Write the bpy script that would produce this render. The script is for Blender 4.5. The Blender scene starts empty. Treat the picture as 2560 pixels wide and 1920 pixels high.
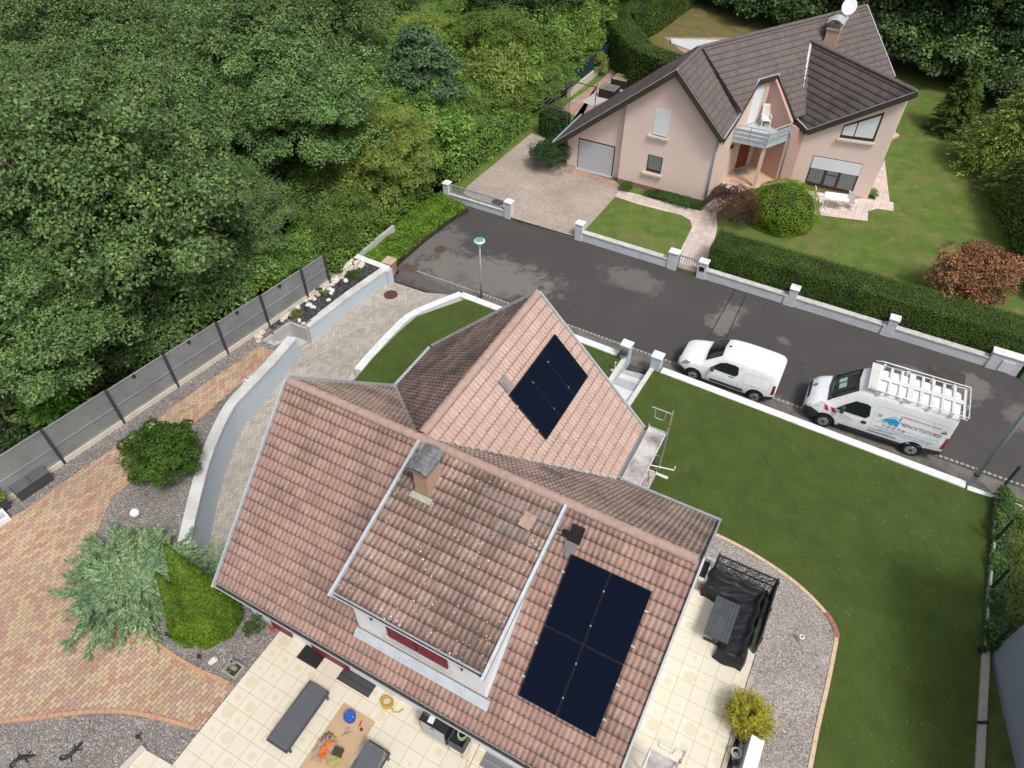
import bpy, bmesh, math, random
import numpy as np
from mathutils import Vector, Matrix

S = bpy.context.scene
COL = S.collection
rnd = random.Random(7)
R = math.radians

# ------------------------------------------------------------------ camera, sky, sun, exposure
PITCH, ROLL, FOC, CAMZ = 0.797765, 0.0072195, 1777.0, 22.75
_f = np.array([0, math.cos(PITCH), -math.sin(PITCH)]); _r = np.array([1.0, 0, 0]); _u = np.cross(_r, _f)
CR = math.cos(ROLL) * _r + math.sin(ROLL) * _u
CU = -math.sin(ROLL) * _r + math.cos(ROLL) * _u
CF = _f
CPOS = np.array([0, 0, CAMZ])
cam = bpy.data.cameras.new('camera'); co = bpy.data.objects.new('camera', cam); COL.objects.link(co)
cam.sensor_width = 36; cam.lens = 36 * FOC / 2560; cam.clip_end = 1000; cam.clip_start = 0.5
M = Matrix.Identity(4)
for i in range(3):
    M[i][0] = CR[i]; M[i][1] = CU[i]; M[i][2] = -CF[i]; M[i][3] = CPOS[i]
co.matrix_world = M
S.camera = co
W = bpy.data.worlds.new('World'); S.world = W; W.use_nodes = True
wn = W.node_tree; bg = wn.nodes['Background']
sky = wn.nodes.new('ShaderNodeTexSky'); sky.sky_type = 'NISHITA'; sky.sun_disc = False
SUN_EL, SUN_AZ = 58, 150      # degrees; azimuth clockwise from +Y (north)
sky.sun_elevation = R(SUN_EL); sky.sun_rotation = R(SUN_AZ); sky.air_density = 1.0; sky.dust_density = 4.0; sky.ozone_density = 1.0
hs = wn.nodes.new('ShaderNodeHueSaturation'); hs.inputs['Saturation'].default_value = 0.42
wn.links.new(sky.outputs[0], hs.inputs['Color']); wn.links.new(hs.outputs[0], bg.inputs[0]); bg.inputs[1].default_value = 0.115
sl = bpy.data.lights.new('sun', 'SUN'); sl.energy = 1.6; sl.angle = R(11); sl.color = (1, 0.965, 0.92)
so = bpy.data.objects.new('sun', sl); COL.objects.link(so)
sd = Vector((math.sin(R(SUN_AZ)) * math.cos(R(SUN_EL)), math.cos(R(SUN_AZ)) * math.cos(R(SUN_EL)), math.sin(R(SUN_EL))))
so.rotation_euler = sd.to_track_quat('Z', 'Y').to_euler()
S.view_settings.view_transform = 'Standard'; S.view_settings.look = 'None'; S.view_settings.gamma = 1; S.view_settings.exposure = 0.4

# ------------------------------------------------------------------ survey helpers: a photo pixel and a height give a point on the ground plan
ZT = dict(r1=(0, 0, 2.44), r2=(800, 0, 2.44), r3=(1600, 0, 2.304), r4=(0, 600, 2.44), r5=(0, 1240, 2.44), r6=(800, 600, 2.44),
          r7=(800, 1240, 2.44), r8=(1660, 600, 2.44), r9=(1660, 1240, 2.44), a1=(420, 1560, 4.608), a2=(1560, 1440, 3.456),
          a3=(880, 1680, 4.608), a4=(1500, 1000, 6.38), a5=(560, 640, 4.424), a6=(1340, 780, 5.529), b1=(1380, 140, 4.254),
          b2=(1780, 0, 4.254), b3=(1780, 300, 4.254), b4=(1380, 0, 4.254), b5=(1340, 100, 6.144), c1=(1680, 830, 6.9125),
          c2=(1990, 890, 5.027), c3=(1720, 1360, 7.9), c4=(1540, 1780, 5.267), c5=(0, 1140, 7.373), c6=(0, 1780, 8.508),
          c7=(1000, 1090, 8.73), c8=(2360, 1180, 3.456), o=(0, 0, 1))
def px(z, x, y): a = ZT[z]; return a[0] + x / a[2], a[1] + y / a[2]
def ray(p): return CF + CR * (p[0] - 1280) / FOC - CU * (p[1] - 960) / FOC
def G(z, x, y, h=0.0):
    d = ray(px(z, x, y))
    if callable(h):
        zz = 0.5
        for _ in range(25):
            q = CPOS + d * (zz - CAMZ) / d[2]; zz = 0.5 * zz + 0.5 * h(q[0], q[1])
    else: zz = h
    return CPOS + d * (zz - CAMZ) / d[2]
def GL(z, pts, h=0.0): return [tuple(G(z, a, b, h)[:2]) for a, b in pts]
def RP(z, x, y, A, n):
    d = ray(px(z, x, y)); A = np.array(A); n = np.array(n); return CPOS + d * ((A - CPOS) @ n) / (d @ n)

# ------------------------------------------------------------------ height of the ground
WALL_A = np.array(G('r8', 0, 790, .5)[:2]); WALL_B = np.array(G('r8', 1840, 1490, .5)[:2])
wd = (WALL_B - WALL_A) / np.linalg.norm(WALL_B - WALL_A); wnrm = np.array([wd[1], -wd[0]])
if wnrm[1] > 0: wnrm = -wnrm
def zlawn(x, y):
    d = (np.array([x, y]) - WALL_A) @ wnrm
    return 0.42 + 0.78 * min(1, max(0, d / 7.0))
def zleft(x, y): return 1.25 - 0.4 * min(1, max(0, (y - 15) / 11))
def zdrive(x, y): return -0.35 * min(1, max(0, (26 - y) / 10))

# ------------------------------------------------------------------ objects
def tag(o, label=None, cat=None, group=None, kind=None):
    if label: o['label'] = label
    if cat: o['category'] = cat
    if group: o['group'] = group
    if kind: o['kind'] = kind
    return o
def thing(name, loc, rz=0, label=None, cat=None, group=None):
    o = bpy.data.objects.new(name, None); COL.objects.link(o); o.location = tuple(float(v) for v in loc); o.rotation_euler = (0, 0, rz)
    o.empty_display_size = 0.2
    return tag(o, label, cat, group)
def wmat(o):
    m = Matrix.LocRotScale(o.location, o.rotation_euler, o.scale)
    return (wmat(o.parent) @ m) if o.parent else m
def copy_tree(o, parent=None):
    c = o.copy(); COL.objects.link(c); c.parent = parent
    for ch in list(o.children):
        copy_tree(ch, c)
    return c
class MB:
    def __init__(s): s.v = []; s.f = []; s.uv = None
    def add(s, vs, fs):
        n = len(s.v); s.v += [tuple(map(float, v)) for v in vs]; s.f += [tuple(i + n for i in f) for f in fs]; return s
    def box(s, c, d, rz=0, rx=0, ry=0):
        m = Matrix.Translation(Vector([float(t) for t in c])) @ Matrix.Rotation(rz, 4, 'Z') @ Matrix.Rotation(ry, 4, 'Y') @ Matrix.Rotation(rx, 4, 'X')
        h = [float(t) / 2 for t in d]
        vs = [m @ Vector((sx * h[0], sy * h[1], sz * h[2])) for sx in (-1, 1) for sy in (-1, 1) for sz in (-1, 1)]
        return s.add(vs, [(0, 1, 3, 2), (4, 6, 7, 5), (0, 4, 5, 1), (2, 3, 7, 6), (0, 2, 6, 4), (1, 5, 7, 3)])
    def beam(s, a, b, w, h, up=(0, 0, 1), ext=0):
        a = Vector([float(t) for t in a]); b = Vector([float(t) for t in b]); d = (b - a).normalized(); u = Vector(up)
        a -= d * ext; b += d * ext
        sd_ = d.cross(u)
        if sd_.length < 1e-5: sd_ = d.cross(Vector((1, 0, 0)))
        sd_.normalize(); u = sd_.cross(d)
        vs = [p + sd_ * (w / 2) * i + u * (h / 2) * j for p in (a, b) for i, j in ((-1, -1), (1, -1), (1, 1), (-1, 1))]
        return s.add(vs, [(0, 3, 2, 1), (4, 5, 6, 7), (0, 1, 5, 4), (1, 2, 6, 5), (2, 3, 7, 6), (3, 0, 4, 7)])
    def prism(s, poly, z0, z1):
        n = len(poly); t = lambda z, p: z(p[0], p[1]) if callable(z) else z
        ar = sum(poly[i][0] * poly[(i + 1) % n][1] - poly[(i + 1) % n][0] * poly[i][1] for i in range(n))
        if ar < 0: poly = list(poly)[::-1]
        vs = [(p[0], p[1], t(z0, p)) for p in poly] + [(p[0], p[1], t(z1, p)) for p in poly]
        return s.add(vs, [tuple(range(n))[::-1], tuple(range(n, 2 * n))] + [(i, (i + 1) % n, n + (i + 1) % n, n + i) for i in range(n)])
    def tube(s, pts, r, n=8, cap=True, closed=False):
        pts = [Vector([float(t) for t in p]) for p in pts]; base = len(s.v); m = len(pts); pu = None
        for i, p in enumerate(pts):
            d = (pts[(i + 1) % m] - pts[i - 1]) if closed else (pts[min(i + 1, m - 1)] - pts[max(i - 1, 0)])
            d.normalize(); u = pu if pu is not None else (Vector((0, 0, 1)) if abs(d.z) < .9 else Vector((1, 0, 0)))
            u = (u - d * u.dot(d)).normalized(); pu = u; w = d.cross(u); rr = r[i] if isinstance(r, (list, tuple)) else r
            for k in range(n):
                a = 2 * math.pi * k / n; s.v.append(tuple(p + (u * math.cos(a) + w * math.sin(a)) * rr))
        for i in range(m if closed else m - 1):
            j = (i + 1) % m
            for k in range(n): s.f.append((base + i * n + k, base + i * n + (k + 1) % n, base + j * n + (k + 1) % n, base + j * n + k))
        if cap and not closed:
            s.f.append(tuple(base + k for k in range(n))[::-1]); s.f.append(tuple(base + (m - 1) * n + k for k in range(n)))
        return s
    def cyl(s, c, r, h, n=20, r2=None): return s.tube([c, (c[0], c[1], c[2] + h)], [r, r if r2 is None else r2], n)
    def ell(s, c, r, nu=16, nv=10, rz=0, f=None):
        b = len(s.v); cz, sz = math.cos(rz), math.sin(rz)
        for j in range(nv + 1):
            for i in range(nu):
                t = math.pi * j / nv; a = 2 * math.pi * i / nu; x = math.sin(t) * math.cos(a); y = math.sin(t) * math.sin(a); z = math.cos(t)
                k = f(x, y, z) if f else 1
                x *= r[0] * k; y *= r[1] * k; s.v.append((c[0] + x * cz - y * sz, c[1] + x * sz + y * cz, c[2] + z * r[2] * k))
        for j in range(nv):
            for i in range(nu): s.f.append((b + j * nu + i, b + (j + 1) * nu + i, b + (j + 1) * nu + (i + 1) % nu, b + j * nu + (i + 1) % nu))
        return s
    def build(s, name, mat, parent=None, smooth=False, bevel=0, world=False, origin=None, **kw):
        me = bpy.data.meshes.new(name); me.from_pydata(s.v, [], s.f); me.materials.append(mat)
        o = bpy.data.objects.new(name, me); COL.objects.link(o)
        if parent is not None:
            o.parent = parent
            if world: me.transform(wmat(parent).inverted())
        elif origin is not None or world:
            a = np.array(s.v); c = origin if origin is not None else (a[:, 0].mean(), a[:, 1].mean(), a[:, 2].min())
            me.transform(Matrix.Translation(-Vector([float(t) for t in c]))); o.location = [float(t) for t in c]
        if smooth:
            for p in me.polygons: p.use_smooth = True
        if bevel:
            b = o.modifiers.new('b', 'BEVEL'); b.width = bevel; b.segments = 2; b.limit_method = 'ANGLE'
        return tag(o, **kw) if kw else o
def sheet(name, poly, h, mat, off=0.0, skirt=None, cell=1.5, uv=None, **kw):
    """polygon (plan) draped on the height function h, with skirts down to z=skirt"""
    bm = bmesh.new(); vs = [bm.verts.new((float(p[0]), float(p[1]), 0)) for p in poly]
    f = bm.faces.new(vs); f.normal_update()
    if f.normal.z < 0: f.normal_flip()
    bmesh.ops.triangulate(bm, faces=bm.faces[:])
    if callable(h):
        xs = [p[0] for p in poly]; ys = [p[1] for p in poly]
        for k in range(int(math.floor(min(xs) / cell)), int(math.ceil(max(xs) / cell))):
            bmesh.ops.bisect_plane(bm, geom=bm.verts[:] + bm.edges[:] + bm.faces[:], plane_co=(k * cell + .013, 0, 0), plane_no=(1, 0, 0))
        for k in range(int(math.floor(min(ys) / cell)), int(math.ceil(max(ys) / cell))):
            bmesh.ops.bisect_plane(bm, geom=bm.verts[:] + bm.edges[:] + bm.faces[:], plane_co=(0, k * cell + .017, 0), plane_no=(0, 1, 0))
    for v in bm.verts: v.co.z = (h(v.co.x, v.co.y) if callable(h) else h) + off
    if skirt is not None:
        ed = [e for e in bm.edges if len(e.link_faces) == 1]
        r = bmesh.ops.extrude_edge_only(bm, edges=ed)
        for v in r['geom']:
            if isinstance(v, bmesh.types.BMVert): v.co.z = skirt
        bmesh.ops.recalc_face_normals(bm, faces=bm.faces[:])
    me = bpy.data.meshes.new(name); bm.to_mesh(me); bm.free(); me.materials.append(mat)
    o = bpy.data.objects.new(name, me); COL.objects.link(o)
    return tag(o, **(kw or dict(kind='structure')))
# ------------------------------------------------------------------ materials
def newmat(name):
    m = bpy.data.materials.new(name); m.use_nodes = True; nt = m.node_tree
    b = nt.nodes['Principled BSDF']; return m, nt, b
def N(nt, t, **kw):
    n = nt.nodes.new(t)
    for k, v in kw.items():
        if k.startswith('_'): setattr(n, k[1:], v)
        else: n.inputs[k.replace('__', ' ')].default_value = v
    return n
def LK(nt, a, b): nt.links.new(a, b)
def coords(nt, kind='Object', rot=0, sc=(1, 1, 1), loc=(0, 0, 0)):
    t = nt.nodes.new('ShaderNodeTexCoord'); m = nt.nodes.new('ShaderNodeMapping')
    m.inputs['Rotation'].default_value = (0, 0, rot); m.inputs['Scale'].default_value = sc; m.inputs['Location'].default_value = loc
    if kind == 'World':
        g = nt.nodes.new('ShaderNodeNewGeometry'); LK(nt, g.outputs['Position'], m.inputs[0])
    else: LK(nt, t.outputs[kind], m.inputs[0])
    return m.outputs[0]
def ramp(nt, fac, stops, interp='LINEAR'):
    r = nt.nodes.new('ShaderNodeValToRGB'); r.color_ramp.interpolation = interp; e = r.color_ramp.elements
    while len(e) > 1: e.remove(e[-1])
    e[0].position = stops[0][0]; e[0].color = (*stops[0][1], 1) if len(stops[0][1]) == 3 else stops[0][1]
    for p, c in stops[1:]:
        k = e.new(p); k.color = (*c, 1)
    LK(nt, fac, r.inputs[0]); return r.outputs[0]
def noise(nt, vec, scale, detail=4, rough=.6, dist=0):
    n = nt.nodes.new('ShaderNodeTexNoise'); n.inputs['Scale'].default_value = scale; n.inputs['Detail'].default_value = detail
    n.inputs['Roughness'].default_value = rough; n.inputs['Distortion'].default_value = dist
    LK(nt, vec, n.inputs['Vector']); return n.outputs['Fac']
def mix(nt, fac, a, b, mode='MIX'):
    m = nt.nodes.new('ShaderNodeMix'); m.data_type = 'RGBA'; m.blend_type = mode
    for s_, v in ((m.inputs[0], fac), (m.inputs[6], a), (m.inputs[7], b)):
        if hasattr(v, 'is_output'): LK(nt, v, s_)
        elif isinstance(v, (int, float)): s_.default_value = v
        else: s_.default_value = (*v, 1)
    return m.outputs[2]
def mth(nt, op, a, b=0.0, c=None, clamp=False):
    m = nt.nodes.new('ShaderNodeMath'); m.operation = op; m.use_clamp = clamp
    for i, v in enumerate((a, b) if c is None else (a, b, c)):
        if hasattr(v, 'is_output'): LK(nt, v, m.inputs[i])
        else: m.inputs[i].default_value = v
    return m.outputs[0]
def bump(nt, b, h, strength=.3, dist=.02):
    n = nt.nodes.new('ShaderNodeBump'); n.inputs['Strength'].default_value = strength; n.inputs['Distance'].default_value = dist
    LK(nt, h, n.inputs['Height']); LK(nt, n.outputs[0], b.inputs['Normal'])
MC = {}
def nm(name, c1, c2=None, scale=3, rough=.75, metal=0, bmp=0, spec=.4, bscale=None, coat=0, big=None):
    """two-tone noise material"""
    if name in MC: return MC[name]
    m, nt, b = newmat(name); v = coords(nt, 'World')
    c2 = c2 or tuple(c * .82 for c in c1)
    f = noise(nt, v, scale, 6, .65)
    col = ramp(nt, f, [(.32, c2), (.68, c1)])
    if big:
        f2 = noise(nt, v, big[0], 3, .5); g = ramp(nt, f2, [(.4, (0, 0, 0)), (.7, (1, 1, 1))]); col = mix(nt, g, col, big[1])
    LK(nt, col, b.inputs['Base Color']); b.inputs['Roughness'].default_value = rough; b.inputs['Metallic'].default_value = metal
    b.inputs['Specular IOR Level'].default_value = spec
    if coat: b.inputs['Coat Weight'].default_value = coat
    if bmp: bump(nt, b, noise(nt, v, bscale or scale * 6, 4), bmp, .01)
    MC[name] = m; return m
def leafmat(name, stops, trans=.25, rough=.55, tint=.25):
    m, nt, b = newmat(name); g = nt.nodes.new('ShaderNodeNewGeometry'); oi = nt.nodes.new('ShaderNodeObjectInfo')
    c = ramp(nt, g.outputs['Random Per Island'], stops)
    v = coords(nt, 'World'); f = noise(nt, v, .9, 3, .6)
    c = mix(nt, 1.0, c, ramp(nt, f, [(.3, (.55, .6, .6)), (.7, (1.3, 1.25, 1.1))]), 'MULTIPLY')
    k = mth(nt, 'MULTIPLY_ADD', oi.outputs['Random'], tint * 2, 1 - tint)
    hsv = nt.nodes.new('ShaderNodeHueSaturation'); LK(nt, k, hsv.inputs['Value']); LK(nt, c, hsv.inputs['Color'])
    h2 = mth(nt, 'MULTIPLY_ADD', oi.outputs['Random'], .022 * (tint > .05), .489 if tint > .05 else .5); LK(nt, h2, hsv.inputs['Hue'])
    LK(nt, hsv.outputs[0], b.inputs['Base Color']); b.inputs['Roughness'].default_value = rough; b.inputs['Specular IOR Level'].default_value = .3
    tr = nt.nodes.new('ShaderNodeBsdfTranslucent'); LK(nt, hsv.outputs[0], tr.inputs[0])
    mx = nt.nodes.new('ShaderNodeMixShader'); mx.inputs[0].default_value = trans
    LK(nt, b.outputs[0], mx.inputs[1]); LK(nt, tr.outputs[0], mx.inputs[2]); LK(nt, mx.outputs[0], nt.nodes['Material Output'].inputs[0])
    return m
def paver(name, cols, mortar, bw, bh, rot, gap=.006, offset=.5, dirt=None, loc=(0, 0, 0), rough=.85, bmp=.4, blotch=None):
    """cols = colour stops picked per brick"""
    m, nt, b = newmat(name); v = coords(nt, 'World', rot, loc=loc)
    br = nt.nodes.new('ShaderNodeTexBrick'); LK(nt, v, br.inputs['Vector']); br.offset = offset; br.squash = 1
    br.inputs['Color1'].default_value = (0, 0, 0, 1); br.inputs['Color2'].default_value = (1, 1, 1, 1); br.inputs['Mortar'].default_value = (0, 0, 0, 1)
    br.inputs['Scale'].default_value = 1; br.inputs['Mortar Size'].default_value = gap; br.inputs['Mortar Smooth'].default_value = .3
    br.inputs['Brick Width'].default_value = bw; br.inputs['Row Height'].default_value = bh
    c = ramp(nt, br.outputs['Color'], cols)
    n1 = noise(nt, v, 14, 5, .7); c = mix(nt, .5, c, ramp(nt, n1, [(.3, (.78, .77, .76)), (.7, (1.1, 1.1, 1.1))]), 'MULTIPLY')
    n2 = noise(nt, v, .5, 3, .5); c = mix(nt, .5, c, ramp(nt, n2, [(.3, (.7, .7, .7)), (.7, (1.15, 1.15, 1.15))]), 'MULTIPLY')
    if dirt:
        d = noise(nt, v, dirt[0], 7, .75, .4); c = mix(nt, ramp(nt, d, [(dirt[1], (0, 0, 0)), (dirt[1] + .14, (dirt[3],) * 3)]), c, dirt[2])
    c = mix(nt, br.outputs['Fac'], c, mortar)
    LK(nt, c, b.inputs['Base Color']); b.inputs['Roughness'].default_value = rough; b.inputs['Specular IOR Level'].default_value = .3
    bump(nt, b, mth(nt, 'SUBTRACT', n1, br.outputs['Fac']), bmp, .01)
    return m
def patio_mat():
    m, nt, b = newmat('cream_tiles'); th = 0.489725
    v = coords(nt, 'World', th, loc=PATLOC)
    sv = nt.nodes.new('ShaderNodeVectorMath'); sv.operation = 'SCALE'; sv.inputs[3].default_value = 2.0; LK(nt, v, sv.inputs[0])
    fl = nt.nodes.new('ShaderNodeVectorMath'); fl.operation = 'FLOOR'; LK(nt, sv.outputs[0], fl.inputs[0])
    fr = nt.nodes.new('ShaderNodeVectorMath'); fr.operation = 'FRACTION'; LK(nt, sv.outputs[0], fr.inputs[0])
    fz = nt.nodes.new('ShaderNodeVectorMath'); fz.operation = 'MULTIPLY'; fz.inputs[1].default_value = (1, 1, 0); LK(nt, fl.outputs[0], fz.inputs[0])
    wnz = nt.nodes.new('ShaderNodeTexWhiteNoise'); wnz.noise_dimensions = '3D'; LK(nt, fz.outputs[0], wnz.inputs['Vector'])
    # damp blotch: an uneven disc in some tiles
    nz = noise(nt, v, 5, 3, .5)
    cj = nt.nodes.new('ShaderNodeVectorMath'); cj.operation = 'MULTIPLY_ADD'; cj.inputs[1].default_value = (.3, .3, 0); cj.inputs[2].default_value = (.35, .35, 0); LK(nt, wnz.outputs['Color'], cj.inputs[0])
    f2 = nt.nodes.new('ShaderNodeVectorMath'); f2.operation = 'MULTIPLY'; f2.inputs[1].default_value = (1, 1, 0); LK(nt, fr.outputs[0], f2.inputs[0])
    ds = nt.nodes.new('ShaderNodeVectorMath'); ds.operation = 'DISTANCE'; LK(nt, f2.outputs[0], ds.inputs[0]); LK(nt, cj.outputs[0], ds.inputs[1])
    dd = mth(nt, 'ADD', ds.outputs['Value'], mth(nt, 'MULTIPLY_ADD', nz, .22, -.11))
    rad = mth(nt, 'MULTIPLY_ADD', wnz.outputs['Value'], .55, -.13)
    msk = ramp(nt, mth(nt, 'SUBTRACT', rad, dd), [(0, (0, 0, 0)), (.10, (1, 1, 1))])
    base = mix(nt, wnz.outputs['Value'], (.67, .625, .52), (.73, .69, .60))
    base = mix(nt, noise(nt, v, .35, 3), base, (.66, .60, .46))
    c = mix(nt, mth(nt, 'MULTIPLY', msk, .6), base, (.59, .51, .33))
    sx = nt.nodes.new('ShaderNodeSeparateXYZ'); LK(nt, fr.outputs[0], sx.inputs[0])
    e = mth(nt, 'MINIMUM', mth(nt, 'MINIMUM', sx.outputs[0], mth(nt, 'SUBTRACT', 1.0, sx.outputs[0])), mth(nt, 'MINIMUM', sx.outputs[1], mth(nt, 'SUBTRACT', 1.0, sx.outputs[1])))
    g = mth(nt, 'LESS_THAN', e, .012); c = mix(nt, g, c, (.40, .31, .18))
    c = mix(nt, .25, c, ramp(nt, noise(nt, v, 30, 4), [(.3, (.7, .7, .7)), (.7, (1.1, 1.1, 1.1))]), 'MULTIPLY')
    LK(nt, c, b.inputs['Base Color']); b.inputs['Roughness'].default_value = .6
    bump(nt, b, mth(nt, 'SUBTRACT', 1.0, g), .3, .004)
    return m
def gravelmat(name, stops, scale=38, bmp=.8, dark=None):
    m, nt, b = newmat(name); v = coords(nt, 'World')
    vo = nt.nodes.new('ShaderNodeTexVoronoi'); vo.inputs['Scale'].default_value = scale; LK(nt, v, vo.inputs['Vector'])
    sp = nt.nodes.new('ShaderNodeSeparateColor'); LK(nt, vo.outputs['Color'], sp.inputs[0])
    c = ramp(nt, sp.outputs[0], stops)
    c = mix(nt, .8, c, ramp(nt, vo.outputs['Distance'], [(.1, (1.1, 1.1, 1.1)), (.75, (.42, .40, .38))]), 'MULTIPLY')
    c = mix(nt, .7, c, ramp(nt, noise(nt, v, .8, 5, .6), [(.3, (.72, .70, .68)), (.7, (1.15, 1.15, 1.15))]), 'MULTIPLY')
    c = mix(nt, ramp(nt, noise(nt, v, 5, 5, .7), [(.66, (0, 0, 0)), (.78, (.5, .5, .5))]), c, (.17, .10, .065))
    LK(nt, c, b.inputs['Base Color']); b.inputs['Roughness'].default_value = .85; b.inputs['Specular IOR Level'].default_value = .3
    bump(nt, b, mth(nt, 'SUBTRACT', 1.0, vo.outputs['Distance']), bmp, .02)
    return m
def asphaltmat():
    m, nt, b = newmat('asphalt'); v = coords(nt, 'World')
    c = ramp(nt, noise(nt, v, 45, 4, .7), [(.3, (.040, .037, .036)), (.7, (.082, .077, .074))])
    c = mix(nt, ramp(nt, noise(nt, v, .45, 4, .6), [(.3, (0, 0, 0)), (.75, (1, 1, 1))]), c, mix(nt, .6, c, (.085, .080, .075)))
    # dried pale patches, where the photograph shows them
    wet = None
    for (q, r0, k) in PATCH:
        vv = nt.nodes.new('ShaderNodeMapping'); vv.vector_type = 'TEXTURE'
        vv.inputs['Location'].default_value = (q[0], q[1], 0); vv.inputs['Rotation'].default_value = (0, 0, q[2]); vv.inputs['Scale'].default_value = (r0[0], r0[1], 1)
        LK(nt, v, vv.inputs[0]); fl = nt.nodes.new('ShaderNodeVectorMath'); fl.operation = 'MULTIPLY'; fl.inputs[1].default_value = (1, 1, 0); LK(nt, vv.outputs[0], fl.inputs[0])
        ln = nt.nodes.new('ShaderNodeVectorMath'); ln.operation = 'LENGTH'; LK(nt, fl.outputs[0], ln.inputs[0])
        d = mth(nt, 'SUBTRACT', 1.0, ln.outputs['Value']); d = mth(nt, 'ADD', d, mth(nt, 'MULTIPLY_ADD', noise(nt, v, 1.3, 8, .72, .3), 2.4, -1.2))
        d = ramp(nt, d, [(.0, (0, 0, 0)), (.38, (k, k, k))])
        wet = d if wet is None else mth(nt, 'MAXIMUM', wet, d)
    c = mix(nt, wet, c, (.20, .185, .168))
    cv = nt.nodes.new('ShaderNodeTexVoronoi'); cv.feature = 'DISTANCE_TO_EDGE'; cv.inputs['Scale'].default_value = .28
    wv = nt.nodes.new('ShaderNodeVectorMath'); wv.operation = 'ADD'; LK(nt, v, wv.inputs[0]); nz_ = nt.nodes.new('ShaderNodeTexNoise'); nz_.inputs['Scale'].default_value = 1.6; nz_.inputs['Detail'].default_value = 5; LK(nt, v, nz_.inputs['Vector']); LK(nt, nz_.outputs['Color'], wv.inputs[1]); LK(nt, wv.outputs[0], cv.inputs['Vector'])
    ck = mth(nt, 'MULTIPLY', mth(nt, 'LESS_THAN', cv.outputs['Distance'], .006), mth(nt, 'GREATER_THAN', noise(nt, v, .5, 2), .5)); c = mix(nt, mth(nt, 'MULTIPLY', ck, .22), c, (.02, .02, .02))
    sk = mth(nt, 'GREATER_THAN', noise(nt, v, 70, 2, .5), .74); c = mix(nt, mth(nt, 'MULTIPLY', sk, .5), c, (.3, .29, .27))
    LK(nt, c, b.inputs['Base Color']); b.inputs['Roughness'].default_value = .8; b.inputs['Specular IOR Level'].default_value = .35
    bump(nt, b, noise(nt, v, 60, 3), .5, .006)
    return m
def turfmat(name, dark, light, streak=.06, rot=-.45, patch=None, fleck=True):
    m, nt, b = newmat(name); v = coords(nt, 'World', rot)
    f = noise(nt, v, 1.1, 5, .6); c = ramp(nt, f, [(.25, dark), (.75, light)])
    v2 = coords(nt, 'World', rot, (1, .12, 1)); c = mix(nt, .5, c, ramp(nt, noise(nt, v2, 10, 5, .7), [(.3, (.75, .75, .75)), (.75, (1.25, 1.22, 1.15))]), 'MULTIPLY')
    c = mix(nt, .8, c, ramp(nt, noise(nt, v, 60, 3, .7), [(.3, (.6, .6, .6)), (.7, (1.35, 1.35, 1.3))]), 'MULTIPLY')
    if patch: 
        for (s_, a, colr, k) in patch: c = mix(nt, ramp(nt, noise(nt, v, s_, 7, .72, .2), [(a, (0, 0, 0)), (a + .16, (k,) * 3)]), c, colr)
    if fleck:
        vo = nt.nodes.new('ShaderNodeTexVoronoi'); vo.inputs['Scale'].default_value = 2.2; LK(nt, v, vo.inputs['Vector'])
        k = mth(nt, 'LESS_THAN', vo.outputs['Distance'], .03); c = mix(nt, mth(nt, 'MULTIPLY', k, .45), c, (.4, .38, .28))
    LK(nt, c, b.inputs['Base Color']); b.inputs['Roughness'].default_value = .9; b.inputs['Specular IOR Level'].default_value = .15
    bump(nt, b, noise(nt, v, 90, 3, .7), .6, .02)
    return m
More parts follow.
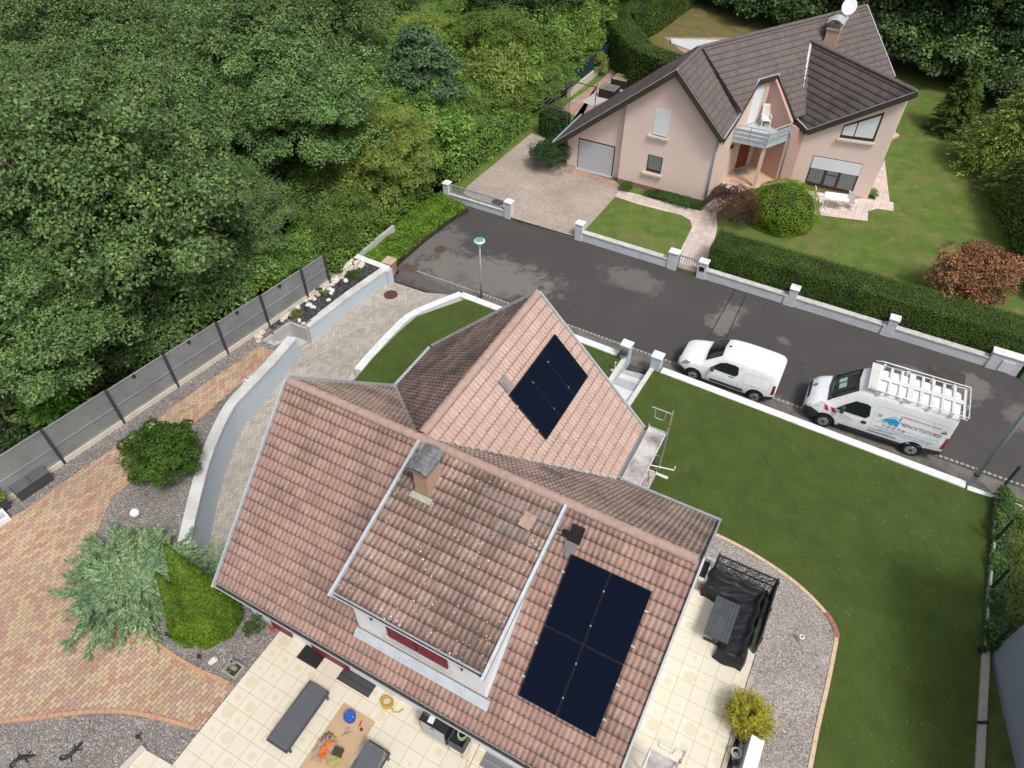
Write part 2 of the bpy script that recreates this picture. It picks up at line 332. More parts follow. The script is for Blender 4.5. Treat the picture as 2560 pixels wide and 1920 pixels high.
def rooftile(name, c1, c2, c3, grime, gcol, lich=.0, gscale=.9):
    """UV: x counts rolls, y counts courses"""
    m, nt, b = newmat(name); t = nt.nodes.new('ShaderNodeTexCoord'); uv = t.outputs['UV']
    sx = nt.nodes.new('ShaderNodeSeparateXYZ'); LK(nt, uv, sx.inputs[0]); U, V = sx.outputs[0], sx.outputs[1]
    cb = nt.nodes.new('ShaderNodeCombineXYZ'); LK(nt, mth(nt, 'FLOOR', mth(nt, 'MULTIPLY', U, .5)), cb.inputs[0]); LK(nt, mth(nt, 'FLOOR', V), cb.inputs[1])
    wnz = nt.nodes.new('ShaderNodeTexWhiteNoise'); wnz.noise_dimensions = '2D'; LK(nt, cb.outputs[0], wnz.inputs['Vector'])
    c = ramp(nt, wnz.outputs['Value'], [(0, tuple(.5*(p+q) for p,q in zip(c1,c2))), (.5, c1), (1, tuple(.5*(p+q) for p,q in zip(c1,c3)))])
    v = coords(nt, 'World')
    c = mix(nt, .6, c, ramp(nt, noise(nt, v, 9, 6, .7), [(.3, (.72, .72, .72)), (.7, (1.2, 1.2, 1.2))]), 'MULTIPLY')
    fu = mth(nt, 'FRACT', U); fv = mth(nt, 'FRACT', V)
    # streaky growth, thicker in the pans and just under each course edge
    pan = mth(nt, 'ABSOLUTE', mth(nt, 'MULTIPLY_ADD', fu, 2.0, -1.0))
    vs_ = coords(nt, 'UV', 0, (1.1, .35, 1)); st = noise(nt, vs_, 2.6, 6, .75, .2)
    lg = noise(nt, v, gscale, 4, .6)
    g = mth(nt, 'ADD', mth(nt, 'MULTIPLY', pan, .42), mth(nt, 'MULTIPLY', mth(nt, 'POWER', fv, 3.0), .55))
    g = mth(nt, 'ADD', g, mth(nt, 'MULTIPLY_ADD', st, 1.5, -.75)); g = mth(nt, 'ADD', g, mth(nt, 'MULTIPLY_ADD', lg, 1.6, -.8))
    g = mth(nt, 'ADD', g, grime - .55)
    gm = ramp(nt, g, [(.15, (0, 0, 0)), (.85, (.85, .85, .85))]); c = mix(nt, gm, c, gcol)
    edge = ramp(nt, mth(nt, 'SUBTRACT', fv, mth(nt, 'MULTIPLY', mth(nt, 'SUBTRACT', 1.0, pan), .05)), [(.80, (0, 0, 0)), (.93, (.55, .55, .55)), (.96, (.85, .85, .85))]); c = mix(nt, edge, c, tuple(k * .8 for k in gcol))  # dark course line: shade below each tile lip put into the colour
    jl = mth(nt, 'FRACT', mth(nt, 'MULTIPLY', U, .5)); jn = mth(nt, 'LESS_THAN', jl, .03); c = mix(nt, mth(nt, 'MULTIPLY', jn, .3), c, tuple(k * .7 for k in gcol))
    if lich:
        vo = nt.nodes.new('ShaderNodeTexVoronoi'); vo.inputs['Scale'].default_value = 13; LK(nt, v, vo.inputs['Vector'])
        sp = nt.nodes.new('ShaderNodeSeparateColor'); LK(nt, vo.outputs['Color'], sp.inputs[0])
        k = mth(nt, 'LESS_THAN', vo.outputs['Distance'], mth(nt, 'MULTIPLY', mth(nt, 'POWER', sp.outputs[0], 2.5), .34)); k = mth(nt, 'MULTIPLY', k, ramp(nt, noise(nt, v, 1.1, 3), [(.5 - lich * .2, (0, 0, 0)), (.62, (1, 1, 1))]))
        c = mix(nt, k, c, (.62, .60, .54))
        k2 = mth(nt, 'GREATER_THAN', noise(nt, v, 7, 3, .5), .72); c = mix(nt, mth(nt, 'MULTIPLY', k2, .8), c, (.06, .05, .03))
    LK(nt, c, b.inputs['Base Color']); b.inputs['Roughness'].default_value = .85; b.inputs['Specular IOR Level'].default_value = .3
    bump(nt, b, noise(nt, v, 40, 4), .25, .006)
    return m
def plain(name, c, rough=.5, metal=0, spec=.5, coat=0, alpha=None):
    if name in MC: return MC[name]
    m, nt, b = newmat(name); v = coords(nt, 'World'); f = noise(nt, v, 4, 5)
    LK(nt, ramp(nt, f, [(.3, tuple(k * .94 for k in c)), (.7, tuple(min(1, k * 1.06) for k in c))]), b.inputs['Base Color'])
    b.inputs['Roughness'].default_value = rough; b.inputs['Metallic'].default_value = metal; b.inputs['Specular IOR Level'].default_value = spec; b.inputs['Coat Weight'].default_value = coat
    MC[name] = m; return m
TH = -0.489725
def _g(z, x, y, h=0.): return G(z, x, y, h)
_pl = _g('a1', 360, 1245, 1.25)     # a tile corner, fixes the patio grid
_c, _s = math.cos(-TH), math.sin(-TH)
PATLOC = (-((_pl[0]) * _c - _pl[1] * _s) % .5, -((_pl[0]) * _s + _pl[1] * _c) % .5, 0)
def _pt(z, x0, y0, x1, y1, w, k=1, h=0.):
    a, b_ = G(z, x0, y0, h), G(z, x1, y1, h); c = (a + b_) / 2; d = b_ - a
    return ((c[0], c[1], math.atan2(d[1], d[0])), (np.linalg.norm(d) / 2 * 1.2, w), k)
PATCH = [_pt('r6', 600, 120, 1420, 300, 1.9, .8), _pt('r6', 1750, 180, 2080, 310, 1.1, .5), _pt('r2', 480, 1600, 870, 1400, 1.2, .55),
         _pt('r8', 300, 560, 450, 400, .75, .75), _pt('r8', 1850, 1000, 1900, 820, .8, .6), _pt('r8', 1370, 790, 1600, 830, .5, .5),
         _pt('r8', 690, 590, 760, 640, .3, .5), _pt('r8', 2140, 980, 2190, 1150, .7, .5), _pt('r8', 640, 950, 860, 1060, .4, .45), _pt('r6', 480, 180, 900, 330, .9, .35)]
grey = lambda k: (k, k, k)
M_asph = asphaltmat(); M_patio = patio_mat()
M_path = paver('red_yellow_pavers', [(0, (.46, .235, .17)), (.2, (.49, .31, .225)), (.38, (.43, .31, .26)), (.5, (.53, .39, .25)), (.8, (.56, .44, .28)), (1, (.51, .35, .235))], (.15, .105, .075), .24, .13, R(-60), .009, dirt=(2.2, .63, (.30, .2, .15), .5))
M_drive = paver('worn_drive_pavers', [(0, (.38, .34, .29)), (.5, (.46, .42, .36)), (1, (.52, .47, .41))], (.24, .21, .18), .22, .12, R(-52), .009, dirt=(1.8, .55, (.17, .155, .13), .55))
M_pdrive = paver('pinkish_drive_pavers', [(0, (.38, .31, .27)), (.5, (.44, .37, .31)), (1, (.49, .41, .35))], (.26, .22, .18), .2, .1, R(28), .007, dirt=(.9, .62, (.26, .21, .17), .4))
M_flag = paver('rose_flagstones', [(0, (.60, .49, .43)), (1, (.72, .61, .55))], (.42, .32, .27), .4, .4, R(27.7), .012, offset=0, dirt=(1.4, .62, (.5, .4, .35), .5))
M_terr = paver('terracotta_slabs', [(0, (.40, .25, .2)), (1, (.50, .34, .28))], (.25, .18, .14), .5, .25, R(-30), .012, dirt=(1, .5, (.24, .2, .17), .7))
M_gravel = gravelmat('mixed_gravel', [(0, (.28, .25, .23)), (.3, (.44, .40, .37)), (.55, (.50, .42, .37)), (.8, (.55, .53, .50)), (1, (.72, .70, .66))], 30)
M_gravel2 = gravelmat('dark_gravel', [(0, (.19, .175, .165)), (.5, (.30, .28, .265)), (.85, (.42, .39, .36)), (1, (.66, .64, .6))], 30)
M_slate = gravelmat('black_slate_chips', [(0, (.03, .032, .036)), (.7, (.075, .078, .085)), (.96, (.14, .14, .15)), (1, (.5, .5, .5))], 22)
M_soil = nm('dark_soil', (.06, .045, .03), (.02, .018, .012), 1.5, .95, bmp=.6)
M_turf = turfmat('artificial_turf', (.054, .084, .018), (.082, .120, .028))
M_grass = turfmat('garden_grass', (.075, .135, .022), (.14, .20, .05), rot=.3, patch=[(.40, .48, (.20, .17, .07), .55), (1.6, .54, (.30, .21, .10), .6), (.35, .58, (.10, .20, .02), .8)], fleck=False)
M_dry = turfmat('dry_grass', (.13, .12, .04), (.22, .18, .08), rot=.3, patch=[(1.3, .5, (.09, .12, .03), .6)], fleck=False)
M_white = nm('white_render', (.80, .81, .82), (.72, .735, .75), 2.2, .8, bmp=.12, bscale=40)
M_cap = nm('white_coping', (.84, .84, .84), (.76, .765, .77), 1.3, .7, bmp=.1, bscale=30, big=(3.5, (.66, .66, .65)))
M_oldcap = nm('patched_concrete_coping', (.60, .60, .58), (.46, .46, .45), 2.5, .85, bmp=.2, big=(1.2, (.68, .68, .67)))
M_blue = nm('blue_paint_and_shade', (.50, .57, .63), (.46, .53, .59), 1.2, .7, bmp=.08)
M_conc = nm('concrete', (.50, .50, .48), (.38, .38, .36), 3, .9, bmp=.3)
M_cream = nm('cream_concrete', (.66, .60, .50), (.55, .49, .40), 3, .9, bmp=.2)
M_zinc = nm('zinc_sheet', (.62, .67, .70), (.50, .55, .58), 4, .45, .35, spec=.5)
M_dark = plain('anthracite_metal', (.025, .032, .04), .5)
M_black = plain('black_plastic', (.015, .015, .017), .5)
M_steel = plain('galvanised_steel', (.62, .64, .64), .4, .6)
M_wplas = plain('white_plastic', (.86, .86, .85), .4)
M_pink = nm('pink_render', (.79, .63, .565), (.75, .59, .53), .8, .9, bmp=.25, bscale=50)
M_plinth = nm('brick_red_plinth', (.34, .16, .13), (.27, .12, .10), 2, .85)
M_fasc = plain('brown_fascia', (.045, .034, .022), .7)
M_glass = plain('window_glass', (.05, .07, .07), .08, 0, .8)
M_curt = nm('net_curtain', (.22, .25, .25), (.12, .14, .14), 9, .6)
M_shut = nm('white_roller_shutter', (.74, .77, .80), (.70, .73, .76), 1, .6)
M_frame = plain('dark_brown_frame', (.05, .028, .018), .5)
M_oran = nm('ochre_render', (.47, .32, .23), (.40, .27, .19), 3, .85, bmp=.2)
# ------------------------------------------------------------------ frames of the two houses
HO = np.array([-8.6638, 10.2430, 0]); HA = np.array([math.cos(TH), math.sin(TH), 0]); HB = np.array([-HA[1], HA[0], 0])
def H(a, b, z=0.0): return HO + HA * a + HB * b + np.array([0, 0, z])
def fh(Q): d = np.asarray(Q, float) - HO; return float(d @ HA), float(d @ HB), float(Q[2])
HL, HD1, HD2, HR, HE, HF = 12.332, 4.682, 4.513, 8.114, 3.70, 3.62
HD = HD1 + HD2; HW, HC, HX = 2.512, 4.516, 4.320
T2 = R(-27.7); KO = np.array(G('r3', 365, 1175, .2)); KO[2] = 0
KU = np.array([math.cos(T2), math.sin(T2), 0]); KV = np.array([-KU[1], KU[0], 0])
def K(u, v, z=0.0): return KO + KU * u + KV * v + np.array([0, 0, z])
def fk(Q): d = np.asarray(Q, float) - KO; return float(d @ KU), float(d @ KV), float(Q[2])
def off_line(pts, d):
    """parallel polyline (plan), left side positive"""
    out = []
    for i, p in enumerate(pts):
        a = np.array(pts[max(i - 1, 0)][:2]); c = np.array(pts[min(i + 1, len(pts) - 1)][:2]); t = (c - a) / np.linalg.norm(c - a)
        out.append((p[0] - t[1] * d, p[1] + t[0] * d))
    return out
def ribbon(mb, pts, w0, w1, z0, z1):
    """solid strip along a polyline between lateral offsets w0..w1, heights given per point by functions or numbers"""
    A, B = off_line(pts, w0), off_line(pts, w1); t = lambda z, p: z(p[0], p[1]) if callable(z) else z
    vs = []
    for a, b, p in zip(A, B, pts): vs += [(a[0], a[1], t(z0, p)), (b[0], b[1], t(z0, p)), (b[0], b[1], t(z1, p)), (a[0], a[1], t(z1, p))]
    n = len(pts); fs = [(0, 1, 2, 3), tuple(4 * (n - 1) + k for k in (3, 2, 1, 0))]
    for i in range(n - 1):
        for k in range(4): fs.append((4 * i + k, 4 * i + 4 + k, 4 * i + 4 + (k + 1) % 4, 4 * i + (k + 1) % 4))
    return mb.add(vs, fs)
def smooth_line(pts, n=6):
    P_ = [np.array(p[:2], float) for p in pts]; P_ = [2 * P_[0] - P_[1]] + P_ + [2 * P_[-1] - P_[-2]]; out = []
    for i in range(1, len(P_) - 2):
        for k in range(n):
            t = k / n; a, b, c, d = P_[i - 1:i + 3]
            out.append(tuple(.5 * ((2 * b) + (-a + c) * t + (2 * a - 5 * b + 4 * c - d) * t * t + (-a + 3 * b - 3 * c + d) * t ** 3)))
    out.append(tuple(P_[-2])); return out

# ------------------------------------------------------------------ the ground, one sheet to the horizon, then the sheets on it
sheet('ground', [(-300, -200), (300, -200), (300, 400), (-300, 400)], -1.3, M_soil)
FW = [tuple(G('r2', 885, 1250)[:2]), tuple(G('r8', 2180, 840)[:2])]     # foot of the far street wall
fdir = np.array(FW[1]) - np.array(FW[0]); fdir /= np.linalg.norm(fdir); fn = np.array([-fdir[1], fdir[0]])
far0 = np.array(FW[0]); far1 = far0 + fdir * 60
nearL = WALL_A - wd * 12
roadL = GL('r2', [(885, 1262), (800, 1330), (640, 1450), (470, 1610)]) + GL('r6', [(440, 245), (640, 310), (800, 360), (880, 350)])
road_poly = [tuple(far0 + fn * .25), tuple(far1 + fn * .25), tuple(far1 - fn * 22), tuple(WALL_B + wd * 25 + wnrm * .1), tuple(WALL_A - wd * 1 + wnrm * .1), tuple(G('r6', 1950, 820, 0)[:2])] + \
    GL('r6', [(1700, 700), (1120, 500), (880, 370)]) + roadL[::-1][1:]
sheet('road', road_poly, 0.0, M_asph, skirt=-1.25)
# garden of the pink house
gl = [tuple(far0 + fn * .05), tuple(far1 + fn * .05), (75, 60), (40, 85), (14, 80), (9.5, 62), (3.6, 51.5), (-1.0, 46), (-4.6, 39.6)]
sheet('garden_lawn', gl, 0.16, M_grass, skirt=-1.25)
sheet('back_lawn', [(10.0, 60), (16.8, 72.4), (30.5, 56), (26, 52)], .166, M_dry)
pd = GL('r2', [(900, 1135), (1290, 812), (1500, 900), (1500, 1010), (1800, 1110), (1860, 1150), (1800, 1200), (1620, 1400), (1545, 1440), (1175, 1330), (870, 1180)], .17)
sheet('paved_driveway', pd, .170, M_pdrive)
sheet('garage_apron', GL('r2', [(1500, 1005), (1800, 1105), (1830, 1140), (1790, 1135), (1480, 1045)], .17), .176, M_terr)
fp = GL('b1', [(680, 1500), (740, 1440), (1100, 1500), (1560, 1640), (1700, 1510), (1900, 1400), (1830, 1290), (2150, 1400)], .17)
path1 = GL('r3', [(0, 1122), (340, 1205), (420, 1190), (470, 1130), (510, 1050), (640, 1085), (560, 1090), (440, 1240), (420, 1340), (390, 1490), (330, 1480), (235, 1415), (300, 1300), (255, 1262), (0, 1180)], .17)
sheet('flagstone_path', [tuple(K(-6.0, -.75)[:2]), tuple(K(-5.9, -1.65)[:2])] + path1[::-1][:-1] + [tuple(K(-.4, -.7)[:2])], .176, M_flag) if False else None
sheet('flagstone_path', GL('r3', [(0, 1122), (345, 1215), (440, 1130), (480, 1040), (640, 1085), (600, 1100), (440, 1230), (445, 1320), (395, 1490), (335, 1572), (222, 1540), (238, 1430), (300, 1310), (290, 1270), (240, 1240), (0, 1180)], .17) + [tuple(G('r2', 1800, 1200, .17)[:2]), tuple(G('r2', 1830, 1160, .17)[:2])], .176, M_flag)
sheet('porch_floor', [tuple(G('r3', *q, .19)[:2]) for q in [(470, 1040), (530, 960), (640, 930), (850, 1040), (660, 1085)]], .19, nm('peach_porch_tiles', (.62, .42, .30), (.56, .38, .28), 3, .7))
sheet('flagstone_terrace', GL('b3', [(960, 735), (1480, 830), (1650, 838), (1740, 850), (1700, 720), (1835, 420), (1890, 870), (1930, 880), (1930, 970), (1750, 945), (1660, 970), (1655, 1075), (1080, 1005), (960, 990)], .17), .178, M_flag)
sheet('side_terrace', GL('b5', [(700, 1200), (380, 1080), (540, 930), (970, 640), (1330, 300), (1480, 330), (1640, 560), (1650, 700), (900, 1060), (480, 1350)], .17), .172, M_terr)
sheet('concrete_apron', GL('b5', [(710, 950), (860, 1015), (1200, 900), (1600, 600), (1500, 540), (1150, 620)], .17), .178, M_conc)
sheet('pool_edge', GL('b4', [(1190, 395), (1930, 400), (1900, 560), (1400, 560)], .17), .172, M_terr)
# forest floor
sheet('forest_floor', [(-7.9, 32.6), (-9.0, 30.6), (-9.4, 28.2), (-17.1, 16.75), (-26, 4), (-90, 4), (-90, 120), (60, 120), (60, 86), (30, 70), (16.5, 75), (8.8, 62.5), (3.2, 51.8), (-1.6, 46), (-5.0, 39.7), (-5.2, 37.6), (-6.6, 35.0)], .55, M_soil, skirt=-1.25)
# our side: upper terrace, drive, lawns
WLC = smooth_line(GL('r4', [(1778, 598), (1640, 755), (1500, 900), (1400, 1010), (1310, 1180), (1240, 1360), (1170, 1620), (1110, 1880), (1090, 2000)], lambda x, y: zleft(x, y) + .08), 4)
UWC = GL('a5', [(905, 775), (1400, 400), (1790, 130)], .85)
PA0 = fh(G('a1', 360, 1245, 1.25))[0]
terr = [(-8.6, 29.0), (-9.33, 28.01), (-17.04, 16.65), (-27, 1.6), (-22, -4), tuple(H(PA0, -10)[:2]), tuple(H(PA0, 1.0)[:2]), tuple(H(.6, 1.0)[:2]), tuple(H(.6, 2.2)[:2])] + [p for p in WLC[::-1]] + \
    GL('a5', [(560, 1020), (420, 950), (545, 850), (725, 725), (905, 780)], lambda x, y: .78) + [tuple(p) for p in UWC[1:]] + GL('a5', [(1470, 10)], .85)
sheet('gravel_bed', terr, zleft, M_gravel2, skirt=-1.25)
sheet('slate_bed', GL('a5', [(440, 760), (840, 480), (1200, 230), (1480, 40), (1760, 125), (900, 770), (725, 722), (545, 850)], .75), zleft, M_slate, off=.012)
path_poly = GL('r4', [(1590, 645), (1480, 720), (1180, 930), (860, 1160), (500, 1400), (150, 1650)], zleft) + GL('r5', [(-300, 330), (-700, 640), (-700, 1500), (-350, 1450), (0, 1385), (250, 1355), (500, 1325), (700, 1320), (850, 1335), (1000, 1370), (1210, 1430)], 1.25) + \
    GL('r5', [(1430, 1158), (1200, 1058), (1000, 935), (880, 820), (820, 740), (600, 560), (560, 300), (650, 90), (700, 0)], 1.25) + GL('r4', [(780, 1480), (1000, 1230), (1190, 1110), (1300, 1020), (1450, 895), (1600, 770), (1680, 680)], zleft)
sheet('brick_path', path_poly, zleft, M_path, off=.02)
def paving_edge(name, pts, h, w=.11, l=.2, cols=('a', 'b'), gap=.006):
    mb = MB(); acc = 0; line = smooth_line(pts, 8)
    L_ = [0]
    for a, b in zip(line, line[1:]): L_.append(L_[-1] + math.dist(a, b))
    x = 0
    while x < L_[-1] - l:
        def at(s_):
            i = max(k for k in range(len(L_)) if L_[k] <= s_); i = min(i, len(line) - 2); t = (s_ - L_[i]) / max(1e-6, L_[i + 1] - L_[i])
            return np.array(line[i]) * (1 - t) + np.array(line[i + 1]) * t
        a, b = at(x + gap), at(x + l - gap); z = h(*a) if callable(h) else h
        mb.beam((a[0], a[1], z), (b[0], b[1], z), w, .06); x += l
    return mb
M_edge = nm('edge_brick', (.55, .33, .20), (.46, .24, .16), 5, .85, bmp=.2)
M_edge2 = nm('peach_edge_brick', (.66, .50, .36), (.58, .42, .30), 3, .85, bmp=.2)
def edgeobj(name, z, pts, h, mat, **k): paving_edge(name, GL(z, pts, h), h, **k).build(name, mat, world=True, kind='structure')
edgeobj('path_edge', 'r5', [(-300, 1435), (0, 1380), (250, 1350), (500, 1320), (700, 1314), (850, 1330), (1000, 1363), (1205, 1422)], 1.275, M_edge)
edgeobj('path_edge', 'r5', [(820, 738), (880, 818), (1000, 933), (1200, 1056), (1425, 1155)], 1.275, M_edge)
edgeobj('path_edge', 'r4', [(720, 1540), (800, 1460), (1000, 1225), (1190, 1105), (1300, 1015)], lambda x, y: zleft(x, y) + .02, M_edge)
# patio
pat = [H(PA0, -10), H(16.2, -10), H(14.72, -10), H(14.72, 8.1), H(11.5, 8.1), H(11.5, .9), H(PA0, .9)]
sheet('patio', [tuple(p[:2]) for p in (H(PA0, -10), H(14.72, -10), H(14.72, 8.1), H(11.5, 8.1), H(11.5, .9), H(PA0, .9))], 1.275, M_patio, skirt=-1.25)
sheet('patio_corner', GL('r5', [(880, 1545), (1050, 1640), (1100, 1800), (700, 1800), (790, 1650)], 1.275), 1.283, M_patio)
MB().beam(G('r5', 745, 1670, 1.3), G('r5', 880, 1532, 1.3), .16, .12).build('patio_kerb', nm('greige_kerb', (.58, .53, .48)), world=True, kind='structure')
e0, e1 = H(14.80, 6.2, 1.27), H(14.80, -9, 1.27)
MB().beam(e0, e1, .13, .09).build('patio_kerb', nm('taupe_kerb', (.45, .40, .33)), world=True, kind='structure')
# driveway to the basement
dv = GL('r6', [(430, 250), (640, 320), (860, 340)], 0.0) + GL('r6', [(580, 455), (450, 565), (230, 805), (150, 880)], 0.1) + [tuple(H(3, 9)[:2]), tuple(H(.5, 9)[:2]), tuple(H(.5, 2)[:2]), tuple(H(-1.2, 1.9)[:2])] + \
    [p for p in off_line(WLC, 0)[::-1]] + [tuple(G('a5', 820, 1000, 0)[:2]), tuple(G('a5', 760, 880, .2)[:2]), tuple(G('a5', 930, 900, 0)[:2])] + [tuple(p) for p in off_line(UWC, 0)]
sheet('driveway', dv, zdrive, M_drive, off=.004, skirt=-1.25)
# artificial lawns either side of the entrance steps
SL = [G('a6', 1250, 600, .45), G('a6', 990, 990, .75), G('a6', 700, 1400, .9)]   # left step wall
SR = [G('a6', 1620, 760, .45), G('a6', 1250, 1330, .75), G('a6', 1000, 1700, .9)]
lawn_l = GL('r6', [(885, 365), (1100, 425), (1500, 570), (1830, 695)], .42) + [tuple(p[:2]) for p in SL] + [tuple(H(7, 7)[:2]), tuple(H(2, 7)[:2])] + GL('r6', [(200, 880), (240, 815), (470, 570), (590, 465)], zlawn)
sheet('artificial_lawn', lawn_l, zlawn, M_turf, skirt=-1.25)
curve = smooth_line(GL('r9', [(200, 190), (320, 238), (480, 318), (620, 402), (760, 498), (880, 600), (985, 712), (1035, 790), (1055, 850), (1046, 905), (1000, 1140), (940, 1400), (890, 1659), (800, 2100)], 1.2), 5)
FEN = [G('c8', 455, 175, .45), G('c8', 425, 600, .8), G('c8', 370, 1150, 1.1), G('r9', 1955, 950, 1.2), G('r9', 1935, 1390, 1.2), G('r9', 1915, 1659, 1.2), G('r9', 1890, 2050, 1.2)]
lawn_r = GL('r8', [(-80, 740), (0, 795), (500, 960), (1000, 1160), (1840, 1500), (1990, 1545)], .42) + [tuple(p[:2]) for p in FEN] + [curve[-1]] + curve[::-1] + [tuple(H(9, 8.6)[:2]), tuple(H(7.6, 9)[:2])] + [tuple(p[:2]) for p in SR[::-1]]
sheet('artificial_lawn', lawn_r, zlawn, M_turf, skirt=-1.25)
sheet('gravel_bed', curve + [tuple(H(14.75, -10)[:2]), tuple(H(14.75, 8.0)[:2]), tuple(H(11.6, 8.0)[:2]), tuple(H(11.6, 9.3)[:2])], 1.20, M_gravel, skirt=-1.25)
mbE = paving_edge('e', curve, 1.2, w=.12, l=.42); mbE.build('lawn_edging', M_edge2, world=True, kind='structure')
cur2 = [p for p in curve if G('r9', 985, 712, 1.2)[1] >= p[1] >= G('r9', 1050, 905, 1.2)[1]]
if len(cur2) > 2: paving_edge('e', cur2, 1.212, w=.15, l=.22).build('lawn_edging', nm('red_edge_brick', (.36, .16, .12), (.30, .13, .10), 4, .85), world=True, kind='structure')
sheet('slate_bed', GL('a2', [(910, 1200), (985, 1400), (1090, 1500), (1000, 1750), (740, 1750), (800, 1470)], 1.2), 1.208, M_slate)
# strip of wild plot on the right
sheet('wild_plot', [tuple(p[:2]) for p in FEN] + [(40, 2), (60, 8), tuple(WALL_B + wd * 40), tuple(G('c8', 600, 190, .4)[:2])], lambda x, y: min(zlawn(x, y), 1.15) - .12, turfmat('wild_grass', (.06, .09, .02), (.16, .19, .06), patch=[(1.2, .55, (.22, .18, .09), .6)], fleck=False), skirt=-1.25, cell=4)
# row of pale setts between pavement and carriageway
sett = GL('r6', [(590, 190), (760, 260), (1170, 395), (1500, 515), (1830, 635), (2190, 750)]) ; sett += [tuple(np.array(sett[-1]) + wd * 30)]
l0, l1 = np.array(sett[0]), np.array(sett[-1])
s2 = GL('r8', [(650, 960), (850, 1030), (1640, 1310), (2190, 1500)])
line = [sett[0], sett[2], sett[4], s2[0], s2[3], tuple(np.array(s2[3]) + wd * 8)]
paving_edge('setts', line, .0, w=.11, l=.2, gap=.03).build('sett_row', nm('pale_setts', (.40, .38, .35), (.26, .25, .23), 6, .85), world=True, kind='structure')
pv = [line[0], line[2], line[3], line[5]]
pin = [tuple(np.array(p) - wnrm * -1 * 0) for p in pv]
sheet('pavement', [tuple(np.array(p) + wnrm * .03) for p in pv] + [tuple(WALL_B + wd * 9 + wnrm * -.05), tuple(WALL_A + wnrm * -.05), tuple(WALL_A - wd * 8.8 + wnrm * -.05)], .006,
      nm('pavement_asphalt', (.19, .175, .155), (.10, .09, .08), 2.2, .9, bmp=.4))
kk_ = GL('r2', [(900, 1268), (800, 1337), (640, 1457), (468, 1615)]); m_ = MB(); ribbon(m_, [tuple(map(float, q)) for q in kk_], -.06, .10, -.3, .30 * 0 + .05); m_.build('road_kerb', nm('tan_kerb', (.34, .29, .22), (.22, .18, .13), 5, .9), world=True, kind='structure')
# concrete trench strip across the road and its joints
ca, cb_ = GL('r8', [(430, 310), (500, 330)]), GL('r8', [(260, 610), (375, 610)])
for q in ((ca[0], cb_[0]), (ca[1], cb_[1])):
    MB().beam((q[0][0], q[0][1], .0), (q[1][0], q[1][1], .0), .05, .012, ext=.2).build('road_joint', nm('tar_joint', (.03, .03, .03)), world=True, kind='structure')
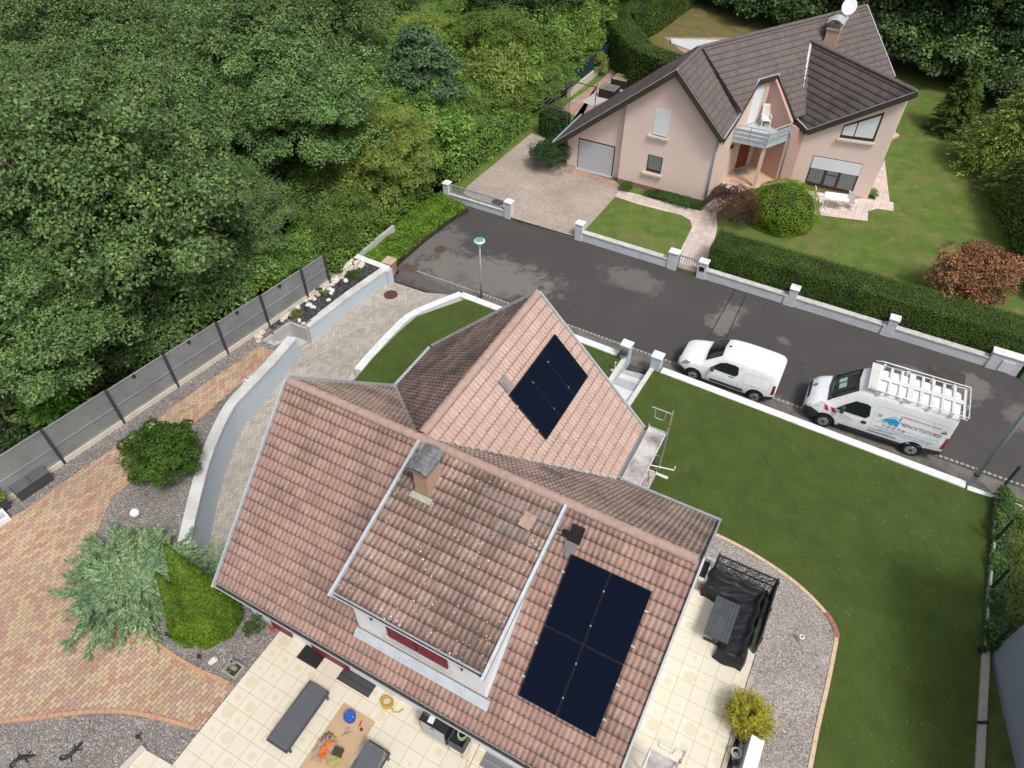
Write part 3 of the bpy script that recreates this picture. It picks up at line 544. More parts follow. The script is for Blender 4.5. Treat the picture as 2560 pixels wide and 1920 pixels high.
# ------------------------------------------------------------------ roofs
def unit(v): v = np.array(v, float); return v / np.linalg.norm(v)
def obox(mb, O, A, D, n, a0, a1, s0, s1, n0, n1):
    O = np.array(O, float); vs = [O + A * a + D * s + n * k for a in (a0, a1) for s in (s0, s1) for k in (n0, n1)]
    return mb.add(vs, [(0, 1, 3, 2), (4, 6, 7, 5), (0, 4, 5, 1), (2, 3, 7, 6), (0, 2, 6, 4), (1, 5, 7, 3)])
def tile_roof(name, P0, A, D, poly, mat, parent, rib=.15, row=.335, s_end=None, roll=.029, step=.032, deck=True, ns=8):
    """pantile relief on the plane through P0 spanned by A (level) and D (down the slope); poly in (a, s), convex"""
    P0 = np.array(P0, float); A = unit(A); D = unit(D); n = np.cross(A, D); n = n if n[2] > 0 else -n
    a0, a1 = min(p[0] for p in poly), max(p[0] for p in poly); s0, s1 = min(p[1] for p in poly), max(p[1] for p in poly)
    send = s1 if s_end is None else s_end
    k0 = math.floor(a0 / rib * ns); k1 = math.ceil(a1 / rib * ns); aa = np.arange(k0, k1 + 1) / ns * rib
    t = aa / rib; prof = roll * (.5 - .5 * np.cos(2 * math.pi * t)) ** .8
    rows = int(math.ceil((send - s0) / row)) + 1; sv = []
    for r in range(rows, -1, -1):
        b = send - r * row
        for q, hh in ((.0, 0.), (.5, .45), (.93, .95), (.999, .9)):
            sv.append((b - row + q * row, hh * step, (1000 - r) + q))
    nu, nv = len(aa), len(sv)
    s_ = np.array([x[0] for x in sv]); hh = np.array([x[1] for x in sv]); vv = np.array([x[2] for x in sv])
    off = prof[None, :] + hh[:, None]
    pts = P0 + aa[None, :, None] * A + s_[:, None, None] * D + off[:, :, None] * n
    pts = pts.reshape(-1, 3); idx = np.arange(nu * nv).reshape(nv, nu)
    fs = np.stack([idx[:-1, :-1], idx[1:, :-1], idx[1:, 1:], idx[:-1, 1:]], -1).reshape(-1, 4)
    me = bpy.data.meshes.new(name); me.from_pydata(pts.tolist(), [], fs.tolist())
    uvl = me.uv_layers.new(name='UVMap'); li = np.zeros(len(me.loops), dtype=np.int32); me.loops.foreach_get('vertex_index', li)
    U = np.tile(t, nv) + 400; V = np.repeat(vv, nu)
    uvl.data.foreach_set('uv', np.stack([U[li], V[li]], -1).astype(np.float32).ravel())
    bm = bmesh.new(); bm.from_mesh(me)
    cen = (sum(p[0] for p in poly) / len(poly), sum(p[1] for p in poly) / len(poly)); W3 = lambda p: P0 + A * p[0] + D * p[1]
    for i in range(len(poly)):
        p, q = W3(poly[i]), W3(poly[(i + 1) % len(poly)]); e = unit(q - p); nn = np.cross(e, n)
        if (W3(cen) - p) @ nn > 0: nn = -nn
        bmesh.ops.bisect_plane(bm, geom=bm.verts[:] + bm.edges[:] + bm.faces[:], plane_co=tuple(p), plane_no=tuple(nn), clear_outer=True)
    if deck:
        vs = [bm.verts.new(tuple(W3(p) - n * .02)) for p in poly]; vl = [bm.verts.new(tuple(W3(p) - n * .14)) for p in poly]; m = len(poly)
        bm.faces.new(vs); bm.faces.new(vl[::-1])
        for i in range(m): bm.faces.new((vs[i], vl[i], vl[(i + 1) % m], vs[(i + 1) % m]))
    bmesh.ops.recalc_face_normals(bm, faces=[f for f in bm.faces if len(f.verts) > 4]) if False else None
    bm.to_mesh(me); bm.free(); me.materials.append(mat)
    for p in me.polygons: p.use_smooth = False
    me.transform(wmat(parent).inverted())
    o = bpy.data.objects.new(name, me); COL.objects.link(o); o.parent = parent; return o
def ridge_caps(p, q, mat, parent, r=.12, l=.36, name='ridge'):
    mb = MB(); p = np.array(p, float); q = np.array(q, float); L_ = np.linalg.norm(q - p); d = (q - p) / L_; n = int(L_ / l); sd_ = unit(np.cross(d, (0, 0, 1))); up = np.cross(sd_, d)
    for i in range(n):
        vs = []
        for (t, rr) in ((i * l, r * .9), (i * l + l * 1.06, r * 1.08)):
            for k in range(9):
                a = math.pi * k / 8; vs.append(p + d * t + sd_ * rr * math.cos(a) * 1.15 + up * (rr * math.sin(a) - .03))
        mb.add(vs, [(k, k + 1, k + 10, k + 9) for k in range(8)] + [tuple(range(9, 18))])
    return mb.build(name, mat, parent, world=True)
def gutter(p, q, parent, outn, r=.085, fill=None, name='gutter', mat=None):
    mb = MB(); p = np.array(p, float); q = np.array(q, float); o = unit(outn); vs = []
    for e in (p, q):
        for rr in (r, r - .022):
            for k in range(9):
                a = math.pi * k / 8; vs.append(e + o * (r + rr * math.cos(a)) - np.array([0, 0, rr * math.sin(a)]))
    fs = [(k, k + 1, 18 + k + 1, 18 + k) for k in range(8)] + [(9 + k + 1, 9 + k, 27 + k, 27 + k + 1) for k in range(8)] + [(0, 18, 27, 9), (8, 17, 35, 26)] + [(k, 9 + k, 10 + k, 1 + k) for k in range(8)] + [(18 + k, 19 + k, 28 + k, 27 + k) for k in range(8)]
    mb.add(vs, fs); g = mb.build(name, mat or M_zinc, parent, world=True)
    if fill:
        m2 = MB(); m2.beam(p + o * r * .8 - np.array([0, 0, .03]), q + o * r * .8 - np.array([0, 0, .03]), r * 1.1, .01); m2.build('gutter_debris', fill, g, world=True) if False else m2.build('gutter_debris', fill, parent, world=True)
    return g
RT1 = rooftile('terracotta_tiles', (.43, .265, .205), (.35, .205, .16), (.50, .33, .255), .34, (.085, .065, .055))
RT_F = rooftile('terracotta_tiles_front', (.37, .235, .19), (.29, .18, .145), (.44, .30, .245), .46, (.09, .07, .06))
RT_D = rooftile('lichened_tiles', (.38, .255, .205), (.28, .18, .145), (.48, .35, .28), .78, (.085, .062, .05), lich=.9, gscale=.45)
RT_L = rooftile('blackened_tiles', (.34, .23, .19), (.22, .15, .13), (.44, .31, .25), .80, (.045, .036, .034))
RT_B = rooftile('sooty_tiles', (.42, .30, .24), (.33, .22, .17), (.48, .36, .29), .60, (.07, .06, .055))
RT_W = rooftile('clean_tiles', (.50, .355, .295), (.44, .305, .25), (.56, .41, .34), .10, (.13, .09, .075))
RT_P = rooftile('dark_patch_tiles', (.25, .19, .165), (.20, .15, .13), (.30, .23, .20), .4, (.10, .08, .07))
M_ridge = nm('ridge_clay', (.46, .32, .26), (.34, .24, .20), 6, .9, bmp=.3)

house = thing('tiled_house', H(6, 4.5, 1.25), TH, 'large white house under weathered terracotta pantiles with a chimney and dormer', 'house')
sF = np.array([0, 0, 0]) + (HB * -HD1 + np.array([0, 0, -(HR - HF)])); LF = np.linalg.norm(sF); dF = sF / LF        # front slope down
sB = (HB * HD2 + np.array([0, 0, -(HR - HE)])); LB = np.linalg.norm(sB); dB = sB / LB
sWr = HA * HX + np.array([0, 0, -(HR - HE)]); LWr = np.linalg.norm(sWr); dWr = sWr / LWr
sWl = -HA * HC + np.array([0, 0, -(HR - HE)]); LWl = np.linalg.norm(sWl); dWl = sWl / LWl
nF = unit(np.cross(HA, dF)); nF = nF if nF[2] > 0 else -nF
nWr = unit(np.cross(HB, dWr)); nWr = nWr if nWr[2] > 0 else -nWr
Rg = H(0, HD1, HR)
DA0, DA1 = 4.62, 8.89; DBf, DZf = .40, 6.60
kf = LF / HD1; LG = LF - .12 * kf
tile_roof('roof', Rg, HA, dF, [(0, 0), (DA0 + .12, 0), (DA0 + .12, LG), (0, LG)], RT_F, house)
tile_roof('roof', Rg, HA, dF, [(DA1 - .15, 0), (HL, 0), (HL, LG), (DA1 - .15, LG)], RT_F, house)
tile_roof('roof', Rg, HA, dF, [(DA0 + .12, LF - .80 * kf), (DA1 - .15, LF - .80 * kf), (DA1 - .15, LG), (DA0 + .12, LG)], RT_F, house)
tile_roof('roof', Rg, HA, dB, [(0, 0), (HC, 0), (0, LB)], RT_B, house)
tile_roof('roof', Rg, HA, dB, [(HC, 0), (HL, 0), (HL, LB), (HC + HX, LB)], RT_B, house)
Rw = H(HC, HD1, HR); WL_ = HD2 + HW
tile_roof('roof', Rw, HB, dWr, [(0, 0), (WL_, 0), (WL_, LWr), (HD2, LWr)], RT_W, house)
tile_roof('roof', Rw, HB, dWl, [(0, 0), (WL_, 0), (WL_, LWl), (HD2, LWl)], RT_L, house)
ridge_caps(H(-.02, HD1, HR + .02), H(HL + .02, HD1, HR + .02), M_ridge, house)
ridge_caps(H(HC, HD1 + .15, HR + .02), H(HC, HD + HW, HR + .02), M_ridge, house)
# walls (pentagon prisms), kept under the roof
def gwall(a0, a1, bf, bb, zr_, zef, zeb, z0, axis='a'):
    bm_ = HD1
    prof = [(bf, z0), (bb, z0), (bb, zeb), (bm_ if axis == 'a' else HC, zr_), (bf, zef)]
    vs = []
    for e in (a0, a1):
        for b, z in prof: vs.append(H(e, b, z) if axis == 'a' else H(b, e, z))
    return vs, [tuple(range(5)), tuple(range(5, 10))[::-1]] + [(i, i + 5, (i + 1) % 5 + 5, (i + 1) % 5) for i in range(5)]
w = MB(); vs, fs = gwall(.22, HL - .22, .52, HD - .45, HR - .28, HF + .52 * .94 - .25, HE + .45 * .94 - .28, -1.2); w.add(vs, fs)
w.build('wall', M_white, house, world=True)
w = MB(); vs, fs = gwall(HD - .5, HD + HW - .3, .35, HC + HX - .4, HR - .30, HE + .35 * .94 - .3, HE + .4 * .98 - .3, -1.2, 'b'); w.add(vs, fs)
w.build('wall', M_white, house, world=True)
# verges, gutters, valleys
for a in (-.03, HL + .03):
    MB().beam(H(a, -.02, HF + .05), H(a, HD1, HR + .05), .05, .17).build('verge_trim', M_zinc, house, world=True); MB().beam(H(a, HD1, HR + .05), H(a, HD, HE + .05), .05, .17).build('verge_trim', M_zinc, house, world=True)
for (a, b) in ((0, HC), (HC + HX, HC)): MB().beam(H(a, HD + HW + .03, HE + .05), H(b, HD + HW + .03, HR + .05), .05, .17).build('verge_trim', M_zinc, house, world=True)
deb = nm('gutter_dirt', (.08, .06, .045), (.03, .025, .02), 6, .95)
gutter(H(-.05, .13, HF + .05), H(HL + .05, .13, HF + .05), house, -HB, r=.075, fill=deb)
gutter(H(HC + HX, HD, HE + .0), H(HL + .05, HD, HE + .0), house, HB, fill=nm('gutter_grey', (.2, .2, .2)))
gutter(H(HC + HX, HD, HE), H(HC + HX, HD + HW, HE), house, HA, fill=nm('gutter_grey', (.2, .2, .2)))
gutter(H(0, HD, HE), H(0, HD + HW, HE), house, -HA)
for (p, q) in ((H(0, HD, HE + .07), H(HC, HD1, HR + .03)), (H(HC + HX, HD, HE + .07), H(HC, HD1, HR + .03))):
    MB().beam(p, q, .17, .015).build('valley_flashing', M_zinc, house, world=True)
# dormer
dor = thing('dormer', (0, 0, 0)); dor.parent = house; dor.matrix_parent_inverse = Matrix.Identity(4); dor.location = (0, 0, 0)
sD = HB * -(HD1 - DBf) + np.array([0, 0, DZf - HR]); LD = np.linalg.norm(sD); dD = sD / LD; nD = unit(np.cross(HA, dD)); nD = nD if nD[2] > 0 else -nD
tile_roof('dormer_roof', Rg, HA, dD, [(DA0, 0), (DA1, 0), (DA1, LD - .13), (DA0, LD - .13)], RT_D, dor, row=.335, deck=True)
dw = MB()
kD = (HR - DZf) / (HD1 - DBf); kF = (HR - HF) / HD1
zd = lambda b: HR - (HD1 - b) * kD - .17
zf_ = lambda b: HR - (HD1 - b) * kF
fw = .80
vs = [H(a, b, z) for a in (DA0 + .15, DA1 - .2) for (b, z) in ((fw, zf_(fw) - .2), (fw, zd(fw)), (HD1 - .3, zd(HD1 - .3)), (HD1 - .3, zf_(HD1 - .3) - .3))]
dw.add(vs, [(0, 1, 2, 3), (4, 7, 6, 5), (0, 4, 5, 1), (1, 5, 6, 2), (2, 6, 7, 3), (3, 7, 4, 0)]); dw.build('dormer_wall', M_white, dor, world=True)
MB().beam(H(DA0 + .1, fw - .14, zf_(fw - .14) + .075), H(DA1 - .02, fw - .14, zf_(fw - .14) + .075), .27, .02, up=tuple(nF)).build('flashing', M_zinc, dor, world=True)
MB().beam(H(DA1 - .17, fw, zf_(fw) + .05), H(DA1 - .17, 4.0, zf_(4.0) + .05), .07, .05).build('flashing', M_zinc, dor, world=True)
for a in (DA0 - .02, DA1 + .02): MB().beam(H(a, DBf - .03, DZf + .05), H(a, HD1 - .1, HR - .1 * kD + .05), .08, .15).build('dormer_verge', M_zinc, dor, world=True)
gutter(H(DA0 - .05, DBf + .12, DZf + .03), H(DA1 + .05, DBf + .12, DZf + .03), dor, -HB, r=.055, fill=deb)
burg = nm('burgundy_paint', (.20, .012, .03), (.17, .01, .025), 3, .55)
mid = (DA0 + DA1) / 2 - .0
for k in (-1, 1):
    sh = MB(); a_ = mid + k * .46; sh.box((0, 0, 0), (.88, .05, 1.15)); 
    for q in (-.38, -.12, .12, .38): sh.box((0, -.03, q), (.74, .02, .2))
    o = sh.build('shutter', burg, dor); o.matrix_local = wmat(dor).inverted() @ (Matrix.Translation(Vector(H(a_, fw - .04, 5.62))) @ Matrix.Rotation(TH, 4, 'Z'))
sill = MB(); sill.beam(H(mid - 1.0, fw - .06, 4.98), H(mid + 1.0, fw - .06, 4.98), .14, .06); sill.build('sill', M_conc, dor, world=True)
for a in (mid - 1.35, mid + 1.35): MB().beam(H(a, fw - .02, 5.6), H(a, fw - .09, 5.6), .05, .14).build('shutter_catch', M_black, dor, world=True)
# ground-floor shutters and doors just seen below the gutter
for (a, b_, z) in ((1.15, 1.9, 1.95), (2.75, 4.1, 1.95)):
    s_ = MB(); s_.beam(H(a, .47, 2.35), H(b_, .47, 2.35), .06, 1.9); s_.build('shutter', burg, house, world=True)
# chimney
ch = thing('chimney', (0, 0, 0)); ch.parent = house
ca0, ca1, cb0, cb1 = 5.22, 5.62, 3.40, 4.02
c = MB(); c.prism([tuple(H(a, b)[:2]) for a, b in ((ca0, cb0), (ca1, cb0), (ca1, cb1), (ca0, cb1))], 7.2, 8.62); c.build('stack', M_oran, ch, world=True)
c = MB(); c.prism([tuple(H(a, b)[:2]) for a, b in ((ca0 - .06, cb0 - .06), (ca1 + .06, cb0 - .06), (ca1 + .06, cb1 + .06), (ca0 - .06, cb1 + .06))], 8.62, 8.68)
c.build('crown', nm('mossy_concrete', (.36, .34, .24), (.24, .24, .15), 5, .9), ch, world=True)
c = MB(); n_ = 12; vs = []
for (b, l_) in ((cb0 - .12, 0), (cb1 + .14, 0)):
    for i in range(n_ + 1):
        t = i / n_; a = ca0 - .10 + (ca1 - ca0 + .2) * t; vs.append(H(a, b, 8.78 + .10 * math.sin(math.pi * t) + .0))
for v in list(vs): vs.append(v - np.array([0, 0, .02]))
m_ = n_ + 1
c.add(vs, [(i, i + 1, m_ + i + 1, m_ + i) for i in range(n_)] + [(2 * m_ + i + 1, 2 * m_ + i, 3 * m_ + i, 3 * m_ + i + 1) for i in range(n_)] + [(i + 1, i, 2 * m_ + i, 2 * m_ + i + 1) for i in range(n_)] + [(m_ + i, m_ + i + 1, 3 * m_ + i + 1, 3 * m_ + i) for i in range(n_)])
for a in (ca0 - .07, ca1 + .07): c.beam(H(a, cb0 - .1, 8.74), H(a, cb1 + .12, 8.74), .05, .10)
c.build('cowl', nm('lead_grey_cowl', (.16, .165, .17), (.11, .115, .12), 6, .6, .2, big=(9, (.24, .25, .25))), ch, world=True)
c = MB(); c.beam(H(ca0 - .1, cb0 - .1, zd(cb0 - .1) + .24), H(ca1 + .14, cb0 - .1, zd(cb0 - .1) + .24), .17, .03, up=tuple(nD)); c.build('flashing', nm('verdigris_lead', (.40, .42, .33), (.30, .32, .24), 6, .8), ch, world=True)
# grey vent tiles and the gap of missing tiles
vb = MB(); obox(vb, Rg, HA, dB, unit(np.cross(HA, dB) * np.sign(np.cross(HA, dB)[2])), 7.3, 7.95, 2.45, 2.75, .03, .12); vb.build('vent_tile', nm('green_grey_vent', (.15, .15, .13), (.10, .1, .09), 5, .8), house, world=True)
vb = MB(); obox(vb, Rw, HB, dWr, nWr, 3.30, 3.62, .80, 1.25, .03, .10); obox(vb, Rw, HB, dWr, nWr, 3.36, 3.56, .9, 1.2, .10, .14); vb.build('vent_tile', nm('grey_vent', (.28, .26, .25)), house, world=True)
vb = MB(); obox(vb, Rg, HA, dF, nF, 8.95, 9.30, .62, .80, .0, .066); obox(vb, Rg, HA, dF, nF, 9.22, 9.56, .40, .84, .0, .064); vb.build('roof_gap', nm('roof_void', (.02, .022, .018), (.006, .006, .006), 12, .95), house, world=True)
vb = MB(); obox(vb, Rg, HA, dF, nF, 9.22, 9.52, .84, 1.15, .03, .075); obox(vb, Rg, HA, dF, nF, 9.30, 9.42, .9, 1.22, .075, .10); vb.build('vent_tile', nm('slate_grey_vent', (.20, .19, .19)), house, world=True)

# ------------------------------------------------------------------ solar panels
M_cell = None
def cellmat():
    m, nt, b = newmat('black_solar_cells'); t = nt.nodes.new('ShaderNodeTexCoord')
    sx = nt.nodes.new('ShaderNodeSeparateXYZ'); LK(nt, t.outputs['Object'], sx.inputs[0])
    a = mth(nt, 'FRACT', mth(nt, 'MULTIPLY', sx.outputs[0], 6.1)); c_ = mth(nt, 'FRACT', mth(nt, 'MULTIPLY', sx.outputs[1], 6.1))
    g = mth(nt, 'MAXIMUM', mth(nt, 'LESS_THAN', a, .03), mth(nt, 'LESS_THAN', c_, .03))
    v = coords(nt, 'World'); f = noise(nt, v, 1.7, 6, .7)
    c = mix(nt, ramp(nt, f, [(.6, (0, 0, 0)), (.78, (.25, .25, .25))]), (.0035, .0065, .017), (.012, .02, .055)); c = mix(nt, mth(nt, 'MULTIPLY', g, .5), c, (.002, .003, .008))
    LK(nt, c, b.inputs['Base Color']); b.inputs['Roughness'].default_value = .25; b.inputs['Specular IOR Level'].default_value = .06
    return m
M_cell = cellmat()
def panel(O, X, Y, n, w, l, label, clamps):
    rot = Matrix((tuple(X) + (0,), tuple(Y) + (0,), tuple(n) + (0,), (0, 0, 0, 1))).transposed()
    c = np.array(O) + X * w / 2 + Y * l / 2 + n * .10
    o = thing('solar_panel', c, 0, label, 'solar panel', 'black solar panels on the terracotta roof'); o.rotation_euler = rot.to_euler()
    g = MB(); g.box((0, 0, .026), (w - .02, l - .02, .008)); g.build('cell_surface', M_cell, o)
    f = MB(); W2, L2, t = w / 2, l / 2, .016
    vs = [(sx * (W2 - k), sy * (L2 - k), z) for z in (-.008, .030) for k in (0, t) for sx, sy in ((-1, -1), (1, -1), (1, 1), (-1, 1))]
    fs = []
    for i in range(4):
        j = (i + 1) % 4; fs += [(i, j, 8 + j, 8 + i), (4 + j, 4 + i, 12 + i, 12 + j), (8 + i, 8 + j, 12 + j, 12 + i), (j, i, 4 + i, 4 + j)]
    f.add(vs, fs); f.build('frame', plain('black_frame', (.012, .013, .015), .4), o)
    for q in clamps: MB().box(q, (.10, .05, .03) if q[2] < .01 or abs(q[0]) > .54 else (.035, .05, .012)).build('clamp', M_steel if abs(q[0]) > .54 else plain('dull_clamp', (.25, .26, .27), .5), o)
fl_ = ['upper left', 'upper right', 'lower left', 'lower right']
Pf0 = Rg + HA * 9.47 + dF * ((HD1 - 3.89) * kf)
for i in range(4):
    ix, iy = i % 2, i // 2
    cs = [((-.56 if ix == 0 else .56), yy, .0) for yy in (-.45, .45)]
    if ix == 0: cs += [(.525, yy, .032) for yy in (-.45, .45)]
    panel(Pf0 + HA * ix * 1.05 + dF * (iy * 1.89 + 1.87), HA, -dF, nF, 1.03, 1.87, fl_[i] + ' black solar panel of the four beside the dormer', cs)
Pw0 = Rw + HB * (7.915 - HD1) + dWr * ((5.42 - HC) * LWr / HX)
for i in range(3):
    # X along the ridge, Y up the slope so that X x Y = n
    panel(Pw0 + HB * (i * 1.05 + 1.03), -HB, dWr, nWr, 1.03, 1.87, ('solar panel nearest the chimney', 'solar panel in the middle', 'solar panel nearest the street')[i] + ' in the landscape row of three', ([(.52, yy, .032) for yy in (-.55, .55)] if i else [(.55, yy, 0) for yy in (-.5, .5)]) + ([(-.55, yy, 0) for yy in (-.5, .5)] if i == 2 else []))
for (x, y, wa_, ds_) in ((1120, 45, .62, .36), (1155, 215, .42, .36), (1385, 150, .46, .36)):
    q_ = RP('r7', x, y, Rg, nD) - Rg; a_, s_ = q_ @ HA, q_ @ dD
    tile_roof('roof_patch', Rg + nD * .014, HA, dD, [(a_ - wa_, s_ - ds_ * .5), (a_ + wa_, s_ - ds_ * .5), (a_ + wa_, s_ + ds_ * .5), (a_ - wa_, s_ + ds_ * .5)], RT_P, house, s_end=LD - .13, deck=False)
# loose tile lying on the dormer
lt = MB()
for i in range(8): obox(lt, Rg + HA * 8.08 + dD * .62, unit(HA + dD * .12), unit(dD - HA * .12), nD, i * .04, i * .04 + .041, 0, .40, .06 + .015 * math.sin(i * 1.57 + .4), .085 + .02 * math.sin(i * 1.57 + .4))
lt.build('loose_roof_tile', M_ridge, world=True, label='loose clay tile lying on top of the dormer roof', cat='roof tile')
# ------------------------------------------------------------------ walls, pillars, steps, fences
def bx(name, c, d, mat, parent=None, rz=0, bevel=0, **k):
    return MB().box(c, d, rz).build(name, mat, parent, bevel=bevel, **k)
wa = math.atan2(wd[1], wd[0])
# near street wall, in the stretches between gate pillars
def lowwall(label, pts, w0, w1, z0, z1, capz, mat=M_white, capmat=M_cap, ov=.03, name='garden_wall', facecap=True):
    c = pts[0]; t = thing(name, (c[0], c[1], z0 if not callable(z0) else z0(*c)), 0, label, 'wall')
    m = MB(); ribbon(m, pts, w0, w1, z0, z1); m.build('wall_body', mat, t, world=True)
    t1 = (lambda x, y: z1(x, y)) if callable(z1) else z1
    m = MB(); ribbon(m, pts, w0 - ov, w1 + ov, z1, (lambda x, y: z1(x, y) + capz) if callable(z1) else z1 + capz); m.build('coping', capmat, t, world=True)
    return t
pl1 = G('a6', 1260, 440, 1.25); pr1 = G('a6', 1690, 600, 1.2)
cor = GL('r6', [(860, 328)], .5)[0]
wl = [cor, tuple(G('r6', 1820, 690, .5)[:2])]
def stl(pts): return [tuple(map(float, p)) for p in pts]
wallL = lowwall('white street wall between the drive corner and the mailbox pillar', stl(wl), -.16, .14, -.1, .42, .08)
wallR = lowwall('long white street wall beside the two parked vans', stl([G('r6', 2085, 790, .5)[:2], WALL_B]), -.16, .14, -.1, .42, .08)
lowwall('short white wall stub by the wild plot', stl([WALL_B + wd * .1 + wnrm * .1, WALL_B + wd * 16]), -.12, .14, -.1, .36, .08)
dl = [cor] + GL('r6', [(580, 450), (450, 558), (232, 800)], zlawn)
lowwall('white kerb wall curving down beside the paved drive', stl(smooth_line(dl[::1], 4)), -.14, .16, -1.0, lambda x, y: zlawn(x, y) + .05, .06)
lowwall('grey concrete wall end stepping down to the drive', stl([G('r6', 225, 800, .75)[:2], G('r6', 165, 880, .75)[:2], H(1.2, 8.9)[:2]]), -.14, .16, -1.0, .70, .06, M_conc, M_conc)
def pillar(label, p, w, d, z0, z1, rz, box=None, name='gate_pillar', capc=M_cap, mat=M_blue, taper=False):  # M_blue default: grey-blue shade of upright pillar faces put into the colour
    t = thing(name, (p[0], p[1], z0), rz, label, 'pillar'); hgt = z1 - z0
    m = MB(); m.box((0, 0, hgt / 2), (w, d, hgt))
    if taper: m.prism([(-w / 2 - .0, -d / 2), (-w / 2, d / 2), (-w / 2 - .14, d / 2), (-w / 2 - .14, -d / 2)], 0, hgt * .62)
    m.build('pillar_body', mat, t, bevel=.01); MB().box((0, 0, hgt + .03), (w + .08, d + .08, .06)).build('pillar_cap', capc, t, bevel=.01)
    if box == 'mail':
        MB().box((0, -d / 2 - .08, hgt - .28), (.34, .16, .26)).build('letterbox', nm('grey_brown_box', (.10, .09, .08)), t)
    if box == 'flap': MB().box((0, -d / 2 - .012, hgt - .35), (.26, .024, .26)).build('letterbox_flap', M_black, t)
    return t
pillar('white-capped gate pillar carrying the dark letterbox', (pl1[0], pl1[1]), .44, .40, -.1, 1.22, wa, 'mail')
pillar('white-capped gate pillar nearest the small van', (pr1[0], pr1[1]), .44, .40, -.1, 1.18, wa)
# entrance path, steps and their side walls
sw = thing('entrance_steps', tuple(SL[0][:2]) + (0,), 0, 'pale entrance steps between low white side walls by the street gate', 'steps')
for (z_, x0, y0, x1, y1, x2, y2, x3, y3, h0, m_) in (('a6', 1215, 790, 1520, 870, 1480, 945, 1180, 845, .13, 0), ('a6', 1180, 845, 1480, 945, 1440, 1000, 1130, 900, .28, 1), ('a6', 1130, 900, 1440, 1000, 1370, 1110, 1050, 990, .42, 0), ('a6', 1050, 990, 1370, 1110, 1000, 1700, 640, 1400, .56, 2)):
    q = [tuple(G(z_, a, b, h0)[:2]) for a, b in ((x0, y0), (x1, y1), (x2, y2), (x3, y3))]
    MB().prism(q, -1.0, h0).build('step' if m_ < 2 else 'landing', (nm('blue_grey_step', (.42, .46, .48)), nm('pale_step', (.66, .66, .63)), nm('white_landing', (.72, .72, .70)))[m_], sw, world=True)
for s_ in (SL, SR):
    m = MB(); ribbon(m, stl([p[:2] for p in s_]), -.10, .10, -1.0, lambda x, y: zlawn(x, y) + .07); m.build('side_wall', nm('rough_white_wall', (.70, .70, .67), (.56, .56, .53), 5, .9, bmp=.4), sw, world=True)
tp = G('a6', 1075, 800, .6); tap = thing('standpipe', (tp[0], tp[1], zlawn(tp[0], tp[1])), 0, 'short pale standpipe on a square foot in the lawn', 'standpipe')
MB().box((0, 0, .02), (.26, .12, .04)).build('foot', M_cream, tap); MB().cyl((0.03, 0, .04), .025, .45).build('pipe', M_cream, tap); MB().ell((.03, 0, .5), (.05, .05, .03)).build('cap', M_cream, tap)
# retaining walls beside the basement drive
lowwall('curved pale blue retaining wall between the brick path and the drive', stl(WLC), -.12, .22, -1.2, lambda x, y: zleft(x, y) + .06, .10, M_blue, M_oldcap, .05, 'retaining_wall')
uw = lowwall('straight pale blue retaining wall below the rockery', stl(UWC), -.15, .15, -.6, .78, .09, M_blue, M_oldcap, .04, 'retaining_wall')
p5 = G('a5', 1790, 130, .85); q5 = G('a5', 1480, 15, .85)
m = MB(); m.beam((p5[0], p5[1], .55), (q5[0], q5[1], .55), .26, .56, ext=.1); m.build('return_wall', M_white, uw, world=True)
m = MB(); m.beam((p5[0], p5[1], .865), (q5[0], q5[1], .865), .34, .07, ext=.14); m.build('return_coping', M_cap, uw, world=True)
MB().box((p5[0] + .1, p5[1] - .1, .27), (.34, .34, 1.15), .95).build('end_pier', M_blue, uw, world=True)
gs = thing('garden_steps', tuple(G('a5', 760, 900, .2)[:2]) + (0,), 0, 'grey concrete steps rising from the drive to the brick path', 'steps')
c0, c1_, c2_ = (G('a5', *q, .95) for q in ((540, 850), (725, 725), (905, 790)))
c00 = G('a5', 420, 950, .9)
for a_, b_ in ((c00, c0), (c0, c1_), (c1_, c2_)):
    MB().beam((a_[0], a_[1], .35), (b_[0], b_[1], .35), .10, 1.15, ext=.04).build('side_wall', M_conc, gs, world=True)
for i, (q, h0) in enumerate((([(760, 850), (940, 930), (820, 1020), (700, 960)], .10), ([(745, 850), (690, 950), (640, 985), (600, 930)], .30), ([(600, 930), (640, 985), (590, 1010), (540, 960)], .52), ([(540, 950), (600, 1010), (560, 1030), (420, 965), (500, 900)], .72))):
    MB().prism([tuple(G('a5', *k, h0)[:2]) for k in q], -.6, h0).build('step', nm('speckled_step', (.52, .52, .50), (.40, .40, .39), 7, .9), gs, world=True)
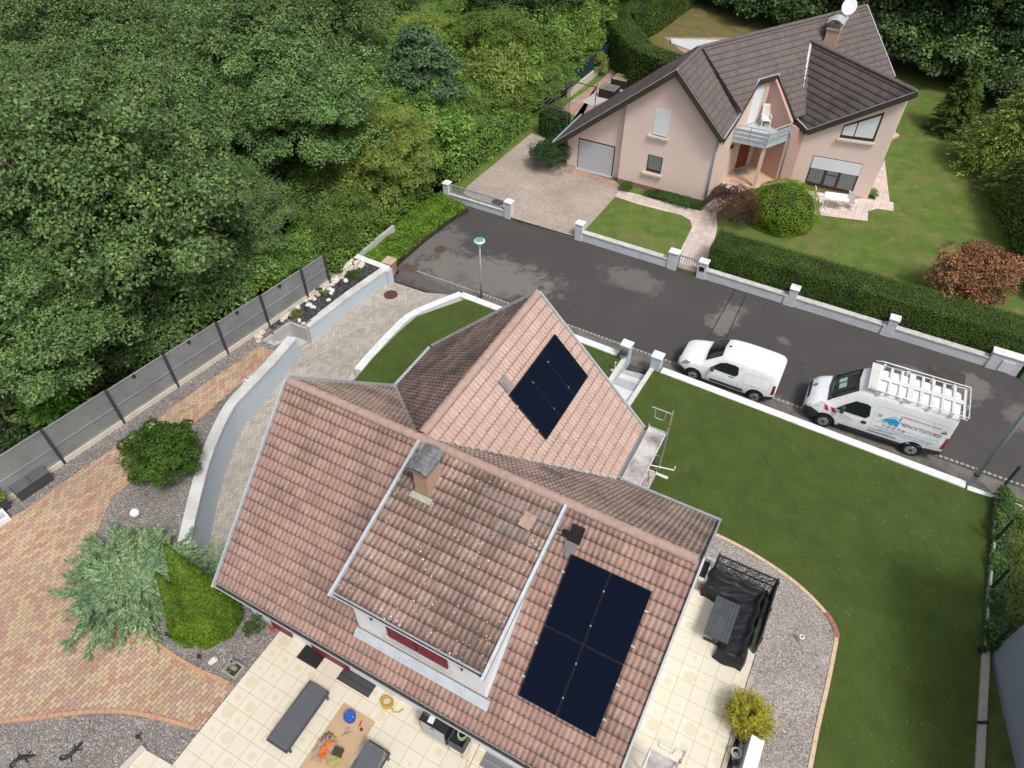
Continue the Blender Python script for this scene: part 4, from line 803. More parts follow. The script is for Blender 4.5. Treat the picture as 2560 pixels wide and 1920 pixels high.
# the tall grey louvred fence on its concrete base
fA = np.array(G('r4', 385, 1355, 1.25)[:2]); fB = np.array(G('r4', 1970, 245, 1.25)[:2]); fdv = (fB - fA) / np.linalg.norm(fB - fA); fnr = np.array([fdv[1], -fdv[0]])
fpx = [(385, 1355), (740, 1105), (1062, 880), (1345, 668), (1608, 505), (1838, 338), (1970, 245)]
fp_ = [np.dot(np.array(G('r4', *q, zleft)[:2]) - fA, fdv) for q in fpx]
fp_ = [2 * fp_[0] - fp_[1] + .05, ] + fp_; fp_ = [2 * fp_[0] - fp_[1]] + fp_
fence = thing('louvred_fence', (fA[0], fA[1], 1.25), 0, 'long grey louvred fence on a cream concrete base along the woods', 'fence')
def louvre():
    m, nt, b = newmat('grey_louvre'); tc = nt.nodes.new('ShaderNodeTexCoord'); sx = nt.nodes.new('ShaderNodeSeparateXYZ'); LK(nt, tc.outputs['Object'], sx.inputs[0])
    v = coords(nt, 'World'); c = ramp(nt, noise(nt, v, .8, 6, .7), [(.3, (.20, .21, .21)), (.7, (.30, .31, .31))])
    c = mix(nt, ramp(nt, noise(nt, v, .5, 4), [(.55, (0, 0, 0)), (.7, (.5, .5, .5))]), c, (.34, .35, .35))
    LK(nt, c, b.inputs['Base Color']); b.inputs['Roughness'].default_value = .6; return m
M_louv = louvre(); M_post = plain('slate_blue_post', (.035, .05, .06), .5)
fh_ = 1.62
for i in range(len(fp_) - 1):
    a = fA + fdv * fp_[i]; b = fA + fdv * fp_[i + 1]; z0 = zleft(*a); z1 = zleft(*b); zt = 1.95 - .30 * max(0, min(1, (fp_[i] + 6) / 20))
    MB().beam((*(a - fnr * .0), (z0 + .0)), (*b, (z1 + .0)), .16, .44).build('concrete_base', M_cream, fence, world=True)
    pn = MB(); n = int((fp_[i + 1] - fp_[i]) / .10)
    for k in range(n):
        p = a + (b - a) * ((k + .5) / n); zz = z0 + (z1 - z0) * (k + .5) / n
        pn.beam((*p, zz + .24), (*p, zz + zt), .068, .014, up=(fnr[0] * .97 + fdv[0] * .24, fnr[1] * .97 + fdv[1] * .24, 0))
    pn.beam((*a, z0 + .26), (*b, z1 + .26), .05, .05); pn.beam((*a, z0 + .93), (*b, z1 + .93), .065, .045); pn.beam((*a, z0 + zt), (*b, z1 + zt), .06, .05)
    pn.beam((*(a - fnr * .02), z0 + .12 + zt / 2), (*(b - fnr * .02), z1 + .12 + zt / 2), .01, zt - .26)
    pn.build('louvre_panel', M_louv, fence, world=True)
for i in range(1, len(fp_)):
    a = fA + fdv * fp_[i]; z0 = zleft(*a); fz = 1.95 - .30 * max(0, min(1, (fp_[i - 1] + 6) / 20)); MB().beam((*(a + fnr * .05), z0 - .1), (*(a + fnr * .05), z0 + fz + .06), .09, .09, up=(fdv[0], fdv[1], 0)).build('post', M_post, fence, world=True)
for i in (3, 4, 5, 6):
    t_ = fp_[i] * .55 + fp_[i + 1 if i + 1 < len(fp_) else i] * .45; a = fA + fdv * t_ + fnr * .05; MB().box((*a, zleft(*a) + 1.95 - .30 * max(0, min(1, (t_ + 6) / 20)) - .04), (.12, .1, .1), .97).build('solar_light', M_black, fence, world=True)
# right-hand boundary: kerb, posts, wire mesh
kt = thing('boundary_kerb', (*FEN[0][:2], .3), 0, 'pale concrete kerb with green wire fence at the edge of the lawn', 'fence')
for (a, b) in ((FEN[0], FEN[1]), (FEN[1], FEN[2]), (FEN[2], FEN[3])):
    MB().beam((a[0], a[1], a[2] + .02), (b[0], b[1], b[2] + .02), .07, .22, ext=.0).build('kerb', nm('weathered_kerb', (.55, .55, .52), (.30, .30, .27), 6, .9), kt, world=True)
M_green = plain('dark_green_post', (.01, .03, .022), .5)
mesh = plain('green_wire', (.02, .06, .045), .5)
for (x, y, z, hh) in ((500, 140, .5, 1.35), (425, 610, .75, 1.45), (380, 1030, .95, 1.45)):
    a = G('c8', x, y, z); MB().beam((a[0], a[1], z - .1), (a[0], a[1], z + hh), .07, .07).build('post', M_green, kt, world=True)
for (a, b) in ((FEN[0], FEN[1]), (FEN[1], FEN[2]), (FEN[2], FEN[3])):
    m = MB(); L_ = np.linalg.norm(b - a)
    for k in range(int(L_ / .2) + 1): p = a + (b - a) * min(1, k * .2 / L_); m.beam((p[0] + .08, p[1], p[2] + .1), (p[0] + .08, p[1], p[2] + 1.3), .006, .006)
    for k in range(7): m.beam((a[0] + .08, a[1], a[2] + .1 + k * .2), (b[0] + .08, b[1], b[2] + .1 + k * .2), .006, .006)
    m.build('wire_mesh', mesh, kt, world=True)
# neighbour's grey building at the lower right
ng = [FEN[3] + np.array([.22, -.02, 0]), FEN[6] + np.array([.22, -6, 0])]; d_ = unit(ng[1] - ng[0]); pr = np.array([-d_[1], d_[0], 0]); pr = pr if pr[0] > 0 else -pr
nb = thing('grey_building', (ng[0][0], ng[0][1], 1.1), 0, 'plain slate grey building wall rising at the lower right of the lawn', 'building')
MB().prism([tuple((ng[0])[:2]), tuple((ng[1])[:2]), tuple((ng[1] + pr * 8)[:2]), tuple((ng[0] + pr * 8)[:2])], .8, 7.0).build('wall', nm('slate_grey_render', (.27, .31, .345), (.25, .29, .325), 1.5, .85, bmp=.1), nb, world=True)
MB().prism([tuple((ng[0] - pr * .3)[:2]), tuple((ng[1] - pr * .3)[:2]), tuple((ng[1] + pr * 8.3)[:2]), tuple((ng[0] + pr * 8.3)[:2])], 7.0, 7.25).build('roof_slab', M_dark, nb, world=True)
kb = thing('coping_strip', (*FEN[3][:2], 1.1), 0, 'beige coping along the foot of the grey building', 'kerb')
MB().beam((FEN[3][0] + .02, FEN[3][1], 1.22), (FEN[5][0] + .02, FEN[5][1], 1.22), .22, .14, ext=.1).build('coping', nm('beige_coping', (.44, .42, .36)), kb, world=True)
MB().beam((FEN[5][0] + .02, FEN[5][1] - .1, 1.22), (FEN[6][0] + .02, FEN[6][1], 1.22), .22, .14).build('coping', nm('beige_coping', (.44, .42, .36)), kb, world=True)
MB().box((FEN[3][0] - .12, FEN[3][1], 1.3), (.16, .16, .2)).build('bracket', M_black, kb, world=True); MB().box((FEN[4][0], FEN[4][1], 1.3), (.3, .08, .06)).build('strap', M_black, kb, world=True)
MB().beam((FEN[3][0] + .1, FEN[3][1] + .05, 1.0), (FEN[3][0] + .1, FEN[3][1] + .05, 2.9), .07, .07).build('post', M_green, kb, world=True)
# far street wall of the pink house
def fwp(z, x, y, h): return np.array(G(z, x, y, h)[:2])
def fwall(label, pa, pb, zt=.50, rail=False):
    a = far0 + fdir * ((pa - far0) @ fdir); b = far0 + fdir * ((pb - far0) @ fdir)
    t = thing('street_wall', (a[0], a[1], 0), 0, label, 'wall')
    m = MB(); ribbon(m, stl([a, b]), .0, .24, -.1, zt); m.build('wall_body', M_blue if False else nm('pale_grey_render', (.62, .65, .69), (.55, .58, .62), 1.5, .8), t, world=True)
    m = MB(); ribbon(m, stl([a, b]), -.04, .28, zt, zt + .06); m.build('coping', nm('stained_coping', (.66, .66, .64), (.42, .42, .40), 4, .85), t, world=True)
    return t, a, b
PX = {}
def fpil(key, label, z, x, y, zt, w=.42, box=None, taper=False):
    p = fwp(z, x, y, 0); s_ = (p - far0) @ fdir; c = far0 + fdir * s_ + fn * .14; PX[key] = far0 + fdir * s_
    pillar(label, c, w, .40, -.1, zt, math.atan2(fdir[1], fdir[0]), box, 'wall_pillar', mat=nm('pale_grey_render', (.62, .65, .69)), taper=taper)
fpil('a', 'wall pillar at the woodland end of the grey railing', 'r2', 795, 1195, 1.0, .36)
fpil('b', 'wall pillar on the left of the paved drive entrance', 'r2', 1142, 1335, 1.0)
fpil('c', 'wall pillar on the right of the paved drive entrance', 'r2', 1565, 1475, 1.0, taper=False)
fpil('d', 'sloping wall pillar left of the small metal gate', 'r8', 40, 180, 1.0, .5)
fpil('e', 'wall pillar with a black letterbox right of the small gate', 'r8', 220, 230, .95, .45, 'flap')
fpil('f', 'first slanted pillar in front of the clipped hedge', 'r8', 765, 395, 1.0, .40, taper=True)
fpil('g', 'second slanted pillar in front of the clipped hedge', 'r8', 1362, 575, 1.0, .40, taper=True)
fpil('h', 'wide white pillar with meter door at the hedge end', 'r8', 2050, 790, .9, 1.3)
w_, a, b = fwall('short street wall under the grey railing', PX['a'] + fdir * .2, PX['b'] - fdir * .2, .38)
rl = thing('railing', (a[0], a[1], .44), 0, 'grey steel railing on the short street wall', 'railing')
M_rail = plain('blue_grey_steel', (.25, .29, .33), .5)
a3 = np.array([*(a + fn * .12), 0]); b3 = np.array([*(b + fn * .12), 0])
MB().beam(a3 + [0, 0, .98], b3 + [0, 0, .98], .08, .05).build('top_rail', M_rail, rl, world=True); MB().beam(a3 + [0, 0, .52], b3 + [0, 0, .52], .05, .04).build('bottom_rail', M_rail, rl, world=True)
m = MB(); n = 26
for k in range(n): p = a3 + (b3 - a3) * (k + .5) / n; m.beam(p + [0, 0, .52], p + [0, 0, .98], .02, .02, up=(fdir[0], fdir[1], 0))
m.build('bars', M_rail, rl, world=True, kind='stuff') if False else m.build('bars', M_rail, rl, world=True)
fwall('street wall along the small front lawn', PX['c'] + fdir * .2, PX['d'] - fdir * .25)
fwall('street wall stretch nearest the letterbox pillar below the hedge', PX['e'] + fdir * .2, PX['f'] - fdir * .2)
fwall('middle street wall stretch below the clipped hedge', PX['f'] + fdir * .2, PX['g'] - fdir * .2)
fwall('right street wall stretch below the clipped hedge', PX['g'] + fdir * .2, PX['h'] - fdir * .6)
gt = thing('garden_gate', (*(PX['d'] + fdir * .3), 0), math.atan2(fdir[1], fdir[0]), 'small grey barred metal gate between two pillars', 'gate')
gw = float((PX['e'] - PX['d']) @ fdir) - .5
for x in (.02, gw): MB().box((x, .12, .5), (.05, .05, .85)).build('gate_stile', M_rail, gt)
for z in (.1, .9): MB().box((gw / 2, .12, z), (gw, .045, .06)).build('gate_rail', M_rail, gt)
m = MB()
for k in range(7): m.box((gw * (k + 1) / 8, .12, .5), (.022, .022, .8))
m.build('bars', M_rail, gt)
c = PX['h'] - fn * .08
mt = thing('meter_cabinet', (*(c + fdir * .1), .0), math.atan2(fdir[1], fdir[0]), 'white meter cabinet door set in the end pillar', 'cabinet'); MB().box((0, 0, .38), (.5, .04, .6)).build('door', plain('cabinet_white', (.66, .68, .70)), mt)
c = PX['h'] + fdir * 1.25 + fn * .1
gb = thing('utility_cabinet', (*c, 0), math.atan2(fdir[1], fdir[0]), 'green utility cabinet standing at the right end of the street wall', 'cabinet')
MB().box((0, 0, .5), (.9, .5, 1.1)).build('housing', plain('cabinet_green', (.14, .26, .14), .6), gb, bevel=.01); MB().box((0, -.26, .5), (.75, .03, .9)).build('door', plain('cabinet_green_light', (.20, .32, .19), .6), gb)
gb2 = thing('utility_cabinet', (*(c + fdir * 1.1), 0), math.atan2(fdir[1], fdir[0]), 'pale grey utility cabinet beside the green one', 'cabinet'); MB().box((0, 0, .42), (.8, .4, .9)).build('housing', plain('cabinet_grey', (.62, .64, .63)), gb2, bevel=.01); MB().box((0, -.21, .42), (.65, .03, .7)).build('door', plain('cabinet_grey2', (.68, .70, .69)), gb2)
st = G('r2', 1360, 1400, 0)
for k, o_ in enumerate((0, -.16)):
    p, q = PX['b'] + fdir * .25 + fn * (.2 + o_), PX['c'] - fdir * .25 + fn * (.2 + o_)
    MB().beam((*p, .0), (*q, .0), .07, .07 - .02 * k).build('drive_threshold', nm('threshold_concrete', (.34, .31, .28), (.22, .2, .18), 5, .9), world=True, kind='structure')
# street lamps, bin, manhole covers
def lamp(p, h, label, z0=0):
    t = thing('street_lamp', (p[0], p[1], z0), 0, label, 'street lamp')
    MB().tube([(0, 0, 0), (0, 0, h * .6), (0, 0, h)], [.065, .055, .045] if h < 5 else [.10, .09, .08], 12).build('pole', nm('grey_green_pole', (.34, .40, .42), (.28, .33, .35), 2, .5), t, smooth=True)
    if h < 5:
        MB().tube([(0, 0, h), (0, 0, h + .16)], [.05, .10], 12).build('lamp_neck', plain('lamp_grey', (.5, .55, .55)), t, smooth=True)
        MB().tube([(0, 0, h + .16), (0, 0, h + .36)], [.11, .21], 20).build('lamp_bowl', plain('frosted_bowl', (.72, .78, .78), .2), t, smooth=True)
        MB().tube([(0, 0, h + .36), (0, 0, h + .40), (0, 0, h + .44)], [.27, .27, .22], 24).build('lamp_hood', plain('lamp_rim', (.55, .62, .62), .3), t, smooth=False)
        MB().cyl((0, 0, h + .441), .19, .012, 24).build('lamp_lens', plain('teal_lens', (.09, .38, .36), .3), t)
    else:
        MB().tube([(0, 0, h), (.3, .0, h + .3), (1.0, 0, h + .5)], [.045, .04, .04], 8).build('lamp_arm', plain('lamp_grey', (.5, .55, .55)), t); MB().box((1.2, 0, h + .5), (.5, .25, .12)).build('lamp_head', plain('lamp_grey', (.5, .55, .55)), t)
    return t
lamp(G('o', 1203.5, 748, 0), 3.12, 'slim street lamp with a round teal top beside the road')
l2 = G('r8', 1862, 1492, .42); l2b = lamp((l2[0], l2[1]), 7.5, 'grey lamp post leaning across the lower right of the street wall', .42)
MB().cyl((0, 0, .62), .115, .05).build('band', M_black, l2b)
bq = G('a5', 1850, 225, 0); bn = thing('wheelie_bin', (bq[0] - .02, bq[1] + .12, 0), -.45, 'tan wheelie bin at the end of the rockery wall', 'bin')
m = MB(); vs = [(sx * (.20 if z < .5 else .27), sy * (.20 if z < .5 else .27), z) for z in (.05, .88) for sx, sy in ((-1, -1), (1, -1), (1, 1), (-1, 1))]
m.add(vs, [(3, 2, 1, 0), (4, 5, 6, 7)] + [(i, (i + 1) % 4, 4 + (i + 1) % 4, 4 + i) for i in range(4)]); m.build('bin_body', nm('tan_plastic', (.42, .26, .15), (.36, .22, .12), 2, .6), bn)
MB().box((0, 0, .92), (.60, .60, .06), rx=0).build('lid', nm('beige_lid', (.58, .44, .32)), bn, bevel=.02)
for s_ in (-1, 1): MB().tube([(s_ * .24, .22, .1), (s_ * .27, .22, .1)], .1, 14).build('wheel', M_black, bn)
def manhole(p, r, label, z, col=(.11, .055, .045), name='manhole_cover'):
    t = thing(name, (p[0], p[1], z), 0, label, 'manhole cover'); MB().cyl((0, 0, 0), r, .012, 32).build('ring', nm('rusty_ring', tuple(c * 1.3 for c in col)), t); MB().cyl((0, 0, .002), r * .88, .016, 32).build('lid', nm('rusty_iron_' + name + str(col[0]), col, tuple(c * .6 for c in col), 20, .8, bmp=.5), t)
manhole(G('a5', 1845, 430, 0), .36, 'round rusty manhole cover in the paved drive', zdrive(*G('a5', 1845, 430, 0)[:2]) + .01)
manhole(G('r2', 735, 1520, 0), .33, 'round brownish manhole cover in the road near the lamp', .005, (.10, .085, .07))
manhole(G('r2', 1085, 1235, .17), .38, 'dark round cover in the pink-house drive behind the railing', .18, (.09, .05, .045))
manhole(G('r8', 1640, 782, 0), .17, 'small ring cover in the road, left of a pair', .014, (.13, .07, .06)); manhole(G('r8', 1715, 842, 0), .17, 'small ring cover in the road, right of a pair', .014, (.13, .07, .06))
q = [tuple(G('r8', *k, 0)[:2]) for k in ((1622, 755), (1840, 820), (1835, 890), (1610, 815))]
MB().prism(q, -.02, .006).build('cover_plate', nm('dark_asphalt_plate', (.045, .043, .04), (.07, .066, .06), 9, .9), world=True, kind='structure')
# ------------------------------------------------------------------ the pink house across the street
ph = thing('pink_house', K(-1, 3, .16), T2, 'pale pink rendered house with steep dark brown tiled roofs and a corner balcony', 'house')
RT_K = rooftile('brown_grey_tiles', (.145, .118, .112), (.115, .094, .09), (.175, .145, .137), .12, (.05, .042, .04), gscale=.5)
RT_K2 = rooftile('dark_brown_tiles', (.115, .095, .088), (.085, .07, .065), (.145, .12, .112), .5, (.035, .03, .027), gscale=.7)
AL = R(58.6); KM = KU * math.cos(AL) + KV * math.sin(AL); KS = KU * math.sin(AL) - KV * math.cos(AL)
kk = .88; K0 = K(-2.62, 3.25, 7.62); dM = unit(KS - np.array([0, 0, kk])); fM = math.sqrt(1 + kk * kk)
def KMp(m, s, up=0): return K0 + KM * m + KS * s + np.array([0, 0, -kk * s + up])
def zM(u, v): return 7.62 - kk * (.853 * (u + 2.62) - .521 * (v - 3.25))
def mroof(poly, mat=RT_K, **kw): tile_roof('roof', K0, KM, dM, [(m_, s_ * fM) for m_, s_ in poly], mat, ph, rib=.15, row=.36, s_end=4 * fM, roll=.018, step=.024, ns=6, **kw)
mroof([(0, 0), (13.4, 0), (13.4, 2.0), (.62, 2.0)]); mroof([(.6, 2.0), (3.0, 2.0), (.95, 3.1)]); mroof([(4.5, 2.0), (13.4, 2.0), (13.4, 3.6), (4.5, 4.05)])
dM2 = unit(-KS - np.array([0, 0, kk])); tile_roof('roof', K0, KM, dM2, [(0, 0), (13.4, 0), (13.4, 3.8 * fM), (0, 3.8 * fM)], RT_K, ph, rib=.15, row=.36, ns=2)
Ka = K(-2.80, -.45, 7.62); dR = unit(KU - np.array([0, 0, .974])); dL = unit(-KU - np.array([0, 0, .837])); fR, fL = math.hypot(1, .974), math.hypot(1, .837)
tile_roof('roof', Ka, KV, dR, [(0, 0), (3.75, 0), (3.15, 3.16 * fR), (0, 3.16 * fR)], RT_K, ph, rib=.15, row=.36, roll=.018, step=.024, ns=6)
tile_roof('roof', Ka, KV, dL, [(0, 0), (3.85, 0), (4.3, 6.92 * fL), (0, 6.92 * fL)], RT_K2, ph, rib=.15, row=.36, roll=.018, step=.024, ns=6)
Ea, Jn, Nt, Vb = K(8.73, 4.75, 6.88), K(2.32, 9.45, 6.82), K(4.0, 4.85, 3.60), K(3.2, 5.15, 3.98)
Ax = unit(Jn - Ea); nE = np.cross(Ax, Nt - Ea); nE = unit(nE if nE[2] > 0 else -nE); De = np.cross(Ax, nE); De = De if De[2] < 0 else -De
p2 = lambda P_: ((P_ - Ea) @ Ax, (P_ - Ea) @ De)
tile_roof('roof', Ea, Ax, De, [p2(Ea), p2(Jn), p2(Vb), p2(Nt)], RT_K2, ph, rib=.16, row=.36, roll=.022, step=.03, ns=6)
# hidden side of the east roof
m = MB(); b1_, b2_ = Ea + KM * .25 - np.array([0, 0, .28]), Jn + KM * .25 - np.array([0, 0, .28]); m.add([Ea, Jn, b2_, b1_], [(0, 1, 2, 3)]); m.build('roof_back', RT_K2, ph, world=True)
M_kr = nm('dark_ridge_clay', (.16, .135, .125), (.10, .085, .08), 5, .9)
ridge_caps(KMp(0, 0, .02), KMp(13.4, 0, .02), M_kr, ph, .11, .36); ridge_caps(Ka, K(-2.62, 3.35, 7.64), M_kr, ph, .11, .36); ridge_caps(Ea + np.array([0, 0, .03]), Jn + np.array([0, 0, .03]), M_kr, ph, .11, .36)
def kwall(name, p, q, z0, zp, zq, mat=M_pink, th=.18, par=ph):
    P_, Q_ = K(*p), K(*q); d = unit(Q_ - P_); n = np.array([-d[1], d[0], 0]) * th
    vs = [P_ + [0, 0, z0], Q_ + [0, 0, z0], Q_ + [0, 0, zq], P_ + [0, 0, zp]]; vs += [v + n for v in vs]
    return MB().add(vs, [(0, 1, 2, 3), (7, 6, 5, 4), (0, 4, 5, 1), (1, 5, 6, 2), (2, 6, 7, 3), (3, 7, 4, 0)]).build(name, mat, par, world=True)
def uprof(name, pts, v0, v1, mat=M_pink):
    n = len(pts); vs = [K(u, v0, z) for u, z in pts] + [K(u, v1, z) for u, z in pts]
    return MB().add(vs, [tuple(range(n)), tuple(range(n, 2 * n))[::-1]] + [(i, n + i, n + (i + 1) % n, (i + 1) % n) for i in range(n)]).build(name, mat, ph, world=True)
zl_ = lambda u: 7.62 - .837 * (-2.8 - u) - .2; zr2 = lambda u: 7.62 - .974 * (u + 2.8) - .2
uprof('wall', [(-5.45, .1), (0, .1), (0, zr2(0)), (-2.8, 7.40), (-5.45, zl_(-5.45))], 0, 2.6)
uprof('wall', [(-9.1, .1), (-5.4, .1), (-5.4, zl_(-5.4)), (-9.1, zl_(-9.1))], .4, 3.2)
uprof('plinth', [(-5.47, .1), (.01, .1), (.01, .42), (-5.47, .42)], -.025, .0, M_plinth)
kwall('wall', (0, .0), (.2, 2.7), .1, 4.35, 4.45, nm('peach_render', (.70, .55, .45), (.66, .51, .42), .8, .9)); kwall('wall', (.2, 2.7), (.41, 4.89), .1, 4.6, zM(.41, 4.89) - .2, nm('peach_render', (.70, .55, .45), (.66, .51, .42), .8, .9))
kwall('wall', (.41, 4.89), (1.15, 6.04), .1, zM(.41, 4.89) - .2, zM(1.15, 6.04) - .2, nm('peach_render', (.70, .55, .45)))
kwall('wall', (1.15, 6.04), (3.0, 4.85), .1, zM(1.15, 6.04) - .2, zM(3.0, 4.85) - .25, nm('shaded_pink_render', (.56, .36, .30), (.53, .33, .28), .8, .9))
kwall('wall', (3.0, 4.85), (3.9, 5.1), .1, 3.75, 3.40, nm('shaded_pink_render', (.56, .36, .30)))  # deeper pink render: shade of the side-facing wall under the eave, put into its colour
kwall('wall', (3.9, 5.1), (8.44, 5.23), .1, 3.42, 6.52)
kwall('wall', (8.44, 5.23), (8.5, 6.2), .1, 6.4, 6.0); kwall('wall', (8.5, 6.2), (7.4, 12.6), .1, 4.0, 4.1); kwall('wall', (7.4, 12.6), (1.6, 16.2), .1, 4.1, 4.1); kwall('wall', (1.6, 16.2), (-5.6, 5.1), .1, 4.1, 4.1); kwall('wall', (-5.6, 5.1), (-5.4, 2.6), .1, 4.1, 4.1)
# fascia boards with a zinc edge
fpts = [(K(-9.72, -.48, 1.84), K(-2.8, -.48, 7.62)), (K(-2.8, -.48, 7.62), K(.38, -.48, 4.53)), (K(.40, -.48, 4.53), K(.40, 2.55, 4.58)), (K(.40, 2.55, 4.58), KMp(3.0, 2.0)), (KMp(3.0, 2.0), KMp(4.5, 2.0)), (KMp(4.5, 2.0), Vb), (Vb, Nt), (Nt, Ea)]
for i, (a, b) in enumerate(fpts):
    MB().beam(a - [0, 0, .13], b - [0, 0, .13], .05, .34, ext=.01).build('fascia_board', M_fasc, ph, world=True); MB().beam(a + [0, 0, .055], b + [0, 0, .055], .07, .035, ext=.02).build('edge_trim', M_zinc, ph, world=True)
for (a, b) in ((KMp(13.42, 0, .05), KMp(13.42, 3.6, .05)), (K(-9.74, -.48, 1.9), K(-9.74, 3.85, 1.9))): MB().beam(a, b, .06, .10).build('edge_trim', M_zinc, ph, world=True)
MB().beam(Jn + [0, 0, .03], Vb + [0, 0, .05], .12, .02).build('valley_flashing', M_zinc, ph, world=True)
for (u, z) in ((-7.9, zl_(-7.9)), (-5.6, zl_(-5.6)), (-4.4, zl_(-4.4)), (-.9, zr2(-.9)), (-.15, zr2(-.15))): MB().beam(K(u, -.4, z - .05), K(u, .1, z - .05), .12, .16).build('purlin_end', M_frame, ph, world=True)
# openings
def kbox(name, u0, u1, z0, z1, v, d, mat, par, **k): # slab on a v=const wall
    return MB().add([K(u, vv, z) for u in (u0, u1) for vv in (v, v - d) for z in (z0, z1)], [(0, 1, 3, 2), (4, 6, 7, 5), (0, 4, 5, 1), (2, 3, 7, 6), (0, 2, 6, 4), (1, 5, 7, 3)]).build(name, mat, par, world=True, **k)
w1 = thing('window', (0, 0, 0)); w1.parent = ph; w1.location = (0, 0, 0); kbox('roller_shutter', -3.72, -2.86, 3.68, 5.20, 0, .015, M_shut, w1); kbox('sill', -3.92, -2.72, 3.50, 3.62, 0, .16, M_cream, w1); kbox('shadow_gap', -3.74, -2.84, 3.63, 3.68, 0, .01, M_frame, w1)
w2 = thing('window', (0, 0, 0)); w2.parent = ph; w2.location = (0, 0, 0); kbox('frame', -3.76, -2.86, 1.38, 2.42, 0, .012, M_frame, w2); kbox('pane', -3.70, -2.92, 1.56, 2.38, 0, .02, M_curt, w2); kbox('sill', -3.96, -2.74, 1.18, 1.30, 0, .16, M_cream, w2)
gd = thing('garage_door', (0, 0, 0)); gd.parent = ph; gd.location = (0, 0, 0); kbox('door_frame', -8.36, -5.96, .16, 2.16, .4, .01, M_frame, gd)
m = MB()
for i in range(9):
    vs = [K(u, .4 - d, z) for u in (-8.30, -6.02) for (d, z) in ((.02, .2 + i * .21), (.035, .21 + i * .21), (.035, .385 + i * .21), (.02, .40 + i * .21))]; m.add(vs, [(0, 1, 5, 4), (1, 2, 6, 5), (2, 3, 7, 6)])
m.build('door_leaf', nm('grey_white_door', (.50, .52, .55), (.46, .48, .51), 2, .5), gd, world=True); kbox('threshold', -8.4, -5.9, .1, .2, .4, .2, M_conc, gd)
vf = 5.23 - .05
def fb(u): return 5.1 + (u - 3.9) / 4.54 * .13
def fpoly(name, pts, d, mat, par):
    vs = [K(u, fb(u) - d, z) for u, z in pts] + [K(u, fb(u) + .01, z) for u, z in pts]; n = len(pts); return MB().add(vs, [tuple(range(n)), tuple(range(n, 2 * n))[::-1]] + [(i, (i + 1) % n, n + (i + 1) % n, n + i) for i in range(n)]).build(name, mat, par, world=True)
w3 = thing('window', (0, 0, 0)); w3.parent = ph; w3.location = (0, 0, 0)
fpoly('frame', [(5.80, 3.48), (7.62, 3.62), (7.60, 5.36), (5.80, 4.20)], .01, M_frame, w3); fpoly('blind', [(5.86, 3.66), (6.47, 3.70), (6.47, 4.50), (5.86, 4.14)], .02, M_shut, w3); fpoly('blind', [(6.53, 3.71), (7.50, 3.79), (7.50, 5.15), (6.53, 4.54)], .02, M_shut, w3); fpoly('sill', [(5.72, 3.32), (7.70, 3.46), (7.70, 3.56), (5.72, 3.42)], .16, M_cream, w3)
w4 = thing('patio_door', (0, 0, 0)); w4.parent = ph; w4.location = (0, 0, 0)
fpoly('frame', [(4.76, .20), (7.54, .26), (7.54, 2.24), (4.76, 2.12)], .01, M_frame, w4); fpoly('roller_shutter', [(4.80, 1.36), (7.52, 1.48), (7.52, 2.20), (4.80, 2.08)], .035, M_shut, w4)
for (u0, u1, z0, z1) in ((4.84, 5.62, .46, 1.36), (5.80, 6.42, .46, 1.10), (5.80, 6.42, 1.18, 1.40), (6.58, 7.44, .46, 1.46)): fpoly('pane', [(u0, z0), (u1, z0), (u1, z1), (u0, z1)], .02, M_curt, w4)
fpoly('plinth', [(4.6, .1), (7.6, .1), (7.6, .26), (4.6, .22)], .02, M_plinth, ph)
# porch: door, post, balcony, downpipes, lantern
def dwall(name, t0, t1, z0, z1, d, mat, par):
    a, b = K(.41, 4.89), K(1.15, 6.04); e = b - a; n = unit(np.array([e[1], -e[0], 0])); vs = []
    for t in (t0, t1):
        for dd in (0, d):
            for z in (z0, z1): vs.append(a + e * t + n * dd + [0, 0, z])
    return MB().add(vs, [(0, 1, 3, 2), (4, 6, 7, 5), (0, 4, 5, 1), (2, 3, 7, 6), (0, 2, 6, 4), (1, 5, 7, 3)]).build(name, mat, par, world=True)
fd = dwall('front_door', .08, .72, .2, 2.4, .03, nm('red_brown_door', (.20, .06, .03), (.15, .045, .02), 4, .5), ph); dwall('balcony_shutter', .1, .62, 3.1, 5.3, .03, M_shut, ph); dwall('door_frame', .76, .84, .2, 5.2, .05, M_cream, ph)
MB().beam(K(2.1, 3.45, .2), K(2.1, 3.45, 2.85), .20, .20, up=tuple(KV)).build('porch_post', nm('peach_render', (.70, .55, .45)), ph, world=True)
bal = thing('balcony', (0, 0, 0)); bal.parent = ph; bal.location = (0, 0, 0)
bp = [(.12, 3.0), (2.2, 3.1), (3.1, 4.75), (2.95, 4.9), (1.15, 6.0), (.42, 4.9)]
MB().prism([tuple(K(u, v)[:2]) for u, v in bp], 2.82, 3.05).build('floor_slab', nm('grey_white_slab', (.50, .54, .57)), bal, world=True)
for z, hh in ((3.12, .14), (3.36, .18), (3.60, .18)):
    for a, b in ((bp[0], bp[1]), (bp[1], bp[2])): MB().beam(K(*a, z), K(*b, z), .03, hh).build('rail_board', nm('balcony_grey', (.38, .43, .46), (.33, .38, .41), 3, .5), bal, world=True)
for a, b in ((bp[0], bp[1]), (bp[1], bp[2])): MB().beam(K(*a, 3.88), K(*b, 3.88), .05, .05).build('handrail', M_zinc, bal, world=True)
for a in (bp[0], (1.15, 3.05), bp[1], (2.65, 3.93), bp[2]): MB().beam(K(*a, 3.0), K(*a, 3.88), .04, .04, up=tuple(KU)).build('rail_post', M_rail, bal, world=True)
